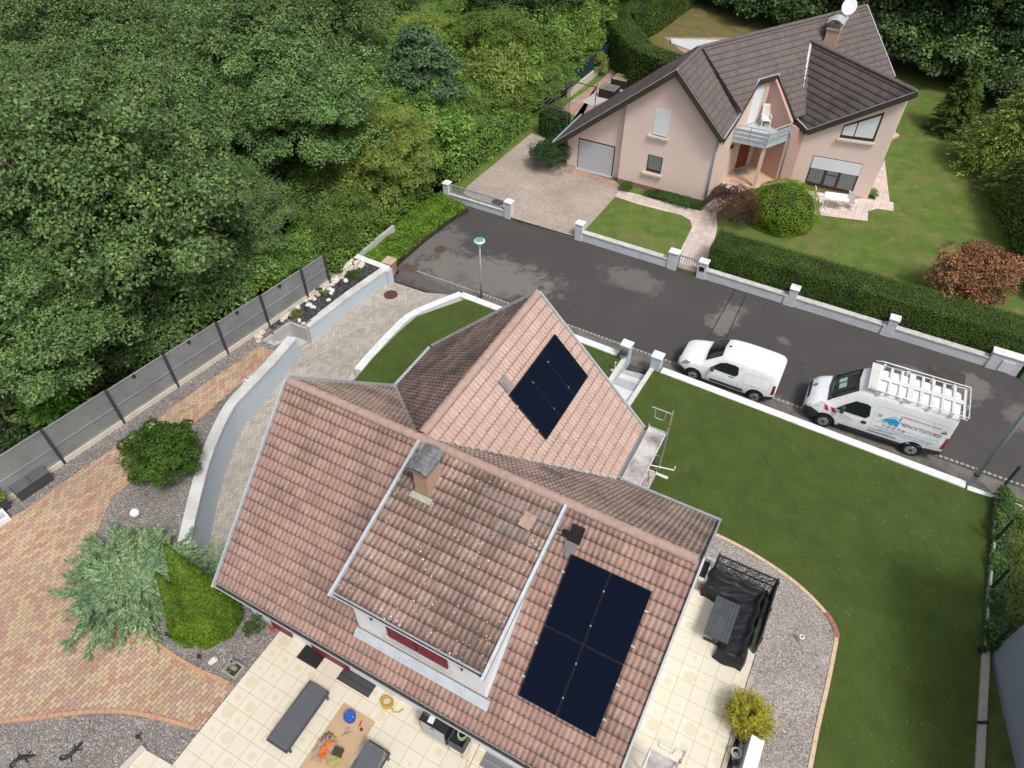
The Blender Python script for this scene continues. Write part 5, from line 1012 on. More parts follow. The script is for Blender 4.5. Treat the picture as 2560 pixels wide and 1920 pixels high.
MB().tube([K(3.0, 4.72, 3.6), K(3.22, 4.66, 3.2), K(3.25, 4.70, .2)], .055, 8).build('downpipe', M_rail, ph, world=True, smooth=True); MB().tube([K(.06, -.06, 4.3), K(.06, -.08, .2)], .05, 8).build('downpipe', M_rail, ph, world=True, smooth=True)
MB().box(tuple(K(.30, 3.1, 2.5)), (.2, .2, .16), T2).build('lantern', M_black, ph, world=True)
MB().beam(K(.6, 4.55, .205), K(1.3, 5.0, .205), .6, .02).build('door_mat', nm('grey_mat', (.20, .22, .23), (.28, .30, .30), 12, .9), world=True, label='grey doormat on the porch below the red-brown door', cat='doormat')
# chimney, dish
c4 = thing('chimney', (0, 0, 0)); c4.parent = ph; c4.location = (0, 0, 0)
q = [KMp(m_, s_) for m_, s_ in ((8.85, 1.20), (9.32, 1.50), (10.05, 1.30), (9.6, .98))]
ctr = KMp(9.35, 1.22); ex, ey = KU * .36 + 0, KV * .42
sq = lambda k, z: [tuple((ctr + ex * a * k + ey * b * k)[:2]) for a, b in ((-1, -1), (1, -1), (1, 1), (-1, 1))]
MB().prism(sq(1, 0), 5.6, 7.35).build('stack', M_oran, c4, world=True); MB().prism(sq(1.15, 0), 7.35, 7.42).build('crown', nm('mossy_concrete', (.36, .34, .24)), c4, world=True)
for a, b in ((-1, -1), (1, -1), (1, 1), (-1, 1)): p = ctr + ex * a * .9 + ey * b * .9; MB().beam((p[0], p[1], 7.42), (p[0], p[1], 7.75), .03, .03, up=tuple(KU)).build('cowl_leg', M_black, c4, world=True)
m = MB(); vs = []
for e in (-1.25, 1.25):
    for i in range(11): t = i / 10; p = ctr + ex * (-1.35 + 2.7 * t) + ey * e; vs.append((p[0], p[1], 7.75 + .22 * math.sin(math.pi * t)))
m.add(vs, [(i, i + 1, 12 + i, 11 + i) for i in range(10)]); m.build('cowl', nm('grey_green_cowl', (.42, .46, .44), (.36, .40, .38), 5, .5), c4, world=True)
dp = G('b2', 1462, 70, 8.3); ds = thing('satellite_dish', (dp[0], dp[1], 7.2), 0, 'white satellite dish on a mast behind the far chimney', 'satellite dish')
MB().tube([(0, 0, -.6), (0, 0, 1.1)], .025, 8).build('mast', M_steel, ds)
m = MB(); N_ = 20; vs = [(0, 0, 0)]
for rr in (.2, .42):
    for i in range(N_): a = 2 * math.pi * i / N_; vs.append((rr * math.cos(a), rr * 1.1 * math.sin(a), rr * rr * .35))
m.add(vs, [(0, 1 + i, 1 + (i + 1) % N_) for i in range(N_)] + [(1 + i, 1 + N_ + i, 1 + N_ + (i + 1) % N_, 1 + (i + 1) % N_) for i in range(N_)])
o = m.build('dish', M_wplas, ds, smooth=True); o.location = (0, 0, 1.1); o.rotation_euler = (R(62), R(0), R(-25))
o = MB().ell((0, 0, 0), (.16, .16, .2)).build('receiver', M_wplas, ds, smooth=True); o.location = (0, .02, .45)
# ------------------------------------------------------------------ things in the pink garden
def mono_chair(label, loc, rz, grp=None, sx=1):
    t = thing('garden_chair', loc, rz, label, 'chair', grp)
    MB().box((0, 0, .42), (.46, .44, .035)).build('seat', M_wplas, t, bevel=.01)
    b = MB()
    for k in range(7): b.box((-.21 + k * .07, .24 + .08, .78), (.05, .02, .74), rx=R(-14))
    b.box((0, .415, 1.15), (.50, .03, .07), rx=R(-14)); b.box((0, .235, .46), (.5, .03, .06)); b.build('backrest', M_wplas, t)
    for s_ in (-1, 1):
        MB().box((s_ * .26, .02, .64), (.05, .5, .035)).build('armrest', M_wplas, t, bevel=.008)
        MB().beam((s_ * .25, -.26, 0), (s_ * .25, -.12, .63), .035, .04).build('leg', M_wplas, t); MB().beam((s_ * .25, .30, 0), (s_ * .25, .05, .63), .035, .04).build('leg', M_wplas, t)
    return t
p = G('b2', 555, 1340, 3.06); mono_chair('white reclining chair standing on the balcony', (p[0], p[1], 3.06), math.pi * -.02)
tc = (G('b3', 1190, 770, .9) + G('b3', 1475, 870, .9)) / 2; tp_ = G('b3', 1330, 815, .9)
tt = thing('garden_table', (tp_[0], tp_[1], .178), math.atan2((G('b3', 1478, 840, .9) - G('b3', 1180, 800, .9))[1], (G('b3', 1478, 840, .9) - G('b3', 1180, 800, .9))[0]), 'white plastic garden table on the rose flagstones', 'table')
m = MB(); hw, hd, r_ = .66, .42, .15; pts = []
for cx_, cy_, a0 in ((hw - r_, hd - r_, 0), (-hw + r_, hd - r_, 90), (-hw + r_, -hd + r_, 180), (hw - r_, -hd + r_, 270)):
    for k in range(6): a = R(a0 + k * 18); pts.append((cx_ + r_ * math.cos(a), cy_ + r_ * math.sin(a)))
m.prism(pts, .70, .735); m.build('table_top', M_wplas, tt)
for s_ in (-1, 1):
    for y in (-1, 1): MB().tube([(s_ * .38, y * .3, .02), (s_ * .50, y * .22, .12), (s_ * .36, y * .08, .4), (s_ * .42, 0, .7)], .022, 6).build('leg', M_wplas, tt)
for (x, y, rz, lb) in ((1145, 850, R(-70), 'white high-backed chair at the left end of the garden table'), (1500, 870, R(125), 'white high-backed chair at the right end of the garden table')):
    p = G('b3', x, y, .6); mono_chair(lb, (p[0], p[1], .178), rz + (R(150) if x < 1300 else R(0)), 'white garden chairs')
def kthing(*a): return thing(*a)
for (z, pts, h, lab, top) in (('b5', [(975, 745), (1205, 800), (1295, 715), (1060, 655)], .62, 'nearer dark planter box of bare soil beside the brown roof', 0), ('b5', [(1160, 595), (1385, 645), (1475, 555), (1245, 505)], .62, 'farther dark planter box with yellow straw beside the brown roof', 1)):
    q = [G(z, a, b, .17 + h) for a, b in pts]; c = sum(q) / 4; t = thing('planter_box', (c[0], c[1], .178), 0, lab, 'planter')
    wn_, dn_ = np.linalg.norm(q[1] - q[0]), np.linalg.norm(q[2] - q[1]); rz = math.atan2((q[1] - q[0])[1], (q[1] - q[0])[0]); t.rotation_euler = (0, 0, rz)
    m = MB()
    for s_ in (-1, 1): m.box((0, s_ * dn_ / 2, h / 2), (wn_, .05, h)); m.box((s_ * wn_ / 2, 0, h / 2), (.05, dn_ - .06, h))
    m.build('box_sides', nm('dark_brown_wood', (.035, .025, .02), (.02, .015, .012), 8, .8), t)
    MB().box((0, 0, h - .16), (wn_ - .05, dn_ - .05, .02)).build('soil', nm('straw' if top else 'grey_soil', (.42, .30, .12) if top else (.20, .17, .13), (.22, .18, .08) if top else (.12, .10, .08), 7, .95), t)
    m = MB()
    for s_ in (-1, 1): m.box((0, s_ * (dn_ / 2 - .04), h - .08), (wn_ - .08, .03, .16)); m.box((s_ * (wn_ / 2 - .04), 0, h - .08), (.03, dn_ - .12, .16))
    m.build('liner', nm('grey_liner', (.42, .44, .45), (.34, .36, .37), 5, .6), t)
p = G('b5', 1405, 330, .6); wb = thing('cart_tub', (p[0], p[1], .18), 0, 'grey tub propped upright by the tall hedge', 'tub')
m = MB(); pts = [(-.28, 0, .05), (.28, 0, .05), (.34, .05, 1.0), (.2, .12, 1.12), (-.2, .12, 1.12), (-.34, .05, 1.0)]; m.add(pts + [(x * .8, y - .22, .1 + (z - .05) * .88) for x, y, z in pts], [(6, 7, 8, 9, 10, 11)] + [(i, (i + 1) % 6, 6 + (i + 1) % 6, 6 + i) for i in range(6)]); m.build('tub_shell', nm('grey_tub', (.42, .46, .50), (.37, .41, .45), 3, .5), wb)
p = G('b5', 1535, 430, .6); hz = thing('garden_hose', (p[0], p[1], .25), 0, 'yellow hose coil hanging against the tall hedge', 'hose')
for k in range(3): MB().tube([(.20 * math.cos(a) + .03 * k, .04 * k, .45 + .48 * math.sin(a + k * .2)) for a in [2 * math.pi * i / 24 for i in range(24)]], .022, 6, closed=True).build('coil', nm('yellow_hose', (.60, .52, .14)), hz, smooth=True)
pg = thing('pergola_frame', (*G('b5', 540, 1010, .18)[:2], .18), 0, 'thin grey metal pergola frame by the green screen', 'pergola'); M_pg = plain('pergola_grey', (.10, .10, .10), .5)
P0_, P1_, P2_, P3_ = G('b5', 535, 630, 2.2), G('b5', 930, 725, 2.2), G('b5', 90, 990, 2.2), G('b5', 490, 1110, 2.2)
for a, b in ((P0_, P1_), (P2_, P3_)): MB().beam(a, b, .05, .05).build('crossbar', M_pg, pg, world=True)
for t in (0, .2, .4, .6): a = P0_ + (P1_ - P0_) * t * .45; b = P2_ + (P3_ - P2_) * t * .7; MB().beam(a, b, .03, .03).build('rafter', M_pg, pg, world=True)
for p in (P0_, P1_, P2_, P3_): MB().beam((p[0], p[1], .17), (p[0], p[1], 2.2), .05, .05, up=(1, 0, 0)).build('upright', M_pg, pg, world=True)
a, b = G('b5', 500, 700, 1.75), G('b5', 1400, 0, 1.75); a0, b0 = np.array([3.95, 51.3, 0]), np.array([9.2, 60.4, 0])
sc_ = thing('screen_fence', (4, 51.4, .18), 0, 'dark teal privacy screen on a low pale wall beside the side terrace', 'fence')
MB().beam(a0 + [0, 0, .45], b0 + [0, 0, .45], .2, .6).build('base_wall', M_cream, sc_, world=True); MB().beam(a0 + [-.05, 0, 1.3], b0 + [-.05, 0, 1.3], .05, 1.15).build('screen', nm('teal_fabric', (.008, .045, .05), (.006, .035, .04), 2, .8), sc_, world=True)
pb = GL('b4', [(1262, 408), (1810, 425), (1560, 560), (1500, 540), (1270, 455)], .3)
MB().prism(pb, .16, .30).build('pool_cover', nm('pale_tarpaulin', (.62, .68, .68), (.54, .60, .60), 1.5, .6), world=True, label='pale rectangular pool cover seen beyond the brown roof ridge', cat='pool cover')
MB().prism(GL('b2', [(1900, 1490), (1990, 1450), (1945, 1420), (1920, 1440)], .2), .17, .30).build('garden_stone', nm('peach_stone', (.66, .52, .44)), world=True, label='peach stone edge poking out behind the pink facade', cat='stone')
# ------------------------------------------------------------------ vegetation
RG = np.random.default_rng(11)
def nrmz(a): return a / np.maximum(1e-9, np.linalg.norm(a, axis=-1, keepdims=True))
def quads(C, N_, L_, W_, rg=RG, T=None):
    """one rhombic leaf per centre; N_ = facing, T = optional long axis"""
    n = len(C); N_ = nrmz(N_); r = nrmz(rg.normal(size=(n, 3))) if T is None else T
    t = nrmz(r - (r * N_).sum(1, keepdims=True) * N_); b = np.cross(N_, t); L_ = np.broadcast_to(L_, (n,))[:, None]; W_ = np.broadcast_to(W_, (n,))[:, None]
    return np.stack([C - t * L_ / 2, C + b * W_ / 2 - N_ * W_ * .12, C + t * L_ / 2, C - b * W_ / 2 - N_ * W_ * .12], 1)
def qmesh(name, Q, mat):
    me = bpy.data.meshes.new(name); n = len(Q); me.vertices.add(4 * n); me.vertices.foreach_set('co', Q.reshape(-1).astype(np.float32))
    me.loops.add(4 * n); me.loops.foreach_set('vertex_index', np.arange(4 * n, dtype=np.int32)); me.polygons.add(n)
    me.polygons.foreach_set('loop_start', np.arange(0, 4 * n, 4, dtype=np.int32)); me.polygons.foreach_set('loop_total', np.full(n, 4, dtype=np.int32))
    me.materials.append(mat); me.update(); return me
def mobj(name, me, parent=None, loc=None, **k):
    o = bpy.data.objects.new(name, me); COL.objects.link(o); o.parent = parent
    if loc is not None: o.location = [float(v) for v in loc]
    return tag(o, **k) if k else o
def clump_crown(seed, rx, rz, zc, ncl, per, leaf, asp=.6, rc=(.75, 1.35), rag=.25, cone=0., updir=.7):
    """a crown of leafy boughs: leaves lie on the upper skins of many overlapping clumps"""
    rg = np.random.default_rng(seed); d = nrmz(rg.normal(size=(ncl, 3))); d[:, 2] = np.where(d[:, 2] < -.35, -d[:, 2], d[:, 2])
    rr = (.45 + .55 * rg.random(ncl) ** .5) * (1 + rag * rg.normal(size=ncl) * .6); c = d * rr[:, None] * np.array([rx, rx, rz])
    if cone: k = 1 - cone * np.clip((c[:, 2] + rz) / (2 * rz), 0, 1); c[:, :2] *= k[:, None]
    c[:, 2] += zc; rad = rg.uniform(*rc, ncl) * (rx / 3.0)
    m = np.repeat(np.arange(ncl), per); u = nrmz(rg.normal(size=(len(m), 3))); u[:, 2] = np.abs(u[:, 2]) * 1.0 - .35 * rg.random(len(m)); u = nrmz(u)
    sh = .75 + .33 * rg.random((len(m), 1)); lob = 1 + .22 * np.sin(u[:, :1] * 5 + m[:, None]) * np.cos(u[:, 1:2] * 4 + m[:, None] * 2)
    P_ = c[m] + u * rad[m][:, None] * sh * lob * np.array([1, 1, .7])
    N_ = nrmz(u * .6 + np.array([0, 0, updir]) + rg.normal(size=u.shape) * .45)
    return quads(P_, N_, leaf * rg.uniform(.65, 1.25, len(m)), leaf * asp * rg.uniform(.65, 1.25, len(m)), rg)
def sprays(seed, starts, dirs, lens, nl, leaf, asp=.28, droop=.3, width=.18, arch=0.):
    """feathery shoots: leaves set along curved stems, long axis following the stem"""
    rg = np.random.default_rng(seed); n = len(starts); t = rg.random((n, nl)); D = nrmz(dirs); side = nrmz(np.cross(D, np.array([0, 0, 1.0]) + rg.normal(size=(n, 3)) * .1))
    P_ = starts[:, None, :] + D[:, None, :] * (lens[:, None] * t)[..., None]; P_[..., 2] += (arch * np.sin(t * math.pi * .8) - droop * t * t) * lens[:, None]
    w = (rg.random((n, nl)) - .5) * 2; wd_ = width * lens[:, None] * (1 - t * .75) * w
    P_ += side[:, None, :] * wd_[..., None] + rg.normal(size=P_.shape) * .02; P_[..., 2] += .03 * rg.normal(size=t.shape)
    tan = D[:, None, :] + side[:, None, :] * (w * .7)[..., None]; tan = tan.reshape(-1, 3).copy(); tan[:, 2] += (-droop * .8 * t.ravel()); N_ = nrmz(np.array([0, 0, 1.0]) + rg.normal(size=tan.shape) * .35)
    return quads(P_.reshape(-1, 3), N_, leaf * rg.uniform(.7, 1.3, n * nl), leaf * asp * rg.uniform(.7, 1.3, n * nl), rg, T=nrmz(tan))
M_bark = nm('grey_bark', (.20, .17, .14), (.10, .085, .07), 6, .95, bmp=.6)
def trunkmesh(name, seed, h, r, crown=2.4, nb=7):
    rg = random.Random(seed); mb = MB(); mb.tube([(0, 0, -.6), (.05, .03, h * .3), (-.06, .05, h * .6), (.04, -.05, h * .92)], [r, r * .8, r * .55, r * .15], 8)
    for i in range(nb):
        z = h * rg.uniform(.25, .75); a = rg.uniform(0, 6.28); l_ = crown * rg.uniform(.6, .95); mb.tube([(0, 0, z), (l_ * .5 * math.cos(a), l_ * .5 * math.sin(a), z + l_ * .35), (l_ * math.cos(a + .2), l_ * math.sin(a + .2), z + l_ * .6)], [r * .4, r * .25, r * .08], 6)
    if h > 6.5:
        for i in range(4):
            a = rg.uniform(0, 6.28); z = h * rg.uniform(.4, .6); l_ = 3.6; mb.tube([(0, 0, z), (l_ * .45 * math.cos(a), l_ * .45 * math.sin(a), z + 1.8), (l_ * .8 * math.cos(a + .15), l_ * .8 * math.sin(a + .15), z + 3.3), (l_ * 1.02 * math.cos(a + .1), l_ * 1.02 * math.sin(a + .1), z + 4.6)], [.07, .05, .032, .012], 6)
    me = bpy.data.meshes.new(name); me.from_pydata(mb.v, [], mb.f); me.materials.append(M_bark); return me
g3 = lambda *c: [(i / (len(c) - 1), k) for i, k in enumerate(c)]
L_maple = leafmat('maple_leaves', [(0, (0.057, 0.118, 0.038)), (.5, (0.130, 0.224, 0.073)), (.9, (0.206, 0.319, 0.118)), (.988, (0.236, 0.319, 0.083)), (1, (0.496, 0.401, 0.083))], .22)
L_green = leafmat('fresh_leaves', [(0, (0.086, 0.167, 0.029)), (.5, (0.172, 0.287, 0.052)), (1, (0.276, 0.402, 0.092))], .28)
L_yell = leafmat('yellowing_leaves', [(0, (0.123, 0.190, 0.036)), (.5, (0.224, 0.297, 0.062)), (.9, (0.336, 0.392, 0.101)), (1, (0.426, 0.336, 0.101))], .28)
L_dark = leafmat('dark_leaves', [(0, (.020, .045, .014)), (.5, (.040, .080, .022)), (1, (.075, .125, .035))], .15)
L_pine = leafmat('blue_green_leaves', [(0, (.040, .090, .040)), (.5, (.085, .160, .070)), (1, (.14, .22, .10))], .15)
KIND = {}
def kind(key, label, quad, mat, th, tr, name):
    KIND[key] = (qmesh('crown', quad, mat), trunkmesh('trunk', hash(key) % 97, th, tr), label, name)
for s_ in range(3): kind('maple%d' % s_, 'maple', clump_crown(20 + s_, 3.5, 3.2, 4.9, 105, 760, .155, .6, (.55, 1.05), .30), L_maple, 7.2, .20, 'maple_tree')
for s_ in range(2): kind('green%d' % s_, 'green', clump_crown(30 + s_, 2.7, 2.6, 3.1, 120, 420, .14, .55, (.55, 1.0)), L_green, 5.8, .15, 'broadleaf_tree')
for s_ in range(2): kind('yell%d' % s_, 'yellow', clump_crown(40 + s_, 2.6, 2.4, 2.8, 120, 420, .15, .34, (.5, .95), .4), L_yell, 5.4, .13, 'broadleaf_tree')
kind('dark0', 'dark', clump_crown(50, 3.0, 4.2, 4.3, 120, 330, .23, .6, (.7, 1.2)), L_dark, 7.4, .2, 'broadleaf_tree')
kind('pine0', 'bluish', clump_crown(60, 2.4, 3.0, 3.2, 100, 260, .22, .5, (.5, .9), .3, .45), L_pine, 6.2, .15, 'broadleaf_tree')
for s_ in range(2): kind('bush%d' % s_, 'bushy', clump_crown(65 + s_, 1.9, 1.35, 1.1, 60, 230, .17, .5, (.7, 1.25)), L_green, 1.8, .06, 'bushy_shrub')
kind('ybush', 'ybushy', clump_crown(68, 1.8, 1.4, 1.1, 60, 230, .16, .4, (.7, 1.2)), L_yell, 1.8, .06, 'bushy_shrub')
kind('dbush', 'dbushy', clump_crown(69, 2.0, 1.6, 1.2, 60, 230, .2, .55, (.8, 1.3)), L_maple, 2.0, .06, 'bushy_shrub')
def inpoly(p, poly):
    c = False; j = len(poly) - 1
    for i in range(len(poly)):
        a, b = poly[i], poly[j]
        if (a[1] > p[1]) != (b[1] > p[1]) and p[0] < (b[0] - a[0]) * (p[1] - a[1]) / (b[1] - a[1]) + a[0]: c = not c
        j = i
    return c
def proj(q):
    d = np.array(q, float) - CPOS; k = d @ CF; return (1280 + FOC * (d @ CR) / k, 960 - FOC * (d @ CU) / k, k)
NTREE = 0
def tree(key, x, y, z, s, rz, label=None, grp=None):
    cm, tm, lb, nme = KIND[key]; t = thing(nme, (x, y, z), rz, label, 'tree', grp); t.scale = (s, s, s * rnd.uniform(.88, 1.16))
    mobj('crown', cm, t); mobj('trunk', tm, t); return t
KLAB = {'maple': 'dark green maple with broad leaves among the woods on the left', 'green': 'fresh green broadleaf tree in the middle of the woods', 'yellow': 'yellowish green fine-leaved tree in the middle of the woods', 'dark': 'very dark green tree in the belt behind the pink house', 'bluish': 'bluish green tree among the woods'}
woods = [(-12.2, 27.5), (-19.6, 16.8), (-27.5, 5), (-90, 5), (-90, 110), (10, 110), (10, 66), (6.4, 62.5), (1.2, 53), (-4.2, 46.5), (-7.2, 40.5), (-8.6, 35)]
pts = []
for i in range(-22, 8):
    for j in range(0, 26):
        x = i * 4.9 + (j % 2) * 2.45 + rnd.uniform(-1.3, 1.3); y = 5 + j * 4.3 + rnd.uniform(-1.3, 1.3)
        if inpoly((x, y), woods):
            q = proj((x, y, 5))
            if q[2] > 1 and -260 < q[0] < 2700 and -330 < q[1] < 2000: pts.append((x, y, q))
FNAMES = {}
def zone(q):
    c = 'left edge' if q[0] < 330 else ('left third' if q[0] < 850 else ('top centre' if q[0] < 1700 else 'top right')); r = 'top' if q[1] < 130 else ('upper' if q[1] < 420 else ('middle' if q[1] < 760 else 'lower'))
    return r, c
def zlab(base, q):
    r, c = zone(q); return ('%s at the %s of the picture, %s rows' % (base, c, r)) if c.startswith('left') else '%s towards the %s of the picture, %s rows' % (base, c, r)
for x, y, q in pts:
    far = math.hypot(x, y); dfen = (np.array([x, y]) - fA) @ -fnr; along = (np.array([x, y]) - fA) @ fdv
    if q[0] < 760 + .25 * q[1] and x < -9.5: key = rnd.choice(['maple0', 'maple1', 'maple2', 'maple0', 'maple1', 'maple2', 'green0' if far > 45 else 'maple1'])
    elif q[1] < 40 and q[0] > 850: key = rnd.choice(['dark0', 'green0', 'maple1'])
    else: key = rnd.choice(['green0', 'green1', 'yell0', 'yell1', 'yell1', 'green1', 'pine0'])
    s = rnd.choice([.78, .9, 1.0, 1.12]) * rnd.uniform(.94, 1.06) if key[:5] in ('maple', 'dark0') else rnd.uniform(.75, 1.1)
    lb = KIND[key][2]; near = min(math.hypot(x - a, y - b) for a, b in ((-12.2, 27.5), (-15, 22), (-19.6, 16.8)))
    if near < 3: s *= .85
    lab = KLAB[lb]; grp = {'maple': 'dark maples of the wood', 'green': 'fresh green trees of the wood', 'yellow': 'yellowish trees of the wood', 'dark': 'very dark trees', 'bluish': 'bluish trees of the wood'}[lb]
    lab = zlab({'maple': 'dark green broad-leaved maple', 'green': 'fresh green broadleaf tree', 'yellow': 'yellowish fine-leaved tree', 'dark': 'very dark tree of the wood', 'bluish': 'bluish green tree of the wood'}[lb], q); grp = lab
    if 0 < dfen < 4.2 and -6 < along < 14:
        i = int((along + 6) / 2.9); w_ = ['lower left end', 'second bay from the lower left', 'third bay from the lower left', 'fourth bay from the lower left', 'middle bay', 'bay with the third lamp', 'last but one bay'][min(i, 6)]
        if w_ not in FNAMES: FNAMES[w_] = 1; lab = 'dark maple leaning over the %s of the grey fence' % w_; grp = None
    tree(key, x, y, .5, s, rnd.uniform(0, 6.28), lab, grp)
sh = []
for i in range(-20, 14):
    for j in range(0, 32):
        x = i * 2.9 + (j % 2) * 1.4 + rnd.uniform(-.7, .7); y = 6 + j * 2.5 + rnd.uniform(-.7, .7)
        edge = [(-11.0, 28.6), (-13.5, 24.5), (-21, 14.5), (-29, 3), (-40, 5), (-30, 40), (-28, 70), (8, 70), (8.0, 62.5), (3.0, 53), (-2.4, 47), (-5.4, 41.5), (-6.6, 38.0), (-9.6, 33)]
        if inpoly((x, y), edge):
            q = proj((x, y, 1))
            if q[2] > 1 and -60 < q[0] < 2560 and -100 < q[1] < 1300: sh.append((x, y, q))
for x, y, q in sh:
    left = q[0] < 700 + .2 * q[1]
    if left and rnd.random() < .45: continue
    key = 'dbush' if left else rnd.choice(['bush0', 'bush1', 'ybush', 'bush0'])
    tree(key, x, y, .45, rnd.uniform(.8, 1.3) * (1 if left else 1.15), rnd.uniform(0, 6.28), zlab({'dbush': 'dark shrub under the maples', 'ybush': 'yellowish thicket shrub'}.get(key, 'fresh green thicket shrub'), q), zlab({'dbush': 'dark shrub under the maples', 'ybush': 'yellowish thicket shrub'}.get(key, 'fresh green thicket shrub'), q))
NT = len(pts)
# named trees
tree('pine0', -5.6, 43.2, .5, 1.15, .4, 'dense bluish green tree beside the ivy bank of the pink drive'); tree('yell0', -6.9, 37.3, .4, .95, 1.0, 'yellow-green bushy tree with white blossom at the road end')
# dark belt behind the pink house and along the right edge
for i, (x, y) in enumerate([(18.5, 75), (21.5, 71.5), (24, 68), (26.5, 64.5), (29, 61.5), (31.5, 58.5), (34, 55.8), (37, 54), (40, 51), (22, 79), (27, 74), (31, 68), (35, 62), (39, 58), (43, 55), (14, 80), (33, 74), (40, 66), (46, 60), (40, 46.5), (44, 49), (10, 84), (28, 84), (50, 66), (6, 76), (8, 70)]):
    tree('dark0', x, y, .2, rnd.uniform(1.0, 1.35), rnd.uniform(0, 6), 'very dark green tree in the belt behind the pink house', 'very dark trees')
tree('green1', 34.5, 62.5, .2, .9, .3, 'lighter green tree in the dark belt right of the brown roof')
for i, (x, y) in enumerate([(17.2, 73.6), (19.2, 71.6), (21.2, 69.2), (23, 67), (25, 64.6), (26.8, 62.4), (28.6, 60.2), (30.2, 58.2), (31.8, 56.6), (33.4, 55.2), (35.0, 53.8), (36.6, 52.2), (38.4, 50.2), (33.6, 58.0), (36.0, 56.0), (38.6, 53.4), (30.8, 61.0), (36.6, 48.6), (37.6, 46.4), (35.6, 47.2), (41, 47.5), (27.5, 65.5), (23.5, 70)]):
    tree('dbush', x, y, .1, rnd.uniform(1.2, 1.7), rnd.uniform(0, 6), 'dark bushy shrub at the foot of the dark belt behind the back lawn', 'dark shrubs at the foot of the belt')
for i in range(15):
    f_ = i / 14; x = -5.4 + (8.0 + 5.4) * f_ + rnd.uniform(-.4, .2); y = 41.5 + 20.5 * f_ + rnd.uniform(-.3, .3)
    tree(rnd.choice(['bush0', 'bush1']), x - .9 * (f_ > .2), y + .5, .4, rnd.uniform(.75, 1.0), rnd.uniform(0, 6), 'fresh green shrub pressing against the ivy bank or the teal screen', 'green shrubs along the pink garden')
for (x, y, s) in ((.2, 50.0, .95), (1.6, 52.2, .95), (3.0, 54.6, 1.0), (4.6, 57.4, 1.0), (6.0, 60.0, 1.0), (-.9, 47.8, .95), (1.0, 55.0, 1.1), (-.6, 52.5, 1.1), (.6, 48.6, .7), (1.9, 50.4, .75), (3.1, 52.3, .7)): tree(rnd.choice(['bush0', 'bush1']), x, y, .4, s, rnd.uniform(0, 6), 'fresh green shrub pressing against the ivy bank or the teal screen', 'green shrubs along the pink garden')
for (x, y, s) in ((-10.9, 30.2, .75), (-12.6, 28.4, .85), (-13.9, 26.4, .8), (-9.6, 31.4, .75), (-8.9, 33.4, .8)): tree('bush1', x, y, .5, s, rnd.uniform(0, 6), 'green shrub filling the gap at the far end of the grey fence', 'green shrubs at the fence end')
# conifers at the right edge
def conifer(seed, h, r, n=520, nl=46, leaf=.20, droop=.35, asp=.3, wid=.22):
    rg = np.random.default_rng(seed); z = h * (1 - rg.random(n) ** .62 * .96); a = rg.random(n) * 6.283; rr = r * (1 - z / h) ** .75 * rg.uniform(.7, 1.15, n) + .15
    st = np.stack([.1 * rr * np.cos(a), .1 * rr * np.sin(a), z], 1); dr = np.stack([np.cos(a), np.sin(a), .25 + .3 * rg.random(n)], 1)
    return sprays(seed, st, dr, rr, nl, leaf, asp, droop, wid)
L_con = leafmat('golden_conifer', [(0, (0.112, 0.175, 0.031)), (.5, (0.213, 0.288, 0.056)), (1, (0.375, 0.438, 0.112))], .15)
L_con2 = leafmat('green_conifer', [(0, (0.056, 0.100, 0.025)), (.5, (0.112, 0.175, 0.037)), (1, (0.188, 0.263, 0.062))], .12)
for (x, y, h, r, mt_, sd_, lb) in ((30.3, 41.2, 5.6, 3.2, L_con, 71, 'large golden green conifer with drooping sprays at the right edge of the garden'), (33.2, 44.0, 6.0, 3.0, L_con, 72, 'tall golden conifer behind the large one at the right edge'), (29.6, 46.4, 4.8, 1.5, L_con2, 73, 'dark narrow conifer on the lawn side of the golden conifers'), (30.2, 37.2, 4.6, 2.7, L_con2, 74, 'green conifer above the right-hand hedge')):
    t = thing('conifer', (x, y, .16), 0, lb, 'tree'); mobj('crown', qmesh('crown', conifer(sd_, h, r), mt_), t); mobj('trunk', trunkmesh('trunk', sd_, h * .9, .16, 1.2, 4), t)
# ------------------------------------------------------------------ clipped hedges
def surf_leaves(faces, dens, leaf, asp, rg, jit=.05, bumpf=None):
    """leaves over a list of (origin, edge1, edge2, normal) rectangles"""
    out = []
    for o, e1, e2, n in faces:
        o, e1, e2, n = map(np.array, (o, e1, e2, n)); k = int(np.linalg.norm(e1) * np.linalg.norm(e2) * dens); a = rg.random((k, 1)); b = rg.random((k, 1))
        P_ = o + e1 * a + e2 * b + n * rg.normal(size=(k, 1)) * jit
        out.append(quads(P_, n + rg.normal(size=(k, 3)) * .55 + np.array([0, 0, .35]), leaf * rg.uniform(.6, 1.3, k), leaf * asp * rg.uniform(.6, 1.3, k), rg))
    return np.concatenate(out)
L_thuja = leafmat('clipped_hedge_leaves', [(0, (.035, .075, .012)), (.5, (.075, .145, .018)), (1, (.15, .23, .035))], .10, tint=0)
L_thuja2 = leafmat('deep_green_hedge_leaves', [(0, (0.019, 0.059, 0.012)), (.5, (0.039, 0.105, 0.019)), (1, (0.078, 0.155, 0.031))], .10, tint=0)
M_core = nm('hedge_core', (.008, .016, .005), (.004, .008, .003), 5, .95)
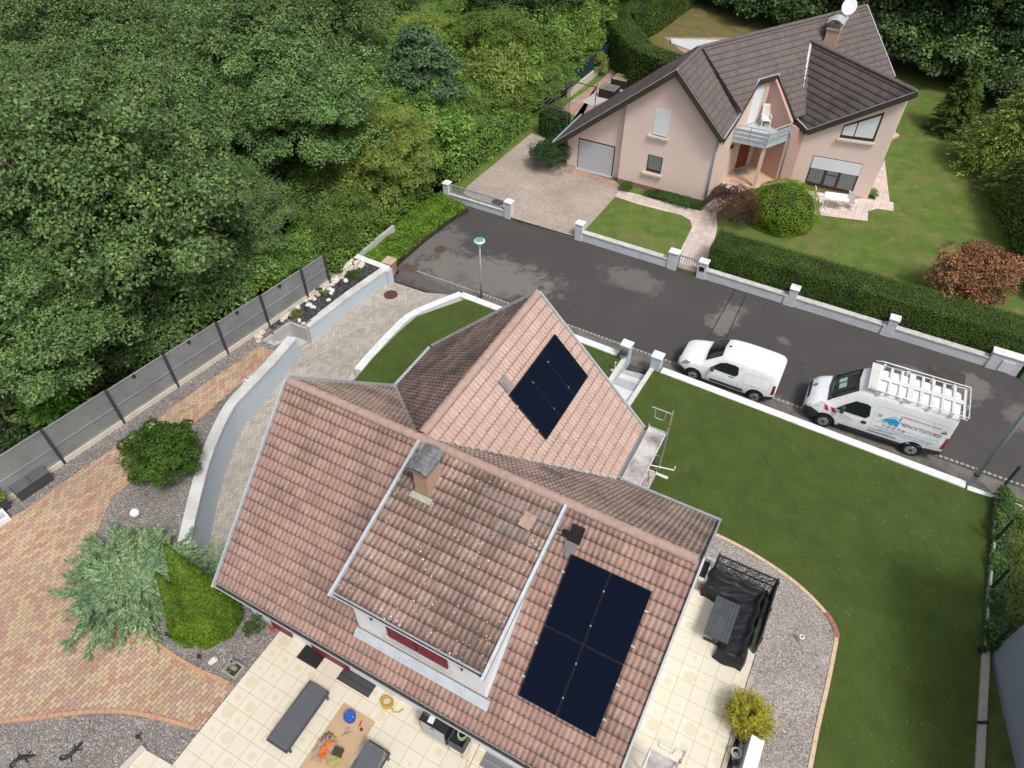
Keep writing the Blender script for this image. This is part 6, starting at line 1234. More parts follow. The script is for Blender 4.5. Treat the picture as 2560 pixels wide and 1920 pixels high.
def hedge(label, pl, w0, w1, z0, h, dens=330, leaf=.10, mat=None, top=1.0, name='clipped_hedge', jit=.045, cat='hedge'):
    mat = mat or L_thuja; rg = np.random.default_rng(len(label)); t = thing(name, (pl[0][0], pl[0][1], z0), 0, label, cat); A, B = off_line(pl, w0), off_line(pl, w1); f = []
    for i in range(len(pl) - 1):
        a0, a1, b0, b1 = (np.array([*p, z0]) for p in (A[i], A[i + 1], B[i], B[i + 1])); up = np.array([0, 0, h]); s_ = unit(b0 - a0)
        f += [(a0, a1 - a0, up, -s_), (b0, b1 - b0, up, s_), (a0 + up, a1 - a0, b0 - a0, np.array([0, 0, 1.]))]
        if i == 0: f.append((a0, b0 - a0, up, -unit(a1 - a0)))
        if i == len(pl) - 2: f.append((a1, b1 - a1, up, unit(a1 - a0)))
    Q = surf_leaves(f, dens, leaf, .55, rg, jit) - np.array([pl[0][0], pl[0][1], z0]); mobj('foliage', qmesh('foliage', Q, mat), t)
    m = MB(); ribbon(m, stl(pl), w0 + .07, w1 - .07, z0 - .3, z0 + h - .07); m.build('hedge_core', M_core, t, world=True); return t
hl = [tuple(far0 + fdir * s_) for s_ in (14.5, 18, 22, 26, 29.9)]
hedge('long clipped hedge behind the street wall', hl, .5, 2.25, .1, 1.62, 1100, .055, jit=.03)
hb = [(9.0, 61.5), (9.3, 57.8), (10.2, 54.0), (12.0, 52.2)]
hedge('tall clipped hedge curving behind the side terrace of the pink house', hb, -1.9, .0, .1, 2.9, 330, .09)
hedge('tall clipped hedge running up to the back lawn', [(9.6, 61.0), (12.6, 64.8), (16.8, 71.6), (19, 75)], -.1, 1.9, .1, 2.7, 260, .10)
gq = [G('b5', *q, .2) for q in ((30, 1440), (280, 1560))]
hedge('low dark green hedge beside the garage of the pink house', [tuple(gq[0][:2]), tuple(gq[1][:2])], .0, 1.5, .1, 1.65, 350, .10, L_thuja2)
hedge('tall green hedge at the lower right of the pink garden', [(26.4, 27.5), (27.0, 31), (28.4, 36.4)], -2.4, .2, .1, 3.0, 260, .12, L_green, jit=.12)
hedge('ivy covered bank beside the pink-house drive', [(-3.6, 38.6), (-1.1, 42.7), (1.15, 46.7)], .1, 1.9, .05, 1.35, 300, .14, L_green, jit=.16, name='ivy_bank')
hedge('rough ivy hedge at the woodland end of the street wall', [(-6.2, 31.5), (-5.4, 33.6), (-3.4, 36.6)], 1.9, 3.6, .2, 1.2, 300, .13, L_green, jit=.22, name='ivy_bank')
# ground ivy at the road end, grass tufts along edges
def ground_leaves(name, poly, z, n, leaf, asp, mat, hgt=.12, seed=1, **k):
    rg = np.random.default_rng(seed); xs = [p[0] for p in poly]; ys = [p[1] for p in poly]; P_ = []
    while len(P_) < n:
        x, y = rg.uniform(min(xs), max(xs)), rg.uniform(min(ys), max(ys))
        if inpoly((x, y), poly): P_.append((x, y, (z(x, y) if callable(z) else z) + hgt * rg.random() * (.6 + .4 * math.sin(x * 3) * math.cos(y * 2.6))))
    P_ = np.array(P_); Q = quads(P_, np.array([0, 0, 1.]) + rg.normal(size=P_.shape) * .45, leaf * rg.uniform(.6, 1.3, n), leaf * asp * rg.uniform(.6, 1.3, n), rg); o = P_.mean(0); return mobj(name, qmesh(name, Q - o, mat), None, o, **k)
L_ivy = leafmat('bright_ivy', [(0, (.06, .14, .012)), (.6, (.13, .25, .022)), (1, (.22, .32, .04))], .2, tint=0)
iv = GL('r2', [(905, 1262), (740, 1175), (560, 1270), (420, 1390), (300, 1480), (225, 1560), (370, 1600), (462, 1598), (640, 1443), (800, 1322)], .35)
sheet('verge', iv, .26, M_soil, skirt=-1.2)
ground_leaves('ground_ivy', iv, .28, 22000, .12, .8, L_ivy, .24, 5, label='bright green ivy spreading over the verge at the road end', cat='ivy', kind='stuff')
uh = [(-9.2, 28.2), (-12.2, 27.2), (-8.9, 34.5), (-6.9, 38.2), (-5.0, 37.5), (-6.4, 34.4), (-7.9, 31.3)]
ground_leaves('undergrowth', uh, .7, 12000, .16, .7, L_green, 1.0, 6, label='dense green undergrowth between the fence end and the verge', cat='undergrowth', kind='stuff')
m = MB(); cl = GL('r2', [(230, 1570), (330, 1480), (450, 1385)], .6); ribbon(m, stl(cl), -.08, .08, .2, .72); m.build('verge_edging', M_conc, world=True, kind='structure')
uh2 = [(-12.6, 26.6), (-19.9, 16.4), (-24, 10), (-26, 12), (-21.6, 17.6), (-14.2, 28.6)]
ground_leaves('undergrowth', uh2, .6, 9000, .18, .6, L_dark, 1.1, 7, label='dark undergrowth just behind the grey louvred fence', cat='undergrowth', kind='stuff')
# ------------------------------------------------------------------ single shrubs
def bush(name, loc, rx, rz, label, mat, seed, ncl=60, per=220, leaf=.09, asp=.55, rc=(.6, 1.0), cone=0., stem=True, cat='shrub', scale=1, zc=None, rag=.2):
    t = thing(name, loc, 0, label, cat); Q = clump_crown(seed, rx, rz, zc if zc is not None else rz * .92, ncl, per, leaf, asp, rc, rag, cone); mobj('foliage', qmesh('foliage', Q, mat), t)
    if stem:
        mb = MB()
        for k in range(6): a = k * 1.05; mb.tube([(0, 0, -.05), (.35 * rx * math.cos(a), .35 * rx * math.sin(a), rz * .7), (.6 * rx * math.cos(a), .6 * rx * math.sin(a), rz * 1.2)], [.035, .025, .01], 5)
        mb.build('stems', M_bark, t)
    return t
def ballbush(name, loc, r, label, mat, seed, dens, leaf, asp=.6, lump=.07, bottom=-.55, cat='shrub'):
    rg = np.random.default_rng(seed); n = int(4 * math.pi * r[0] * r[2] * dens); d = nrmz(rg.normal(size=(n, 3))); d = d[d[:, 2] > bottom]; n = len(d)
    f = 1 + lump * np.sin(d[:, :1] * 7 + seed) * np.cos(d[:, 1:2] * 8) + lump * .8 * np.sin(d[:, 2:] * 11 + d[:, :1] * 9) + rg.normal(size=(n, 1)) * .018
    P_ = d * f * np.array(r); P_[:, 2] += r[2] * -bottom; t = thing(name, loc, 0, label, cat); mobj('foliage', qmesh('foliage', quads(P_, d + rg.normal(size=d.shape) * .5 + [0, 0, .3], leaf * rg.uniform(.6, 1.3, n), leaf * asp * rg.uniform(.6, 1.3, n), rg), mat), t)
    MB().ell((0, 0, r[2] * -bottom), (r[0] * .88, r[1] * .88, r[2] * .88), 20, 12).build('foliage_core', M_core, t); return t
L_round = leafmat('round_bush_leaves', [(0, (.10, .19, .008)), (.5, (.16, .28, .010)), (1, (.26, .38, .02))], .1, tint=0)
ballbush('round_bush', (15.30, 35.25, .16), (1.9, 1.9, 1.5), 'big round clipped yellow-green bush in front of the pink house', L_round, 3, 620, .07, .5, .035)
bq_ = G('r3', 530, 1290, .2)
L_red = leafmat('maroon_leaves', [(0, (.035, .018, .014)), (.6, (.085, .035, .028)), (.93, (.13, .05, .04)), (1, (.30, .05, .05))], .15, tint=0)
bush('maroon_shrub', (bq_[0] + .05, bq_[1] + .45, .16), 1.3, .9, 'dark maroon dwarf maple left of the round bush', L_red, 4, 60, 200, .09, .35, (.9, 1.3))
rq = G('r3', 1930, 1650, .2)
L_rust = leafmat('rusty_leaves', [(0, (.16, .055, .035)), (.5, (.34, .14, .085)), (.8, (.42, .22, .11)), (1, (.30, .28, .07))], .2, tint=0)
bush('rusty_shrub', (22.5, 27.9, .16), 1.75, 1.5, 'large rust-red shrub behind the right end of the long hedge', L_rust, 8, 70, 260, .13, .6, (.75, 1.2))
mq = G('r2', 1405, 1030, .17); L_mugo = leafmat('dark_mugo', [(0, (.014, .040, .012)), (.6, (.03, .075, .02)), (1, (.06, .115, .03))], .1, tint=0)
bush('dwarf_pine', (mq[0], mq[1] + .15, .17), 1.12, .82, 'dark round dwarf pine on the paved drive by the garage', L_mugo, 9, 70, 240, .11, .3, (.8, 1.2))

def lowplant(z, x, y, h0, rx, rz, label, mat, seed, leaf=.06, ncl=24, per=110, asp=.4, name='low_plant', ry=None, rzang=0):
    p = G(z, x, y, h0); t = thing(name, (p[0], p[1], h0(p[0], p[1]) if callable(h0) else h0), rzang, label, 'plant'); Q = clump_crown(seed, rx, rz, rz * .7, ncl, per, leaf, asp, (.9, 1.4), .2, 0, .5)
    if ry: Q = Q * np.array([ry / rx, 1, 1])
    mobj('foliage', qmesh('foliage', Q, mat), t); return t
lowplant('b1', 785, 1420, .18, .42, .22, 'small green cushion plant at the corner of the pink gable', L_thuja, 81)
lowplant('b1', 1330, 1560, .18, .45, .22, 'long low green planting along the foot of the pink gable', L_thuja2, 82, ry=1.75, rzang=T2, ncl=50)
lowplant('b1', 1740, 1480, .18, .40, .2, 'purple-flowered low bed beside the rose flagstone path', leafmat('lavender', [(0, (.03, .06, .02)), (.6, (.06, .09, .03)), (.85, (.16, .07, .16)), (1, (.3, .15, .28))], .1, tint=0), 83, ry=1.05, rzang=R(40), ncl=40)
lowplant('b3', 1690, 810, .18, .32, .25, 'small green shrub at the foot of the pink facade corner', L_green, 84)
lowplant('b5', 900, 520, .2, .75, .95, 'light green pine-like shrub against the teal screen', L_yell, 85, .14, 40, 150, .3)
sheet('grass_strip', GL('b5', [(590, 900), (820, 700), (740, 670), (510, 860)], .18), .185, turfmat('bright_grass', (.08, .17, .02), (.15, .26, .03), fleck=False))
# our own garden
sq_ = G('r4', 1010, 1440, 1.25); L_shr = leafmat('garden_shrub_leaves', [(0, (.025, .065, .008)), (.5, (.055, .125, .014)), (1, (.10, .19, .025))], .25, tint=0)
bush('leafy_shrub', (sq_[0] + .05, sq_[1] + .35, 1.2), 1.22, .95, 'rounded mid-green leafy shrub between the brick path and the retaining wall', L_shr, 12, 85, 300, .085, .6, (.55, .95))
jq = G('r5', 850, 520, 1.4); rg = np.random.default_rng(5); nj = 250
a = rg.random(nj) * 6.283; el = rg.uniform(.05, 1.1, nj); ln = rg.choice([1.05, 1.35, 1.65, 2.15], nj) * rg.uniform(.9, 1.1, nj) * (1.12 - .45 * el) * (1 + .12 * np.sin(a * 3 + 1)); st = np.stack([.45 * np.cos(a) * rg.random(nj), .45 * np.sin(a) * rg.random(nj), .1 + .3 * rg.random(nj)], 1)
sub = []; dr = np.stack([np.cos(a) * np.cos(el), np.sin(a) * np.cos(el), np.sin(el) * .55], 1)
Q1 = sprays(5, st, dr, ln, 110, .18, .26, .22, .07)
tt_ = rg.uniform(.3, .95, (nj, 6)); s2_ = (st[:, None, :] + nrmz(dr)[:, None, :] * (ln[:, None] * tt_)[..., None]); s2_[..., 2] -= .22 * tt_ ** 2 * ln[:, None]; s2_ = s2_.reshape(-1, 3)
d2 = np.repeat(nrmz(dr), 6, 0); sd2 = nrmz(np.cross(d2, np.array([0, 0, 1.]))); d2 = nrmz(d2 + sd2 * (rg.choice([-1, 1], nj * 6) * rg.uniform(.25, .6, nj * 6))[:, None] + rg.normal(size=(nj * 6, 3)) * .08); Q2 = sprays(6, s2_, d2, rg.uniform(.25, .6, nj * 6), 30, .15, .27, .15, .16)
L_jun = leafmat('juniper', [(0, (.10, .18, .085)), (.5, (.20, .32, .165)), (1, (.36, .48, .28))], .08, tint=0)
jt = thing('juniper', (jq[0], jq[1], 1.25), 0, 'wide spreading blue-green juniper sprawling over the brick path', 'shrub'); mobj('foliage', qmesh('foliage', np.concatenate([Q1, Q2]) * np.array([1.12, 1.0, 1]), L_jun), jt)
mb = MB()
for k in range(14): a_ = k * .45; mb.tube([(0, 0, 0), (.6 * math.cos(a_), .6 * math.sin(a_), .35), (1.3 * math.cos(a_), 1.3 * math.sin(a_), .5)], [.05, .03, .01], 5)
mb.build('branches', M_bark, jt)
tq = G('r5', 1300, 770, 1.25); L_thu = leafmat('bright_thuja', [(0, (.045, .10, .004)), (.5, (.085, .165, .006)), (1, (.15, .24, .014))], .08, tint=0)
tht = thing('thuja', (tq[0], tq[1], 1.25), 0, 'bright green clipped thuja with several pointed tips beside the house corner', 'tree')
def cone_leaves(rg, h, r, n, base=(0, 0, 0), pw=.8):
    z = rg.random(n) ** 1.15; a = rg.random(n) * 6.283; prof = np.minimum(1, .72 + z * 2.6) * np.maximum(0, 1 - z) ** 1.12 * 1.15; rr = r * prof * (1 + .05 * np.sin(a * 7 + z * 9) + .04 * np.sin(z * 40 + a * 3)) + rg.normal(size=n) * .02
    P_ = np.stack([rr * np.cos(a), rr * np.sin(a), z * h], 1) + np.array(base); N_ = np.stack([np.cos(a), np.sin(a), .3 + .6 * z], 1) + rg.normal(size=(n, 3)) * .45; return quads(P_, N_, .10 * rg.uniform(.6, 1.3, n), .05 * rg.uniform(.6, 1.3, n), rg)
rg = np.random.default_rng(3)
mobj('foliage', qmesh('foliage', np.concatenate([cone_leaves(rg, 4.6, .92, 46000, (.05, .0, 0)), cone_leaves(rg, 3.5, .62, 16000, (-.48, -.26, 0)), cone_leaves(rg, 3.55, .5, 9000, (-.25, .42, 0))]), L_thu), tht)
m = MB(); m.tube([(.05, 0, 0), (.05, 0, 1.2), (.05, 0, 2.6), (.05, 0, 3.6)], [.5, .4, .14, .03], 14); m.tube([(-.62, -.1, 0), (-.62, -.1, 1.3), (-.62, -.1, 2.6)], [.3, .28, .04], 12); m.build('foliage_core', M_core, tht)
yq = G('r9', 510, 1420, 1.2); L_yel2 = leafmat('golden_cypress', [(0, (.16, .17, .015)), (.5, (.34, .33, .03)), (1, (.58, .48, .06))], .12, tint=0)
yt = thing('golden_cypress', (yq[0] - .05, yq[1] + .15, 1.2), 0, 'feathery golden yellow shrub beside the white outdoor unit', 'shrub')
rg = np.random.default_rng(9); n = 620; a = rg.random(n) * 6.283; el = rg.uniform(.25, 1.5, n); mobj('foliage', qmesh('foliage', sprays(9, np.stack([.12 * np.cos(a), .12 * np.sin(a), .1 + .5 * rg.random(n)], 1), np.stack([np.cos(a) * np.cos(el), np.sin(a) * np.cos(el), np.sin(el)], 1), rg.uniform(.35, .82, n), 36, .085, .26, .15, .2), L_yel2), yt)
MB().tube([(0, 0, -.05), (0, 0, .8)], [.04, .02], 6).build('stem', M_bark, yt)
# sumacs poking through by the fence
L_sum = leafmat('sumac_leaves', [(0, (.04, .13, .012)), (.5, (.075, .21, .02)), (1, (.14, .29, .04))], .25, tint=0)
def sumac(x, y, z, r, h, label, seed):
    rg = np.random.default_rng(seed); n = 110; a = rg.random(n) * 6.283; el = rg.uniform(-.1, 1.2, n); st = np.stack([.3 * r * np.cos(a), .3 * r * np.sin(a), h * rg.uniform(.55, .95, n)], 1)
    t = thing('sumac', (x, y, z), 0, label, 'tree'); mobj('crown', qmesh('crown', sprays(seed, st, np.stack([np.cos(a) * np.cos(el), np.sin(a) * np.cos(el), np.sin(el)], 1), r * rg.uniform(.5, 1, n), 46, .17, .33, .5, .24, .15), L_sum), t); mobj('trunk', trunkmesh('trunk', seed, h * .9, .06, r * .6, 6), t)
s1_ = G('r4', 350, 1000, 2.4); sumac(s1_[0], s1_[1], .6, 1.25, 3.0, 'bright green sumac hanging over the lower part of the grey fence', 91)
s1_ = G('r1', 1370, 1440, 2.6); sumac(s1_[0] + .3, s1_[1] - .2, .6, 1.6, 2.9, 'bright green sumac rising behind the middle of the grey fence', 92)
# plants on the right boundary and wild plot
F0, F1, F2, F3 = FEN[:4]
def strip(a, b, w0, w1): a, b = np.array(a[:2]), np.array(b[:2]); d = unit(b - a); n = np.array([-d[1], d[0]]); n = n if n[0] > 0 else -n; return [tuple(a + n * w0), tuple(b + n * w0), tuple(b + n * w1), tuple(a + n * w1)]
L_ivd = leafmat('fence_ivy', [(0, (0.031, 0.093, 0.023)), (.6, (0.078, 0.171, 0.034)), (.93, (0.155, 0.264, 0.046)), (1, (0.388, 0.248, 0.078))], .2, tint=0)
zz_ = lambda x, y: min(zlawn(x, y), 1.2) - .1
for i, (a, b) in enumerate(((F0, F1), (F1, F2), (F2, F3))): ground_leaves('fence_ivy', strip(a, b, -.06, .42), zz_, 2600, .11, .75, L_ivd, .9, 20 + i, label='tangled ivy growing through the green wire fence, %s stretch' % ('far', 'middle', 'near')[i], cat='ivy', kind='stuff')
ground_leaves('wild_grass', strip(F0, F3, .45, 5.5), zz_, 22000, .30, .12, leafmat('wild_grass_blades', [(0, (.06, .12, .015)), (.6, (.13, .21, .03)), (1, (.26, .24, .09))], .2, tint=0), .5, 30, label='wild grass and weeds on the plot right of the lawn', cat='grass', kind='stuff')
# ------------------------------------------------------------------ the two vans
M_vwhite = plain('white_car_paint', (.85, .86, .87), .25, 0, .5, .6)
M_vglass = plain('tinted_glass', (.012, .018, .018), .06, 0, .6)
M_trim = plain('grey_bumper_plastic', (.035, .042, .05), .6)
M_tyre = plain('tyre_rubber', (.012, .012, .012), .85); M_rim = plain('wheel_steel', (.42, .43, .44), .4, .4)
def lerp_tab(tab, x):
    for (a, b) in zip(tab, tab[1:]):
        if x <= b[0]: t = (x - a[0]) / (b[0] - a[0]); t = max(0, t); return [p + (q - p) * t for p, q in zip(a[1:], b[1:])]
    return list(tab[-1][1:])
class Van:
    """body lofted from cross sections along x (nose at 0); tab rows: x, floor z, roof z, half width at the sill, at the belt, at the roof edge, belt z"""
    def __init__(s, tab, xs): s.tab = tab; s.xs = xs
    def sec(s, x):
        z0, z1, w0, wb, wr, zb = lerp_tab(s.tab, x); zb = min(zb, z1 - .08); h = z1 - zb; r = min(.16, h * .5)
        return [(0, z0), (w0 * .86, z0), (w0 * .97, z0 + .05), (w0, z0 + .14), ((w0 + wb) / 2 + .01, (z0 + zb) / 2), (wb, zb), ((wb * .6 + wr * .4), zb + h * .35), ((wb * .25 + wr * .75), z1 - r), (wr - r * .28, z1 - r * .34), (wr - r * .9, z1 - r * .07), (wr * .45, z1 + .012), (0, z1 + .018)]
    def side(s, x, z):
        p = s.sec(x)
        for a, b in zip(p[1:9], p[2:10]):
            if a[1] <= z <= b[1]: t = (z - a[1]) / max(1e-6, b[1] - a[1]); return a[0] + (b[0] - a[0]) * t
        return p[8][0]
    def body(s, name, parent, mat):
        mb = MB(); S_ = [s.sec(x) for x in s.xs]; n = len(S_[0]); full = 2 * n - 2
        for x, p in zip(s.xs, S_):
            for (y, z) in p: mb.v.append((x, -y, z))
            for (y, z) in p[-2:0:-1]: mb.v.append((x, y, z))
        for i in range(len(s.xs) - 1):
            for k in range(full): a = i * full + k; b = i * full + (k + 1) % full; mb.f.append((a, b, b + full, a + full))
        mb.f.append(tuple(range(full))); mb.f.append(tuple((len(s.xs) - 1) * full + k for k in range(full))[::-1])
        o = mb.build(name, mat, parent, smooth=True); o.data.transform(Matrix.Identity(4))
        bm = bmesh.new(); bm.from_mesh(o.data); bmesh.ops.recalc_face_normals(bm, faces=bm.faces[:]); bm.to_mesh(o.data); bm.free()
        m_ = o.modifiers.new('s', 'SUBSURF'); m_.levels = 1; m_.render_levels = 1
        return o
    def sidepatch(s, poly, off=.008, sgn=-1, step=.12, th=.004):
        """polygon in (x, z) laid on the side of the body"""
        bm = bmesh.new(); bm.faces.new([bm.verts.new((x, 0, z)) for x, z in poly]); bmesh.ops.triangulate(bm, faces=bm.faces[:])
        xs_ = [p[0] for p in poly]; zs_ = [p[1] for p in poly]
        for k in range(int(min(xs_) / step), int(max(xs_) / step) + 1): bmesh.ops.bisect_plane(bm, geom=bm.verts[:] + bm.edges[:] + bm.faces[:], plane_co=(k * step + .003, 0, 0), plane_no=(1, 0, 0))
        for k in range(int(min(zs_) / .1), int(max(zs_) / .1) + 1): bmesh.ops.bisect_plane(bm, geom=bm.verts[:] + bm.edges[:] + bm.faces[:], plane_co=(0, 0, k * .1 + .003), plane_no=(0, 0, 1))
        for v in bm.verts: v.co.y = sgn * (s.side(v.co.x, v.co.z) + off)
        mb = MB(); idx = {v: i for i, v in enumerate(bm.verts)}; mb.add([tuple(v.co) for v in bm.verts], [tuple(idx[v] for v in f.verts) for f in bm.faces]); bm.free(); return mb
    def toppatch(s, poly, off=.01, step=.08):
        """polygon in (x, y) laid on bonnet, screen or roof"""
        bm = bmesh.new(); bm.faces.new([bm.verts.new((x, y, 0)) for x, y in poly]); bmesh.ops.triangulate(bm, faces=bm.faces[:])
        xs_ = [p[0] for p in poly]; ys_ = [p[1] for p in poly]
        for k in range(int(min(xs_) / step) - 1, int(max(xs_) / step) + 2): bmesh.ops.bisect_plane(bm, geom=bm.verts[:] + bm.edges[:] + bm.faces[:], plane_co=(k * step + .003, 0, 0), plane_no=(1, 0, 0))
        for k in range(-12, 13): bmesh.ops.bisect_plane(bm, geom=bm.verts[:] + bm.edges[:] + bm.faces[:], plane_co=(0, k * .1 + .003, 0), plane_no=(0, 1, 0))
        for v in bm.verts:
            p = s.sec(v.co.x); y = abs(v.co.y); z = p[-1][1]
            for a, b in zip(p[7:], p[8:]):
                if b[0] <= y <= a[0]: z = a[1] + (b[1] - a[1]) * (a[0] - y) / max(1e-6, a[0] - b[0])
            v.co.z = z + off
        mb = MB(); idx = {v: i for i, v in enumerate(bm.verts)}; mb.add([tuple(v.co) for v in bm.verts], [tuple(idx[v] for v in f.verts) for f in bm.faces]); bm.free(); return mb
    def wheel(s, x, r, par, spokes=10, sgn=-1, y=None):
        y = y if y is not None else s.side(x, r + .1); w = MB(); t = thing('wheel', (x, sgn * (y - .08), r)); t.parent = par
        w.tube([(0, -.11, 0), (0, -.09, 0), (0, .09, 0), (0, .11, 0)], [r * .93, r, r, r * .93], 28); w.build('tyre', M_tyre, t, smooth=False)
        w = MB(); w.tube([(0, sgn * .1, 0), (0, sgn * .118, 0)], [r * .66, r * .62], 24); w.build('rim', M_rim, t)
        w = MB()
        for k in range(spokes): a = 2 * math.pi * k / spokes; w.box((r * .44 * math.cos(a), sgn * .121, r * .44 * math.sin(a)), (r * .12, .006, r * .09), 0, 0, -a)
        w.tube([(0, sgn * .11, 0), (0, sgn * .13, 0)], [r * .2, r * .16], 14); w.build('rim_holes', M_tyre, t)
        return t
    def arch(s, x, r, R_, par, zc=None):
        zc = zc or r
        for sgn in (-1, 1):
            pts = [(x + R_ * math.cos(a), zc + R_ * math.sin(a)) for a in [math.pi * k / 14 for k in range(15)]]; zmin = s.sec(x)[0][1] + .06
            pts = [(px_, max(pz, zmin)) for px_, pz in pts] + [(x - R_, zmin), (x + R_, zmin)]
            s.sidepatch(pts, .006, sgn).build('wheel_arch', M_tyre, par)
def vplace(front, rear, xf, half):
    """van frame from the two near-side wheel faces"""
    f, r = np.array(front), np.array(rear); d = unit((r - f)[:2]); n = np.array([-d[1], d[0]]); o = f[:2] - d * xf + n * half; return (o[0], o[1], 0), math.atan2(d[1], d[0])
def rounded(x0, x1, z0, z1, r, n=4):
    out = []
    for cx_, cz_, a0 in ((x1 - r, z1 - r, 0), (x0 + r, z1 - r, 90), (x0 + r, z0 + r, 180), (x1 - r, z0 + r, 270)):
        for k in range(n + 1): a = R(a0 + 90 * k / n); out.append((cx_ + r * math.cos(a), cz_ + r * math.sin(a)))
    return out
def sideline(v, pts, w, mat, par, name, sgn=-1):
    """thin band following a line in (x, z) on the side"""
    P_ = []; Q_ = []
    for i, p in enumerate(pts):
        a = pts[max(0, i - 1)]; b = pts[min(len(pts) - 1, i + 1)]; d = math.hypot(b[0] - a[0], b[1] - a[1]); nx, nz = -(b[1] - a[1]) / d * w / 2, (b[0] - a[0]) / d * w / 2; P_.append((p[0] + nx, p[1] + nz)); Q_.append((p[0] - nx, p[1] - nz))
    mb = MB(); vs = []
    for p, q in zip(P_, Q_): vs += [(p[0], sgn * (v.side(*p) + .008), p[1]), (q[0], sgn * (v.side(*q) + .008), q[1])]
    mb.add(vs, [(2 * i, 2 * i + 1, 2 * i + 3, 2 * i + 2) for i in range(len(pts) - 1)]); return mb.build(name, mat, par)
# small van: 4.40 long, wheels 2.785 apart
fr_, rr_ = G('r8', 175, 822, .32), G('r8', 545, 952, .32)
V1 = Van([(0, .28, .72, .55, .62, .50, .55), (.12, .22, .88, .74, .78, .62, .66), (.35, .20, 1.00, .86, .87, .70, .78), (.75, .19, 1.09, .90, .90, .74, .88), (1.10, .19, 1.15, .91, .91, .76, .95), (1.30, .19, 1.30, .91, .915, .76, 1.0), (1.85, .19, 1.70, .92, .92, .68, 1.02), (2.05, .19, 1.77, .92, .92, .70, 1.02), (2.7, .19, 1.80, .92, .92, .73, 1.02), (3.9, .20, 1.78, .92, .92, .72, 1.02), (4.2, .26, 1.74, .91, .91, .71, 1.02), (4.34, .34, 1.66, .88, .88, .68, 1.0), (4.40, .42, 1.55, .82, .84, .62, .98)],
         [0, .05, .12, .22, .35, .55, .75, .95, 1.10, 1.18, 1.3, 1.5, 1.7, 1.85, 1.95, 2.05, 2.3, 2.7, 3.1, 3.5, 3.9, 4.1, 4.2, 4.28, 4.34, 4.38, 4.40])
loc, rz = vplace(fr_, rr_, .86, .92); v1 = thing('parked_van', loc, rz, 'small plain white van parked ahead of the lettered one', 'van'); V1.body('body', v1, M_vwhite)
V1.toppatch([(1.20, -.70), (1.16, 0), (1.20, .70), (1.84, .60), (1.80, 0), (1.84, -.60)], .012).build('windscreen', M_vglass, v1)
for sgn in (-1, 1):
    V1.sidepatch([(1.50, 1.06), (2.62, 1.05), (2.72, 1.16), (2.66, 1.50), (2.50, 1.54), (2.10, 1.52), (1.85, 1.40)], .010, sgn).build('side_window', M_vglass, v1)
    V1.sidepatch(rounded(1.60, 3.10, .38, .50, .055), .012, sgn).build('side_moulding', M_trim, v1)
    V1.sidepatch([(.20, .26), (.62, .26), (.52, .42), (.40, .52), (.10, .55)], .012, sgn).build('front_bumper', M_trim, v1); V1.sidepatch([(3.98, .28), (4.36, .42), (4.37, .62), (4.05, .56)], .012, sgn).build('rear_bumper', M_trim, v1)
    V1.sidepatch([(.22, .74), (.50, .80), (.62, .92), (.36, .90)], .010, sgn).build('headlight', plain('headlight_glass', (.20, .22, .25), .15), v1)
    V1.sidepatch([(4.22, .72), (4.35, .72), (4.33, 1.20), (4.22, 1.20)], .012, sgn).build('tail_light', plain('dark_red_lamp', (.18, .012, .015), .25), v1)
    MB().box((1.62, sgn * 1.0, 1.10), (.14, .16, .20)).build('mirror', M_trim, v1, bevel=.03); V1.sidepatch([(2.36, .93), (2.58, .93), (2.58, .97), (2.36, .97)], .014, sgn).build('door_handle', M_trim, v1)
    sideline(V1, rounded(2.95, 4.10, .84, 1.36, .12) + [rounded(2.95, 4.10, .84, 1.36, .12)[0]], .018, nm('panel_crease', (.60, .62, .65)), v1, 'panel_crease', sgn); sideline(V1, [(2.78, .30), (2.80, .8), (2.78, 1.55)], .012, nm('panel_gap', (.30, .31, .33)), v1, 'door_gap', sgn); sideline(V1, [(1.42, .32), (1.44, .7), (1.50, 1.02)], .012, nm('panel_gap', (.30, .31, .33)), v1, 'door_gap', sgn)
    for x in (.86, 3.645): V1.arch(x, .32, .40, v1, .33); V1.wheel(x, .315, v1, 12, sgn, .93)
MB().box((4.33, -.35, 1.42), (.06, .26, .14)).build('number_plate_box', M_trim, v1); MB().box((2.0, .0, 1.81), (.10, .04, .05)).build('aerial', M_black, v1)
V1.toppatch([(.03, -.5), (.0, .5), (.10, .5), (.10, -.5)], .006).build('grille', M_trim, v1)
# lettered van: 5.41 long, high roof
fr_, rr_ = G('r8', 970, 1102, .34), G('r8', 1500, 1277, .34)
V2 = Van([(0, .32, .80, .62, .70, .55, .62), (.10, .26, 1.02, .84, .88, .62, .80), (.30, .24, 1.20, .96, .97, .72, .95), (.60, .23, 1.32, 1.0, 1.0, .80, 1.05), (.86, .23, 1.42, 1.01, 1.01, .84, 1.12), (1.60, .23, 2.16, 1.02, 1.02, .80, 1.2), (1.85, .23, 2.36, 1.02, 1.02, .80, 1.22), (2.2, .23, 2.47, 1.02, 1.02, .82, 1.25), (3.0, .24, 2.50, 1.02, 1.02, .84, 1.25), (5.1, .28, 2.50, 1.02, 1.02, .84, 1.25), (5.32, .36, 2.46, 1.0, 1.0, .82, 1.25), (5.41, .44, 2.38, .97, .97, .79, 1.25)],
         [0, .04, .10, .2, .30, .45, .60, .75, .86, 1.0, 1.2, 1.4, 1.6, 1.72, 1.85, 2.0, 2.2, 2.6, 3.0, 3.6, 4.2, 4.8, 5.1, 5.22, 5.32, 5.38, 5.41])
loc, rz = vplace(fr_, rr_, .95, 1.02); v2 = thing('parked_van', loc, rz, 'large white lettered van with a ladder rack on its high roof', 'van'); V2.body('body', v2, M_vwhite)
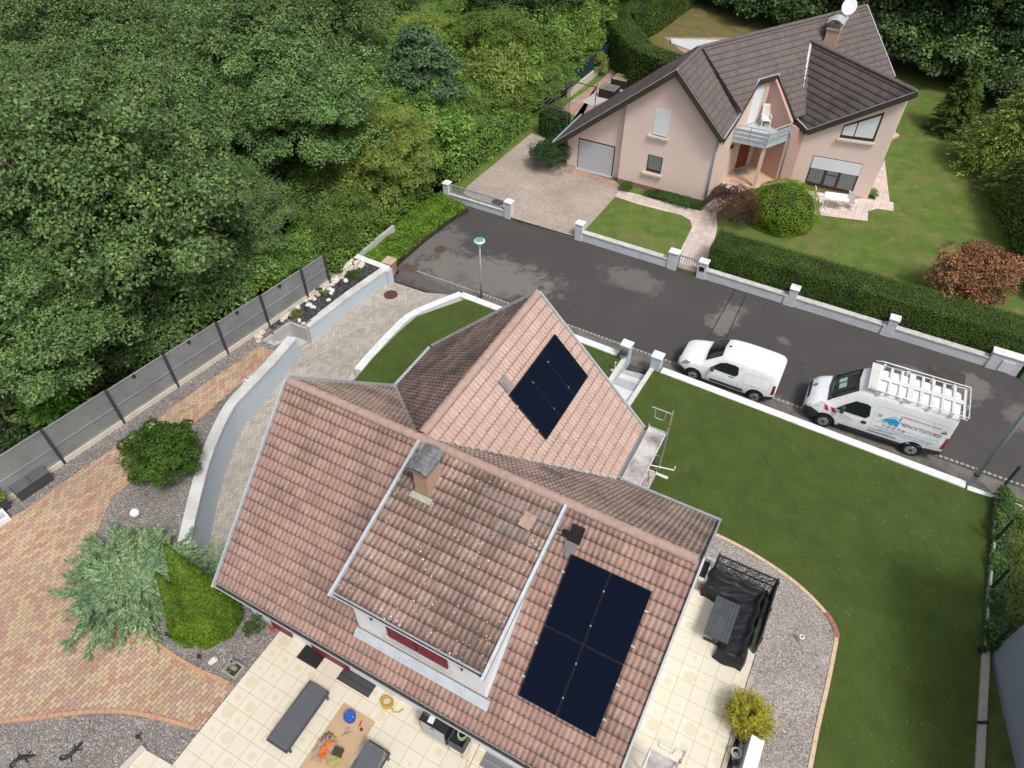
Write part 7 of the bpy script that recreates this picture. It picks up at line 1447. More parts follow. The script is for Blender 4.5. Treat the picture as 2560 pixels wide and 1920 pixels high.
V2.toppatch([(.90, -.78), (.86, 0), (.90, .78), (1.72, .72), (1.66, 0), (1.72, -.72)], .014).build('windscreen', M_vglass, v2)
for (x0, x1, y0, y1) in ((1.02, 1.26, .10, .36), (1.05, 1.28, -.28, .02)): V2.toppatch([(x0, y0), (x1, y0), (x1, y1), (x0, y1)], .022).build('windscreen_paper', nm('paper_behind_glass', (.42, .62, .60), (.38, .58, .56), 5, .7), v2)
V2.toppatch([(.78, -.82), (.72, 0), (.78, .82), (.90, .80), (.85, 0), (.90, -.80)], .016).build('wiper_cowl', M_trim, v2)
blue, red, navy, dk, lt = plain('signal_blue', (.02, .30, .56), .5), plain('signal_red', (.58, .02, .04), .5), plain('navy_print', (.02, .03, .14), .5), plain('charcoal_print', (.05, .05, .06), .5), plain('pale_blue_print', (.22, .50, .68), .5)
for sgn in (-1, 1):
    V2.sidepatch([(1.22, 1.22), (2.36, 1.22), (2.46, 1.36), (2.36, 1.82), (2.20, 1.88), (1.78, 1.84), (1.42, 1.48)], .010, sgn).build('side_window', M_vglass, v2)
    V2.sidepatch([(.04, .30), (.50, .30), (.62, .48), (.64, .74), (.30, .86), (.04, .72)], .014, sgn).build('front_bumper', M_trim, v2); V2.sidepatch([(1.52, .34), (3.95, .36), (3.98, .52), (1.52, .50)], .014, sgn).build('side_moulding', M_trim, v2)
    V2.sidepatch([(4.70, .36), (5.38, .48), (5.38, .74), (4.78, .68)], .014, sgn).build('rear_bumper', M_trim, v2); V2.sidepatch([(5.26, .86), (5.38, .86), (5.38, 1.46), (5.30, 1.46)], .012, sgn).build('tail_light', plain('red_lamp', (.35, .015, .02), .25), v2)
    MB().box((1.42, sgn * 1.13, 1.38), (.16, .20, .34)).build('mirror', M_trim, v2, bevel=.04); V2.sidepatch(rounded(2.26, 2.46, .90, 1.06, .05), .014, sgn).build('door_handle', M_trim, v2)
    for x in (.95, 4.40): V2.arch(x, .34, .44, v2, .36); V2.wheel(x, .34, v2, 6, sgn, 1.03)
    for pts in ([(2.62, .56), (2.62, 2.0)], [(2.66, .62), (5.05, .66)], [(2.72, 1.02), (5.1, 1.06)], [(2.72, 2.0), (5.05, 2.0)]): sideline(V2, [(pts[0][0] + (pts[1][0] - pts[0][0]) * t / 8, pts[0][1] + (pts[1][1] - pts[0][1]) * t / 8) for t in range(9)], .014, nm('panel_crease', (.60, .62, .65)), v2, 'panel_crease', sgn)
    V2.sidepatch([(.34, .98), (.60, 1.06), (.82, 1.24), (.60, 1.22)], .010, sgn).build('headlight', plain('headlight_pale', (.55, .57, .60), .15), v2)
    for x in (.84, 1.12): V2.sidepatch([(x, .98), (x + .15, .98), (x + .03, 1.20), (x - .12, 1.20)], .012, sgn).build('chevron', red, v2)
V2.toppatch([(.10, .12), (.18, .02), (.28, .02), (.28, .22), (.18, .22)], .008).build('bonnet_emblem', blue, v2); V2.toppatch([(.04, -.55), (.0, .55), (.09, .55), (.10, -.55)], .006).build('grille', M_trim, v2)
def textmesh(txt, size, shear=0, bold=0, spc=1.0):
    c = bpy.data.curves.new('t', 'FONT'); c.body = txt; c.size = size; c.shear = shear; c.offset = bold; c.space_character = spc; c.resolution_u = 2
    o = bpy.data.objects.new('t', c); COL.objects.link(o); dg = bpy.context.evaluated_depsgraph_get(); dg.update(); me = bpy.data.meshes.new_from_object(o.evaluated_get(dg)); bpy.data.objects.remove(o)
    return me
def decal(v, par, txt, x, z, size, mat, sgn=-1, name='lettering', slope=0., fit=None, **k):
    """text on the side; reads left to right from outside"""
    me = textmesh(txt, size, **k); w = max(q.co.x for q in me.vertices)
    if fit:
        for q in me.vertices: q.co.x *= fit / w
        w = fit
    for q in me.vertices:
        X = x + (q.co.x if sgn < 0 else w - q.co.x); Z = z + q.co.y + slope * q.co.x; q.co = Vector((X, sgn * (v.side(X, Z) + .013), Z))
    me.materials.append(mat); me.name = name; o = bpy.data.objects.new(name, me); COL.objects.link(o); o.parent = par; return o
decal(V2, v2, 'RENOV\u2019TOITURES', 3.64, 1.40, .215, dk, fit=1.46, shear=.25, bold=.0); decal(V2, v2, 'SYSTEME PHOTOVOLTA\u00cfQUE', 3.50, 1.76, .14, red, fit=1.45, shear=.1, spc=1.08); decal(V2, v2, '03 89 62 19 85', 3.02, 1.10, .14, dk, fit=.86, spc=1.25, bold=.003)
decal(V2, v2, 'COUVERTURE - ZINGUERIE - ISOLATION - DEMOUSSAGE', 2.80, .97, .085, lt, fit=2.2, spc=1.1, bold=.002); decal(V2, v2, 'TRAITEMENT DE CHARPENTE', 2.95, .86, .085, lt, fit=1.9, spc=1.1, bold=.002); decal(V2, v2, 'www.renovtoitures.fr', 2.62, .64, .13, plain('mid_blue_print', (.03, .12, .42), .5), bold=.004, fit=1.1)
decal(V2, v2, 'contact@renovtoitures.fr', 2.66, .79, .075, dk, fit=.9, shear=.2, bold=.001); decal(V2, v2, 'COUVERTURE', 1.42, 1.00, .055, dk); decal(V2, v2, '06 07 81 91 91', 1.42, .93, .075, dk, spc=1.1); decal(V2, v2, '06 08 22 27 00', 1.42, .83, .075, dk, spc=1.1)
def sshape(pts, mat, nme, off=.012): return V2.sidepatch(pts, off, -1).build(nme, mat, v2)
hx, hz = 2.90, 1.28
sshape([(hx + .08, hz + .02), (hx + .20, hz + .10), (hx + .42, hz + .0), (hx + .50, hz + .06), (hx + .62, hz - .02), (hx + .66, hz + .22), (hx + .44, hz + .34), (hx + .12, hz + .20)], blue, 'house_emblem'); sideline(V2, [(hx, hz + .10), (hx + .22, hz + .28), (hx + .44, hz + .42), (hx + .60, hz + .32), (hx + .76, hz + .20)], .03, blue, v2, 'house_emblem_roof'); sshape([(hx + .60, hz + .34), (hx + .66, hz + .34), (hx + .66, hz + .46), (hx + .60, hz + .46)], blue, 'house_emblem_chimney')
sideline(V2, [(2.70, 1.22), (2.95, 1.30), (3.3, 1.26), (3.8, 1.20), (4.4, 1.16), (5.1, 1.22)], .02, lt, v2, 'swoosh'); sshape(rounded(2.72, 2.88, 1.50, 1.64, .02), lt, 'small_badge'); sshape([(5.02, 1.62), (5.22, 1.62), (5.22, 1.68), (5.02, 1.68)], navy, 'small_badge'); sshape([(5.04, 1.72), (5.20, 1.72), (5.16, 1.76), (5.08, 1.76)], navy, 'small_badge'); sshape(rounded(4.10, 4.22, .60, .70, .03), lt, 'small_badge')
# roof rack
M_alu = plain('white_aluminium', (.74, .75, .75), .35, .1); rk = thing('roof_rack', (0, 0, 0)); rk.parent = v2
zr_ = 2.56
for sgn in (-1, 1):
    MB().tube([(2.02, sgn * .84, zr_ + .14), (2.3, sgn * .90, zr_ + .16), (5.55, sgn * .90, zr_ + .16)], .022, 8).build('side_rail', M_alu, rk, smooth=True); MB().tube([(2.05, sgn * .82, zr_ + .03), (5.55, sgn * .90, zr_ + .03)], .018, 8).build('side_rail', M_alu, rk, smooth=True)
    for x in (2.4, 3.3, 4.2, 5.0): MB().box((x, sgn * .86, zr_ - .02), (.10, .05, .22)).build('rack_foot', M_alu, rk)
for i in range(9): x = 2.32 + i * .39; MB().box((x, 0, zr_), (.10 if i != 3 else .22, 1.72, .03)).build('cross_bar', M_alu, rk)
MB().box((2.10, 0, zr_ + .02), (.34, 1.66, .05)).build('wind_deflector', nm('rack_deflector', (.66, .66, .65)), rk, bevel=.015)
MB().box((3.75, .05, zr_ + .03), (3.25, .22, .02)).build('walkway', M_alu, rk)
MB().tube([(5.56, -.90, zr_ + .14), (5.56, .90, zr_ + .14)], .022, 8).build('rear_roller', M_alu, rk); MB().tube([(5.46, -.3, 2.2), (5.52, -.3, zr_ + .1), (5.52, -.12, zr_ + .1), (5.46, -.12, 2.2)], .016, 6).build('rear_ladder', M_alu, rk)
# ------------------------------------------------------------------ things round the house
PZ = 1.283
def ht(name, a, b, z, label, cat, grp=None, rz=0.): return thing(name, H(a, b, z), TH + rz, label, cat, grp)
def B(t, name, c, d, mat, bevel=0, **k): return MB().box(c, d, k.pop('rz', 0), k.pop('rx', 0), k.pop('ry', 0)).build(name, mat, t, bevel=bevel, **k)
M_rat = nm('grey_rattan', (.13, .14, .155), (.07, .075, .085), 30, .7, bmp=.5, bscale=80); M_ratd = plain('rattan_frame', (.05, .055, .06), .6)
M_clothb = nm('black_cover_fabric', (.014, .017, .02), (.008, .009, .011), 3, .5, spec=.35)
# loungers
def lounger(a, b, label, back=0., L_=1.88, rz=0.):
    t = ht('sun_lounger', a, b, PZ, label, 'sun lounger', None, rz)
    for s_ in (-1, 1): B(t, 'side_frame', (s_ * .34, 0, .27), (.05, L_, .09), M_ratd, .01)
    for s_ in (-1, 1):
        for y in (-L_ / 2 + .12, L_ / 2 - .12): B(t, 'leg', (s_ * .34, y, .12), (.05, .06, .24), M_ratd)
    for y in (-L_ / 2 + .025, L_ / 2 - .025): B(t, 'end_rail', (0, y, .27), (.63, .05, .09), M_ratd)
    m = MB(); n = 22; sl = L_ - .72
    for k in range(n): m.box((0, -L_ / 2 + .05 + sl * (k + .5) / n, .325 + .004 * (k % 2)), (.66, sl / n * .94, .02))
    m.build('seat_weave', M_rat, t)
    m = MB(); n = 13; c, s2_ = math.cos(back), math.sin(back)
    for k in range(n): d = .70 * (k + .5) / n; m.box((0, L_ / 2 - .72 + d * c, .325 + d * s2_ + .004 * (k % 2)), (.62, .70 / n * .94, .02), 0, back)
    m.build('backrest', M_rat, t)
    if back > .1: B(t, 'prop', (0, L_ / 2 - .30, .30), (.5, .03, .03), M_ratd)
    return t
lounger(3.68, -1.30, 'grey woven sun lounger lying flat on the cream tiles', .03); lounger(6.20, -1.80, 'grey woven sun lounger with raised backrest at the bottom edge', .5)
# cardboard sheet and what lies on it
cb = MB(); cb.prism([tuple(H(*q)[:2]) for q in ((4.50, -.34), (5.62, -.34), (5.66, -2.6), (4.50, -2.6))], PZ + .004, PZ + .03)
cb.build('cardboard_sheet', nm('cardboard', (.52, .36, .22), (.46, .31, .19), 2, .9), world=True, label='large tan cardboard sheet spread on the patio beside the flat lounger', cat='cardboard')
cz = PZ + .032; M_bb = plain('blue_plastic', (.02, .09, .42), .4)
t = ht('bucket', 4.98, -.62, cz, 'white bucket with a blue rim full of scraps on the cardboard', 'bucket'); MB().tube([(0, 0, 0), (0, 0, .26)], [.13, .16], 20, cap=False).build('bucket_body', M_wplas, t, smooth=True)
m = MB(); m.tube([(0, 0, .25), (0, 0, .28)], [.175, .175], 24, cap=False); m.tube([(0, 0, .25), (0, 0, .262), (0, 0, .05)], [.175, .165, .14], 24, cap=False); m.build('rim', M_bb, t)
m = MB(); [m.box((rnd.uniform(-.08, .08), rnd.uniform(-.08, .08), .21 + rnd.uniform(0, .03)), (.07, .05, .03), rnd.uniform(0, 3), .3, .3) for _ in range(9)]; m.build('scraps', nm('pale_blue_scraps', (.55, .68, .80), (.4, .5, .6), 20, .7), t)
t = ht('pliers', 5.30, -.62, cz, 'red-handled pliers lying on the cardboard', 'tool'); B(t, 'handle', (-.02, .04, .012), (.03, .15, .018), plain('tool_red', (.42, .03, .02), .5), rz=.2); B(t, 'jaws', (.02, -.07, .012), (.025, .08, .02), M_steel, rz=.1)
t = ht('tape_reel', 5.40, -.70, cz, 'small dark red tape reel beside the pliers', 'tool'); MB().cyl((0, 0, 0), .045, .03).build('reel', plain('tool_dark_red', (.12, .02, .02), .5), t)
def heap(name, a, b, z, rx, ry, rz_, label, cat, mat, seed, rough=.3, lump=5, rot=0):
    rg = random.Random(seed); ph_ = [rg.uniform(0, 6) for _ in range(6)]
    f = lambda x, y, zz: 1 + rough * .5 * math.sin(x * lump + ph_[0]) * math.cos(y * lump * 1.3 + ph_[1]) + rough * .35 * math.sin(x * lump * 2.3 + y * lump * 1.9 + ph_[2])
    t = MB().ell((0, 0, rz_ * .3), (rx, ry, rz_ * .7), 40, 20, 0, f); return t.build(name, mat, None, smooth=False, origin=None) if False else _heap(t, name, a, b, z, label, cat, mat, rot)
def _heap(mb, name, a, b, z, label, cat, mat, rot):
    o = mb.build(name, mat, None); o.location = [float(v) for v in H(a, b, z)]; o.rotation_euler = (0, 0, TH + rot); return tag(o, label=label, cat=cat)
heap('work_jacket', 4.82, -1.62, cz, .26, .36, .14, 'beige crumpled work jacket on the cardboard under the orange straps', 'jacket', nm('beige_cloth', (.42, .34, .27), (.28, .22, .17), 12, .9, bmp=.5), 1, .5, 6)
heap('work_jacket', 4.70, -1.38, cz, .13, .2, .12, 'grey-brown folded sleeve bundle at the top of the beige jacket', 'jacket', nm('brown_cloth', (.24, .19, .15), (.15, .12, .1), 12, .9), 6, .5, 6)
m = MB()
for k in range(9):
    p0 = rnd.uniform(-.1, .1); m.tube([(p0 + .05 * math.sin(k + i * .9), -.26 + i * .065, .17 + .03 * math.sin(k * 2 + i)) for i in range(9)], .017, 5)
o = m.build('orange_straps', nm('orange_webbing', (.75, .20, .04), (.60, .14, .02), 20, .7)); o.location = [float(v) for v in H(4.90, -1.62, cz)]; o.rotation_euler = (0, 0, TH); tag(o, 'tangle of orange webbing straps on the beige jacket', 'straps')
heap('tarpaulin', 5.22, -1.66, cz, .20, .24, .10, 'yellow-green folded tarpaulin on the cardboard', 'tarpaulin', nm('yellow_green_tarp', (.38, .38, .12), (.26, .26, .09), 8, .8), 3, .35, 5)
o = MB().box((0, 0, 0), (.28, .22, .05), .2).build('rubber_pad', nm('mossy_black_rubber', (.07, .075, .03), (.025, .03, .015), 8, .8)); o.location = [float(v) for v in H(5.24, -1.52, cz + .17)]; o.rotation_euler = (0, 0, TH); tag(o, 'dark mossy rubber pad on top of the yellow-green tarpaulin', 'pad')
m = MB(); m.tube([(0, 0, .01), (.12, .1, .03), (.25, .12, .04)], .008, 5); m.tube([(.08, .06, .02), (.1, .18, .03), (.2, .24, .03)], .006, 5); m.tube([(.1, .09, .02), (.2, .04, .03)], .006, 5)
o = m.build('twig', M_bark); o.location = [float(v) for v in H(5.02, -1.12, cz)]; tag(o, 'forked brown twig lying on the cardboard', 'twig')
# mats and grates
def mat(a0, a1, b0, b1, label, m_, grid=True):
    t = ht('floor_mat' if 'mat' in label else 'floor_grate', (a0 + a1) / 2, (b0 + b1) / 2, PZ, label, 'mat' if 'mat' in label else 'grate'); B(t, 'base', (0, 0, .008), (a1 - a0, b1 - b0, .012), m_)
    m = MB(); n = int((a1 - a0) / .05)
    for k in range(n): m.box(((a1 - a0) * ((k + .5) / n - .5), 0, .019), (.018, b1 - b0 - .03, .012))
    for k in range(3): m.box((0, (b1 - b0) * (k / 2 - .5) * .96, .022), (a1 - a0, .02, .02))
    m.build('bars', plain('mat_bars' + label[:4], tuple(c_ * 1.7 for c_ in ((.012, .012, .013) if 'black' in label else (.16, .17, .17))), .6), t)
mat(2.38, 3.14, .06, .54, 'black rubber mat below the left part of the gutter', plain('black_mat', (.01, .01, .011), .8)); mat(3.86, 5.03, .12, .52, 'long grey metal grate at the foot of the house, nearest the black mat', nm('grate_grey', (.10, .105, .11))); mat(8.82, 10.0, .10, .50, 'grey metal grate at the foot of the house near the bottom edge', nm('grate_grey', (.10, .105, .11)))
# hose coil
t = ht('hose_coil', 5.62, .26, PZ, 'yellow hose coiled on the patio under the gutter', 'hose')
for k in range(5): MB().tube([((.16 + .018 * math.sin(k * 2.1)) * math.cos(a) + .02 * math.sin(k), (.15 + .02 * math.cos(k)) * math.sin(a), .03 + k * .028 + .01 * math.sin(a * 2 + k)) for a in [2 * math.pi * i / 22 for i in range(22)]], .018, 6, closed=True).build('coil', nm('ochre_hose', (.55, .36, .03), (.45, .28, .02), 9, .5), t, smooth=True)
MB().tube([(.1, .0, .03), (.3, -.12, .02), (.45, -.05, .02), (.50, .1, .02)], .018, 6).build('hose_end', nm('ochre_hose', (.55, .36, .03)), t, smooth=True)
# cabinet, brazier, broom
t = ht('patio_cabinet', 7.36, .32, PZ, 'black and pale grey two-door cabinet standing under the gutter', 'cabinet'); B(t, 'carcass', (0, 0, .50), (.80, .46, .96), plain('black_cabinet', (.02, .022, .025), .5)); B(t, 'top', (0, 0, 1.0), (.84, .50, .04), plain('black_top', (.018, .02, .024), .35), .01)
for s_ in (-1, 1): B(t, 'door', (s_ * .19, -.236, .50), (.37, .02, .86), plain('pale_door', (.44, .44, .44), .6), .005)
B(t, 'handle', (.0, -.25, .86), (.10, .02, .02), M_black)
o = MB().box((0, 0, 0), (.17, .26, .008), .1).build('leaflet', plain('leaflet_paper', (.70, .70, .76), .6)); o.location = [float(v) for v in H(7.26, .26, PZ + 1.03)]; o.rotation_euler = (0, 0, TH); tag(o, 'white printed leaflet lying on the black cabinet', 'leaflet')
t = ht('cable_coil', 7.08, .34, PZ + 1.025, 'dark grey coiled cable on the black cabinet', 'cable')
for k in range(3): MB().tube([(.11 * math.cos(a), .09 * math.sin(a) + .01 * k, .015 + k * .02) for a in [2 * math.pi * i / 16 for i in range(16)]], .011, 5, closed=True).build('coil', nm('cable_grey', (.10, .12, .12)), t)
t = ht('fire_bowl', 8.10, .30, PZ, 'square dark fire box on castors beside the cabinet', 'fire box')
for s_ in (-1, 1): B(t, 'side', (s_ * .225, 0, .50), (.03, .46, .44), M_ratd); B(t, 'side', (0, s_ * .225, .50), (.42, .03, .44), M_ratd)
B(t, 'ash_tray', (0, 0, .42), (.42, .42, .04), M_black)
for sx in (-1, 1):
    for sy in (-1, 1): B(t, 'leg', (sx * .22, sy * .22, .18), (.04, .04, .32), M_steel); MB().tube([(sx * .22 - .015, sy * .24, .04), (sx * .22 + .015, sy * .24, .04)], .04, 10).build('castor', plain('pale_castor', (.4, .42, .45)), t)
t = ht('cable_coil', 8.12, .42, PZ + .46, 'lime green garden hose heaped in the fire box', 'hose')
for k in range(5): MB().tube([((.13 + .02 * math.sin(k * 3)) * math.cos(a), (.12 + .02 * math.cos(k * 2)) * math.sin(a), .05 + k * .035 + .02 * math.sin(a * 3 + k)) for a in [2 * math.pi * i / 20 for i in range(20)]], .014, 5, closed=True).build('coil', nm('lime_hose' + str(k % 2), (.45, .55, .08) if k % 2 else (.42, .50, .40)), t, smooth=True)
t = ht('broom', 8.62, -.28, PZ, 'broom with a straw head leaning at the foot of the wall', 'broom'); MB().beam((0, -.1, .05), (.1, .75, .9), .025, .025).build('handle', nm('broom_wood', (.45, .28, .14)), t); m = MB(); m.prism([(-.08, -.10), (.08, -.12), (.16, -.42), (-.14, -.42)], .01, .09); m.build('bristles', nm('straw_bristles', (.52, .35, .15), (.42, .27, .1), 14, .9), t)
# black covered corner sofa, its table and the lattice screen
def cover():
    rg = np.random.default_rng(8); mb = MB(); A0, A1, B0, B1 = 12.60, 14.50, 6.10, 8.86; s_ = .05; na, nb = int((A1 - A0) / s_) + 1, int((B1 - B0) / s_) + 1
    def inside(a, b): d1 = min(a - A0, A1 - a, b - 7.95, B1 - b); d2 = min(a - 13.62, A1 - a, b - B0, B1 - b); return max(d1, d2)
    def hh(a, b):
        d = inside(a, b); k = min(1, max(0, d / .16)) ** .5; back = max(0, 1 - (B1 - b) / .3) if a < A1 else 0; back = max(back, max(0, 1 - (A1 - a) / .3)); base = .48 + .30 * min(1, back * 1.6)
        w = .007 * math.sin(a * 15 + 3 * math.sin(b * 3)) + .007 * math.sin(b * 17 + 4 * math.sin(a * 3)) + .012 * math.sin((a + b) * 7 + 2 * math.sin(a * 4)) + .005 * math.sin((a - b * 1.4) * 22)
        return k * (base + w)
    idx = {}
    for i in range(na):
        for j in range(nb):
            a, b = A0 + i * s_, B0 + j * s_
            if inside(a, b) > -.03: idx[(i, j)] = len(mb.v); p = H(a + .03 * math.sin(b * 9), b + .03 * math.sin(a * 8), PZ + max(.0, hh(a, b))); mb.v.append(tuple(p))
    for (i, j) in idx:
        q = [(i, j), (i + 1, j), (i + 1, j + 1), (i, j + 1)]
        if all(k in idx for k in q): mb.f.append(tuple(idx[k] for k in q))
    return mb
o = cover().build('corner_sofa', M_clothb, None, smooth=True, world=True, label='corner sofa under a wrinkled black cover on the side patio', cat='sofa')
t = ht('slatted_table', 13.46, 7.12, PZ, 'dark grey slatted patio table in front of the covered sofa', 'table'); m_ = nm('charcoal_slats', (.075, .082, .095), (.05, .055, .065), 4, .45)
for k in range(7): B(t, 'slat', ((k - 3) * .108, 0, .655), (.10, 1.42, .025), m_)
for s_ in (-1, 1): B(t, 'apron', (0, s_ * .66, .60), (.70, .03, .09), M_dark); B(t, 'trestle_foot', (0, s_ * .52, .03), (.62, .06, .06), M_dark); B(t, 'trestle_post', (0, s_ * .52, .31), (.12, .06, .52), M_dark)
def lattice(t, w, h0, h1, seed):
    """cut-out metal sheet: cells of a jittered lattice left open"""
    rg = random.Random(seed); m = MB(); cw, chh = .085, .095; nx, nz = int(w / cw), max(1, int((h1 - h0) / chh)); P_ = {}
    for i in range(nx + 1):
        for j in range(nz + 1): P_[i, j] = (-w / 2 + w * i / nx + (rg.uniform(-.022, .022) if 0 < i < nx else 0), h0 + (h1 - h0) * j / nz + (rg.uniform(-.025, .025) if 0 < j < nz else 0) + (.03 if i % 2 and 0 < j < nz else 0))
    for i in range(nx + 1):
        for j in range(nz + 1):
            if i < nx and (j in (0, nz) or rg.random() < .9): a, b = P_[i, j], P_[i + 1, j]; m.beam((a[0], 0, a[1]), (b[0], 0, b[1]), .012, .016, up=(0, 1, 0))
            if j < nz: a, b = P_[i, j], P_[i, j + 1]; m.beam((a[0], 0, a[1]), (b[0], 0, b[1]), .012, .016, up=(0, 1, 0))
            if i < nx and j < nz and rg.random() < .35: a, b = P_[i, j], P_[i + 1, j + 1]; m.beam((a[0], 0, a[1]), (b[0], 0, b[1]), .012, .012, up=(0, 1, 0))
    return m
t = ht('lattice_screen', 13.67, 9.02, 1.2, 'black cut-out metal screen behind the covered sofa', 'screen')
lattice(t, 1.80, .72, 1.10, 1).build('lattice_panel', M_dark, t); lattice(t, 1.80, .30, .68, 2).build('lattice_panel', M_dark, t); B(t, 'lower_board', (0, 0, .14), (1.80, .03, .26), M_dark)
for z in (.28, .70, 1.12): B(t, 'rail', (0, 0, z), (1.84, .05, .035), M_dark)
for s_ in (-1, 1): B(t, 'post', (s_ * .95, 0, .58), (.07, .07, 1.2), M_dark)
B(t, 'clamp_light', (.88, -.08, .35), (.08, .08, .1), M_steel)
t = ht('side_screen', 14.66, 7.95, 1.2, 'dark solid screen along the gravel side of the covered sofa', 'screen'); B(t, 'screen_board', (0, 0, .52), (.04, 2.1, .98), M_dark)
for y in (-1.05, 0, 1.02): B(t, 'post', (.0, y, .55), (.07, .07, 1.12), M_dark)
# brick window well
t = ht('window_well', 12.52, 8.93, 1.2, 'pale block window well against the house wall', 'window well'); wb_ = nm('whitish_block', (.66, .65, .60), (.52, .51, .47), 6, .9, bmp=.3)
for (x, y, dx, dy) in ((.12, 0, .16, 1.0), (-.06, .44, .2, .12), (-.06, -.44, .2, .12)):
    m = MB(); n = max(1, int(round(max(dx, dy) / .18)))
    for k in range(n):
        f_ = (k + .5) / n - .5; m.box((x + (dx * f_ if dx > dy else 0), y + (dy * f_ if dy >= dx else 0), .09), (dx / n * .95 if dx > dy else dx, dy / n * .95 if dy >= dx else dy, .2))
    m.build('block_course', wb_, t)
B(t, 'well_floor', (-.08, 0, .012), (.26, .78, .01), M_black)
# outdoor unit
t = ht('outdoor_unit', 15.34, 3.70, 1.2, 'white outdoor unit with grey side at the bottom edge by the golden shrub', 'air unit'); B(t, 'casing', (0, 0, .44), (.36, .98, .76), plain('unit_white', (.80, .80, .80), .5), .02); B(t, 'front_grille', (-.185, 0, .42), (.02, .88, .62), nm('unit_grey', (.22, .26, .28)))
for y in (-.35, .35): B(t, 'foot', (0, y, .03), (.40, .08, .06), M_dark)
B(t, 'plinth', (-.22, -.1, .02), (.2, 1.1, .04), M_conc)
t = ht('hose_reel', 14.98, 3.72, 1.2, 'pale hose reel ring with a black valve in front of the outdoor unit', 'hose reel'); MB().tube([(.13 * math.cos(a), .13 * math.sin(a), .33) for a in [2 * math.pi * i / 20 for i in range(20)]], .025, 8, closed=True).build('ring', M_cream, t, smooth=True); B(t, 'stand', (0, -.05, .16), (.12, .12, .3), M_cream); B(t, 'valve', (.06, -.24, .25), (.14, .14, .14), M_black, .03)
p = G('r9', 825, 885, 1.2); t = thing('solar_stake', (p[0], p[1], 1.2), 0, 'white and blue solar disc on a stake in the pale gravel', 'solar light'); MB().cyl((0, 0, 0), .012, .28, 8).build('stake', M_steel, t); MB().cyl((0, 0, .28), .075, .03, 20).build('disc', M_wplas, t); MB().cyl((0, 0, .311), .04, .006, 16).build('cell', plain('blue_cell', (.02, .05, .22), .3), t)
# scaffolds
def scaffold(a, b, zg, zp, w, L_, label, tall=True):
    t = thing('scaffold', H(a, b, zg), TH, label, 'scaffold'); hp = zp - zg
    B(t, 'platform', (0, 0, hp), (w, L_, .05), M_plat, .005)
    for s_ in (-1, 1): B(t, 'platform_edge', (s_ * (w / 2 + .012), 0, hp + .01), (.03, L_, .08), M_alu)
    for y in (-L_ / 2 + .05, L_ / 2 - .05):
        B(t, 'ledger', (0, y, hp + .05), (w + .12, .05, .05), M_steel)
        for s_ in (-1, 1):
            top = hp + .18; MB().tube([(s_ * (w / 2 + .04), y, 0), (s_ * (w / 2 + .04), y, top)], .024, 8).build('post', M_steel, t); MB().box((s_ * (w / 2 + .04), y, .02), (.14, .14, .02)).build('base_plate', M_steel, t)
        for z in (hp * .35, hp * .7): MB().tube([(-w / 2 - .04, y, z), (w / 2 + .04, y, z)], .018, 8).build('rung', M_steel, t)
    if tall:
        MB().tube([(w / 2 + .08, L_ / 2 - .12, 0), (w / 2 + .08, L_ / 2 - .12, hp + 1.35)], .026, 8).build('tall_post', M_steel, t)
        z1 = hp + 1.15; y = L_ / 2 - .10; MB().tube([(-w / 2 - .06, y, z1), (w / 2 + .06, y, z1 + .0)], .022, 8).build('guard_rail', M_steel, t); MB().tube([(-w / 2 + .08, y, z1), (-w / 2 + .10, y, z1 - .42), (-w / 2 + .16, y, z1 - .48), (w / 2 - .22, y, z1 - .48), (w / 2 - .16, y, z1 - .42), (w / 2 - .14, y, z1)], .016, 8).build('guard_loop', M_steel, t)
        MB().box((w / 2 + .08, L_ / 2 - .12, hp + .55), (.07, .07, .1)).build('coupler', plain('orange_coupler', (.55, .06, .02)), t)
    return t
M_plat = nm('paint_spattered_board', (.66, .64, .62), (.50, .47, .45), 5, .85, bmp=.3, big=(1.6, (.20, .165, .16)))
s_ = scaffold(9.20, 11.12, .95, 3.0, .62, 2.85, 'steel scaffold with a spattered platform beside the wing roof corner')
MB().tube([(-.3, .2, 1.35), (1.05, .5, 1.35), (1.05, .62, 1.45)], .022, 8).build('outrigger', M_wplas, s_); MB().tube([(.40, .25, 1.352), (.50, .275, 1.352)], .027, 8).build('red_marker', plain('marker_red', (.6, .03, .02)), s_)
B(s_, 'lower_board', (.30, -.35, .66), (.32, 1.9, .04), nm('beige_board', (.52, .46, .40))); B(s_, 'base_beam', (.42, .95, .10), (.85, .26, .10), M_alu, .01)
MB().tube([(.36, 1.2, .1), (.36, -1.3, 1.9)], .02, 8).build('brace', M_steel, s_); MB().tube([(.40, .1, .1), (.40, -.7, 2.3)], .018, 8).build('brace', M_steel, s_); MB().beam((-.7, .9, 1.9), (-.3, .9, 1.9), .03, .03).build('wall_tie', M_wplas, s_)
scaffold(13.16, .95, PZ, 3.0, .64, 2.4, 'steel scaffold with a spattered platform at the bottom edge of the side patio')
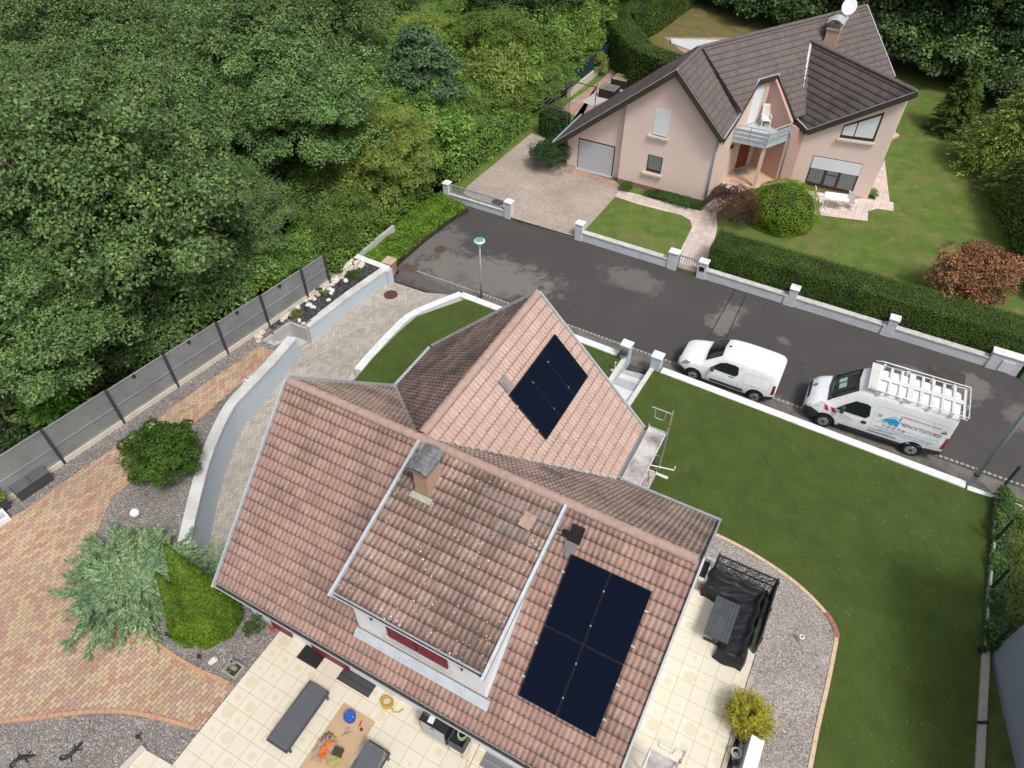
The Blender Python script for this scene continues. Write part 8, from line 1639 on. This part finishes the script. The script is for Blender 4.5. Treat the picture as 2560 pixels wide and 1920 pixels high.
# left part: box, pots, trough, balls, stakes, fountain
p, q = G('c5', 420, 850, 1.25), G('c5', 1010, 440, 1.25); d = unit(q - p); n = np.array([-d[1], d[0], 0]); c = (p + q) / 2 + n * .34
t = thing('storage_box', (c[0], c[1], 1.24), math.atan2(d[1], d[0]), 'long anthracite storage box against the grey fence', 'storage box'); Lb = float(np.linalg.norm(q - p)); B(t, 'box_body', (0, 0, .24), (Lb, .62, .48), nm('anthracite_plastic', (.055, .06, .065), (.045, .05, .055), 3, .6), .02)
for s_ in (-1, 1): B(t, 'lid', (s_ * Lb / 4, 0, .505), (Lb / 2 - .015, .68, .05), nm('lid_grey', (.12, .13, .14), (.09, .10, .105), 3, .5), .01)
p = G('c5', 100, 960, 1.25); t = thing('tall_planter', (p[0], p[1], 1.25), .95, 'tall anthracite planter with a yellow-green plant at the left edge', 'planter')
m = MB(); vs = [(sx * (.14 if z < .3 else .2), sy * (.14 if z < .3 else .2), z) for z in (0, .58) for sx, sy in ((-1, -1), (1, -1), (1, 1), (-1, 1))]; m.add(vs, [(3, 2, 1, 0), (4, 5, 6, 7)] + [(i, (i + 1) % 4, 4 + (i + 1) % 4, 4 + i) for i in range(4)]); m.build('pot', nm('anthracite_plastic', (.055, .06, .065)), t)
MB().tube([(0, 0, .56), (0, 0, .66)], [.13, .16], 16).build('inner_pot', plain('terracotta_red', (.38, .07, .04), .6), t)
rg = np.random.default_rng(2); n_ = 60; a = rg.random(n_) * 6.283; el = rg.uniform(.3, 1.4, n_); mobj('leaves', qmesh('leaves', sprays(2, np.tile([[0, 0, .62]], (n_, 1)), np.stack([np.cos(a) * np.cos(el), np.sin(a) * np.cos(el), np.sin(el)], 1), rg.uniform(.2, .42, n_), 12, .14, .3, .3, .1), leafmat('lime_leaves', [(0, (.16, .26, .02)), (1, (.42, .50, .06))], .2, tint=0)), t)
p = G('c5', 20, 1230, 1.3); t = thing('white_trough', (p[0] - .25, p[1] - .05, 1.26), .9, 'white shallow trough at the left edge of the brick path', 'trough')
for (x, y, dx, dy) in ((0, .26, 1.0, .07), (0, -.26, 1.0, .07), (.47, 0, .07, .46), (-.47, 0, .07, .46)): B(t, 'side', (x, y, .12), (dx, dy, .24), M_white, .008)
B(t, 'floor', (0, 0, .05), (.88, .46, .03), nm('trough_grey', (.45, .45, .44)), 0)
def ball(z, x, y, r, h0, label, name='garden_ball'):
    p = G(z, x, y, (h0 if not callable(h0) else h0)); t = MB().ell((0, 0, r * .93), (r, r, r), 20, 14).build(name, plain('opal_white', (.84, .84, .84), .35), None, smooth=True); t.location = [float(p[0]), float(p[1]), float(h0(p[0], p[1]) if callable(h0) else h0)]; return tag(t, label, 'garden ball')
ball('r5', 832, 118, .17, 1.25, 'large white garden ball at the upper edge of the juniper'); ball('r5', 1010, 680, .13, 1.25, 'white garden ball between the juniper and the thuja')
ball('a5', 1350, 292, .12, zleft, 'white ball in the rockery nearest the bin'); ball('a5', 1203, 400, .11, zleft, 'upper white ball of the pair in the rockery'); ball('a5', 1188, 428, .10, zleft, 'lower white ball of the pair in the rockery')
def stake(z, x, y, h0, label):
    p = G(z, x, y, h0); t = thing('garden_spotlight', (p[0], p[1], h0(p[0], p[1]) if callable(h0) else h0), 0, label, 'garden light'); MB().cyl((0, 0, 0), .014, .26, 8).build('spike', M_black, t); MB().tube([(0, 0, .25), (0, 0, .27), (0, 0, .33), (0, 0, .345)], [.045, .065, .06, .05], 14).build('lamp_head', plain('spot_black', (.02, .03, .035), .4), t)
stake('r5', 1036, 868, 1.25, 'small black garden spotlight below the thuja'); stake('r5', 1230, 1003, 1.25, 'small black garden spotlight beside the white rock'); stake('r5', 863, 1489, 1.25, 'small black garden spotlight in the gravel below the path'); stake('a5', 1280, 352, zleft, 'small black garden spotlight in the rockery nearest the bin'); stake('a5', 922, 625, zleft, 'small black garden spotlight in the middle of the rockery')
t = ht('fountain', .97, -1.14, 1.25, 'square concrete fountain basin with three tilted jugs beside the patio', 'fountain'); fg = nm('mossy_cast_stone', (.36, .37, .34), (.25, .26, .23), 7, .9, bmp=.4)
for (x, y, dx, dy) in ((0, .20, .52, .06), (0, -.20, .52, .06), (.23, 0, .06, .34), (-.23, 0, .06, .34)): B(t, 'basin_side', (x, y, .07), (dx, dy, .14), fg, .006)
B(t, 'water', (0, 0, .06), (.42, .34, .02), plain('green_water', (.05, .06, .015), .1))
for i, (x, y, z, ax, ay) in enumerate(((-.1, .14, .42, .05, -.05), (-.12, -.02, .26, .10, -.10), (.06, .04, .26, -.10, -.06))):
    j = MB(); j.tube([(x, y, .08), (x + ax * .3, y + ay * .3, z * .55), (x + ax, y + ay, z)], [.06, .085, .05], 14, cap=False); j.tube([(x + ax, y + ay, z), (x + ax * 1.2, y + ay * 1.2, z + .03)], [.05, .075], 14, cap=False); j.build('jug', nm('pale_jug' if i == 0 else 'green_jug', (.42, .42, .40) if i == 0 else (.26, .27, .22), None, 8, .9), t, smooth=True)
p = G('r5', 1665, 822, 1.3); t = thing('toy_fish', (p[0], p[1], 1.3), TH, 'small bright red ornament at the corner under the gutter', 'ornament'); MB().ell((0, 0, .06), (.10, .05, .06)).build('ornament_body', plain('bright_red', (.60, .02, .015), .35), t, smooth=True); MB().ell((-.07, .02, .09), (.04, .035, .035)).build('ornament_head', plain('bright_red', (.60, .02, .015), .35), t, smooth=True)
lowplant('r5', 1570, 825, 1.25, .34, .24, 'straggly green plant under the house corner', L_shr, 95, .07, 9, 60, .6)
# rocks: two mesh kinds, many copies
def rockmesh(seed, name='stone'):
    rg = random.Random(seed); a = [rg.uniform(0, 6) for _ in range(4)]; mb = MB().ell((0, 0, 0), (1, .8, .62), 12, 8, 0, lambda x, y, z: 1 + .13 * math.sin(3 * x + a[0]) + .12 * math.sin(4 * y + a[1]) + .1 * math.sin(5 * z + a[2] + x * 2))
    me = bpy.data.meshes.new(name); me.from_pydata(mb.v, [], mb.f); return me
rkm = [nm('ivory_stone', (.66, .60, .50), (.52, .46, .37), 9, .9, bmp=.3), nm('peach_rock', (.62, .50, .39), (.48, .38, .30), 9, .9, bmp=.3), nm('white_stone', (.74, .72, .68), (.62, .60, .56), 9, .9, bmp=.3), nm('rosy_rock', (.40, .28, .23), (.30, .21, .18), 9, .9, bmp=.3)]
RK = [rockmesh(k) for k in range(4)]
for k in range(4): RK[k].materials.append(rkm[k])
def rock(x, y, z, s, k, label, grp):
    o = bpy.data.objects.new('stone', RK[k]); COL.objects.link(o); o.location = (float(x), float(y), float(z + s * .35)); o.scale = (s, s * rnd.uniform(.8, 1.1), s * rnd.uniform(.8, 1.2)); o.rotation_euler = (rnd.uniform(-.3, .3), rnd.uniform(-.3, .3), rnd.uniform(0, 6.3)); return tag(o, label, 'stone', grp)
for i in range(240):
    t_ = rnd.random(); xs = [(640, 720), (840, 500), (960, 420), (1120, 310), (1240, 230), (1420, 90)]; f_ = t_ * 5; j = min(4, int(f_)); u_ = f_ - j; wd2 = (28, 55, 110, 110, 75, 45, 35)
    x = xs[j][0] + (xs[j + 1][0] - xs[j][0]) * u_ + rnd.gauss(0, 1) * wd2[j] * .45; y = xs[j][1] + (xs[j + 1][1] - xs[j][1]) * u_ + rnd.gauss(0, 1) * wd2[j] * .35
    p = G('a5', x, y, zleft); rock(p[0], p[1], zleft(p[0], p[1]), rnd.uniform(.07, .15), rnd.choice([0, 0, 1, 2]), 'pale rounded stone in the loose heap along the grey fence end', 'loose pale stones of the rockery')
for (x, y, s_, k, lb) in ((385, 790, .24, 3, 'large rosy rock at the foot of the fourth fence post'), (280, 850, .20, 3, 'reddish brown rock beside the large rosy rock'), (235, 890, .13, 1, 'small peach rock left of the reddish brown one'), (195, 925, .16, 2, 'white rock in the gravel below the fence'), (385, 905, .20, 0, 'flat ivory rock above the concrete steps'), (380, 950, .14, 1, 'peach rock just above the brick path end'), (420, 855, .17, 0, 'ivory rock between the rosy rock and the steps'), (90, 985, .15, 0, 'ivory rock lying alone near the path'), (535, 715, .20, 0, 'long ivory rock at the lower end of the slate bed'), (1155, 495, .12, 2, 'single pale grey stone on the black slate'), (1520, 110, .22, 0, 'large ivory slab at the upper corner of the rockery'), (1455, 135, .17, 1, 'peach slab beside the ivory slab in the rockery corner'), (990, 575, .15, 2, 'white stone below the garden spotlight'), (945, 548, .16, 2, 'bright white stone beside the garden spotlight'), (835, 722, .12, 2, 'pale flat stone near the blue wall'), (880, 752, .11, 0, 'ivory stone at the corner of the concrete wall')):
    p = G('a5', x, y, zleft); rock(p[0], p[1], zleft(p[0], p[1]), s_, k, lb, None)
p = G('r5', 1302, 1010, 1.25); rock(p[0], p[1], 1.25, .15, 2, 'white rock between the spotlight and the fountain', None)
for i in range(34):
    t_ = rnd.random(); x = 1600 - 130 * t_ + rnd.uniform(-14, 14); y = 770 + 120 * t_ + rnd.uniform(-12, 12) + 8; p = G('r4', x, y, zleft); rock(p[0], p[1], zleft(p[0], p[1]), rnd.uniform(.03, .06), 2, 'small white pebble in the wedge between brick path and curved wall', 'white pebbles by the curved wall')
for (x, y, r_, h_, lb, mt_) in ((1440, 250, .42, .22, 'feathery green plant at the upper end of the rockery', L_shr), (1040, 395, .22, .16, 'small green tuft in the middle of the stones', L_shr), (795, 650, .32, .10, 'yellow-green cushion plant in the black slate', L_yell), (1275, 215, .22, .25, 'upright green weed near the rockery spotlight', L_shr), (1135, 425, .16, .12, 'small yellow-green weed left of the white ball pair', L_yell), (355, 835, .14, .16, 'small green weed behind the rosy rock', L_shr), (690, 610, .16, .08, 'low olive plant at the edge of the slate', L_yell)):
    lowplant('a5', x, y, zleft, r_, h_, lb, mt_, int(x), .05, 16, 90, .35)
# the two black lizards
def lizard(px_, head, label, curl):
    t = thing('lizard_ornament', (float(px_[0]), float(px_[1]), 1.25), head, label, 'ornament'); m = MB()
    m.tube([(.36, 0, .05), (.28, 0, .06), (.20, 0, .05), (.08, .0, .06), (-.06, .01 * curl, .055), (-.16, .05 * curl, .04), (-.24, .12 * curl, .03), (-.24, .20 * curl, .025), (-.17, .23 * curl, .02), (-.12, .18 * curl, .02)], [.012, .04, .03, .058, .05, .036, .032, .026, .02, .01], 10)
    m.build('lizard_body', plain('black_lizard', (.012, .016, .015), .5), t, smooth=True)
    for (x, s_, f_) in ((.13, 1, .08), (.13, -1, .08), (-.06, 1, -.08), (-.06, -1, -.08)): MB().tube([(x, s_ * .03, .04), (x + f_ * .5, s_ * .11, .05), (x + f_, s_ * .16, .015)], [.018, .014, .012], 6).build('leg', plain('black_lizard', (.012, .016, .015), .5), t)
p = G('c6', 470, 980, 1.25); lizard(p, R(8), 'black lizard ornament nearest the lower left corner', -1.); p = G('c6', 1540, 900, 1.25); lizard(p, R(62), 'black lizard ornament climbing to the right of its twin', 1.)
# fallen leaves by the bin and thin cables
ground_leaves('leaf_litter', GL('r6', [(495, 150), (520, 190), (590, 200), (570, 170)], 0), .004, 160, .07, .6, leafmat('rust_litter', [(0, (.20, .06, .03)), (1, (.35, .15, .07))], .05, tint=0), .02, 41, label='small patch of rust-red fallen leaves on the road by the bin', cat='leaves', kind='stuff')
rg = np.random.default_rng(77); wl_ = []
while len(wl_) < 260:
    x, y = rg.uniform(-6, 22), rg.uniform(5, 28)
    if inpoly((x, y), lawn_r): wl_.append((x, y, zlawn(x, y) + .012))
wl_ = np.array(wl_); oo = wl_.mean(0); mobj('leaf_litter', qmesh('leaf_litter', quads(wl_, np.array([0, 0, 1.]) + rg.normal(size=wl_.shape) * .2, .06 * rg.uniform(.5, 1.4, len(wl_)), .012, rg) - oo, plain('dry_flecks', (.45, .45, .36), .9)), None, oo, label='sparse pale bits of dry leaf scattered over the large lawn', cat='leaves', kind='stuff')

# ------------------------------------------------------------------ parts that were gathered under an Empty hang from their main mesh instead
def promote(emp, main):
    kids = list(emp.children); m_ = next(k for k in kids if k.name.split('.')[0] == main)
    nm_ = emp.name.split('.')[0]; keep = {k: emp[k] for k in ('label', 'group') if k in emp.keys()}
    loc, rot, scl, par = emp.location.copy(), emp.rotation_euler.copy(), emp.scale.copy(), emp.parent
    for k in kids:
        if k is not m_: k.parent = m_
    m_.parent = par; m_.location, m_.rotation_euler, m_.scale = loc, rot, scl
    bpy.data.objects.remove(emp); m_.name = nm_
    for k, v in keep.items(): m_[k] = v
    return m_
PROM = dict(dormer='dormer_wall', chimney='stack', garage_door='door_leaf', patio_door='frame', balcony='floor_slab', wheel='tyre', roof_rack='walkway')
for o in list(bpy.data.objects):
    if o.type == 'EMPTY' and o.parent is not None:
        b_ = o.name.split('.')[0]
        if b_ == 'window': promote(o, 'roller_shutter' if any(k.name.startswith('roller') for k in o.children) else 'frame')
        elif b_ in PROM: promote(o, PROM[b_])
for o in list(bpy.data.objects):
    if o.type == 'EMPTY' and o.parent is None and o.name.split('.')[0] == 'solar_panel':
        m_ = promote(o, 'cell_surface'); w_ = m_.matrix_basis.copy(); m_.parent = house; L_ = wmat(house).inverted() @ w_; m_.location = L_.to_translation(); m_.rotation_euler = L_.to_euler()
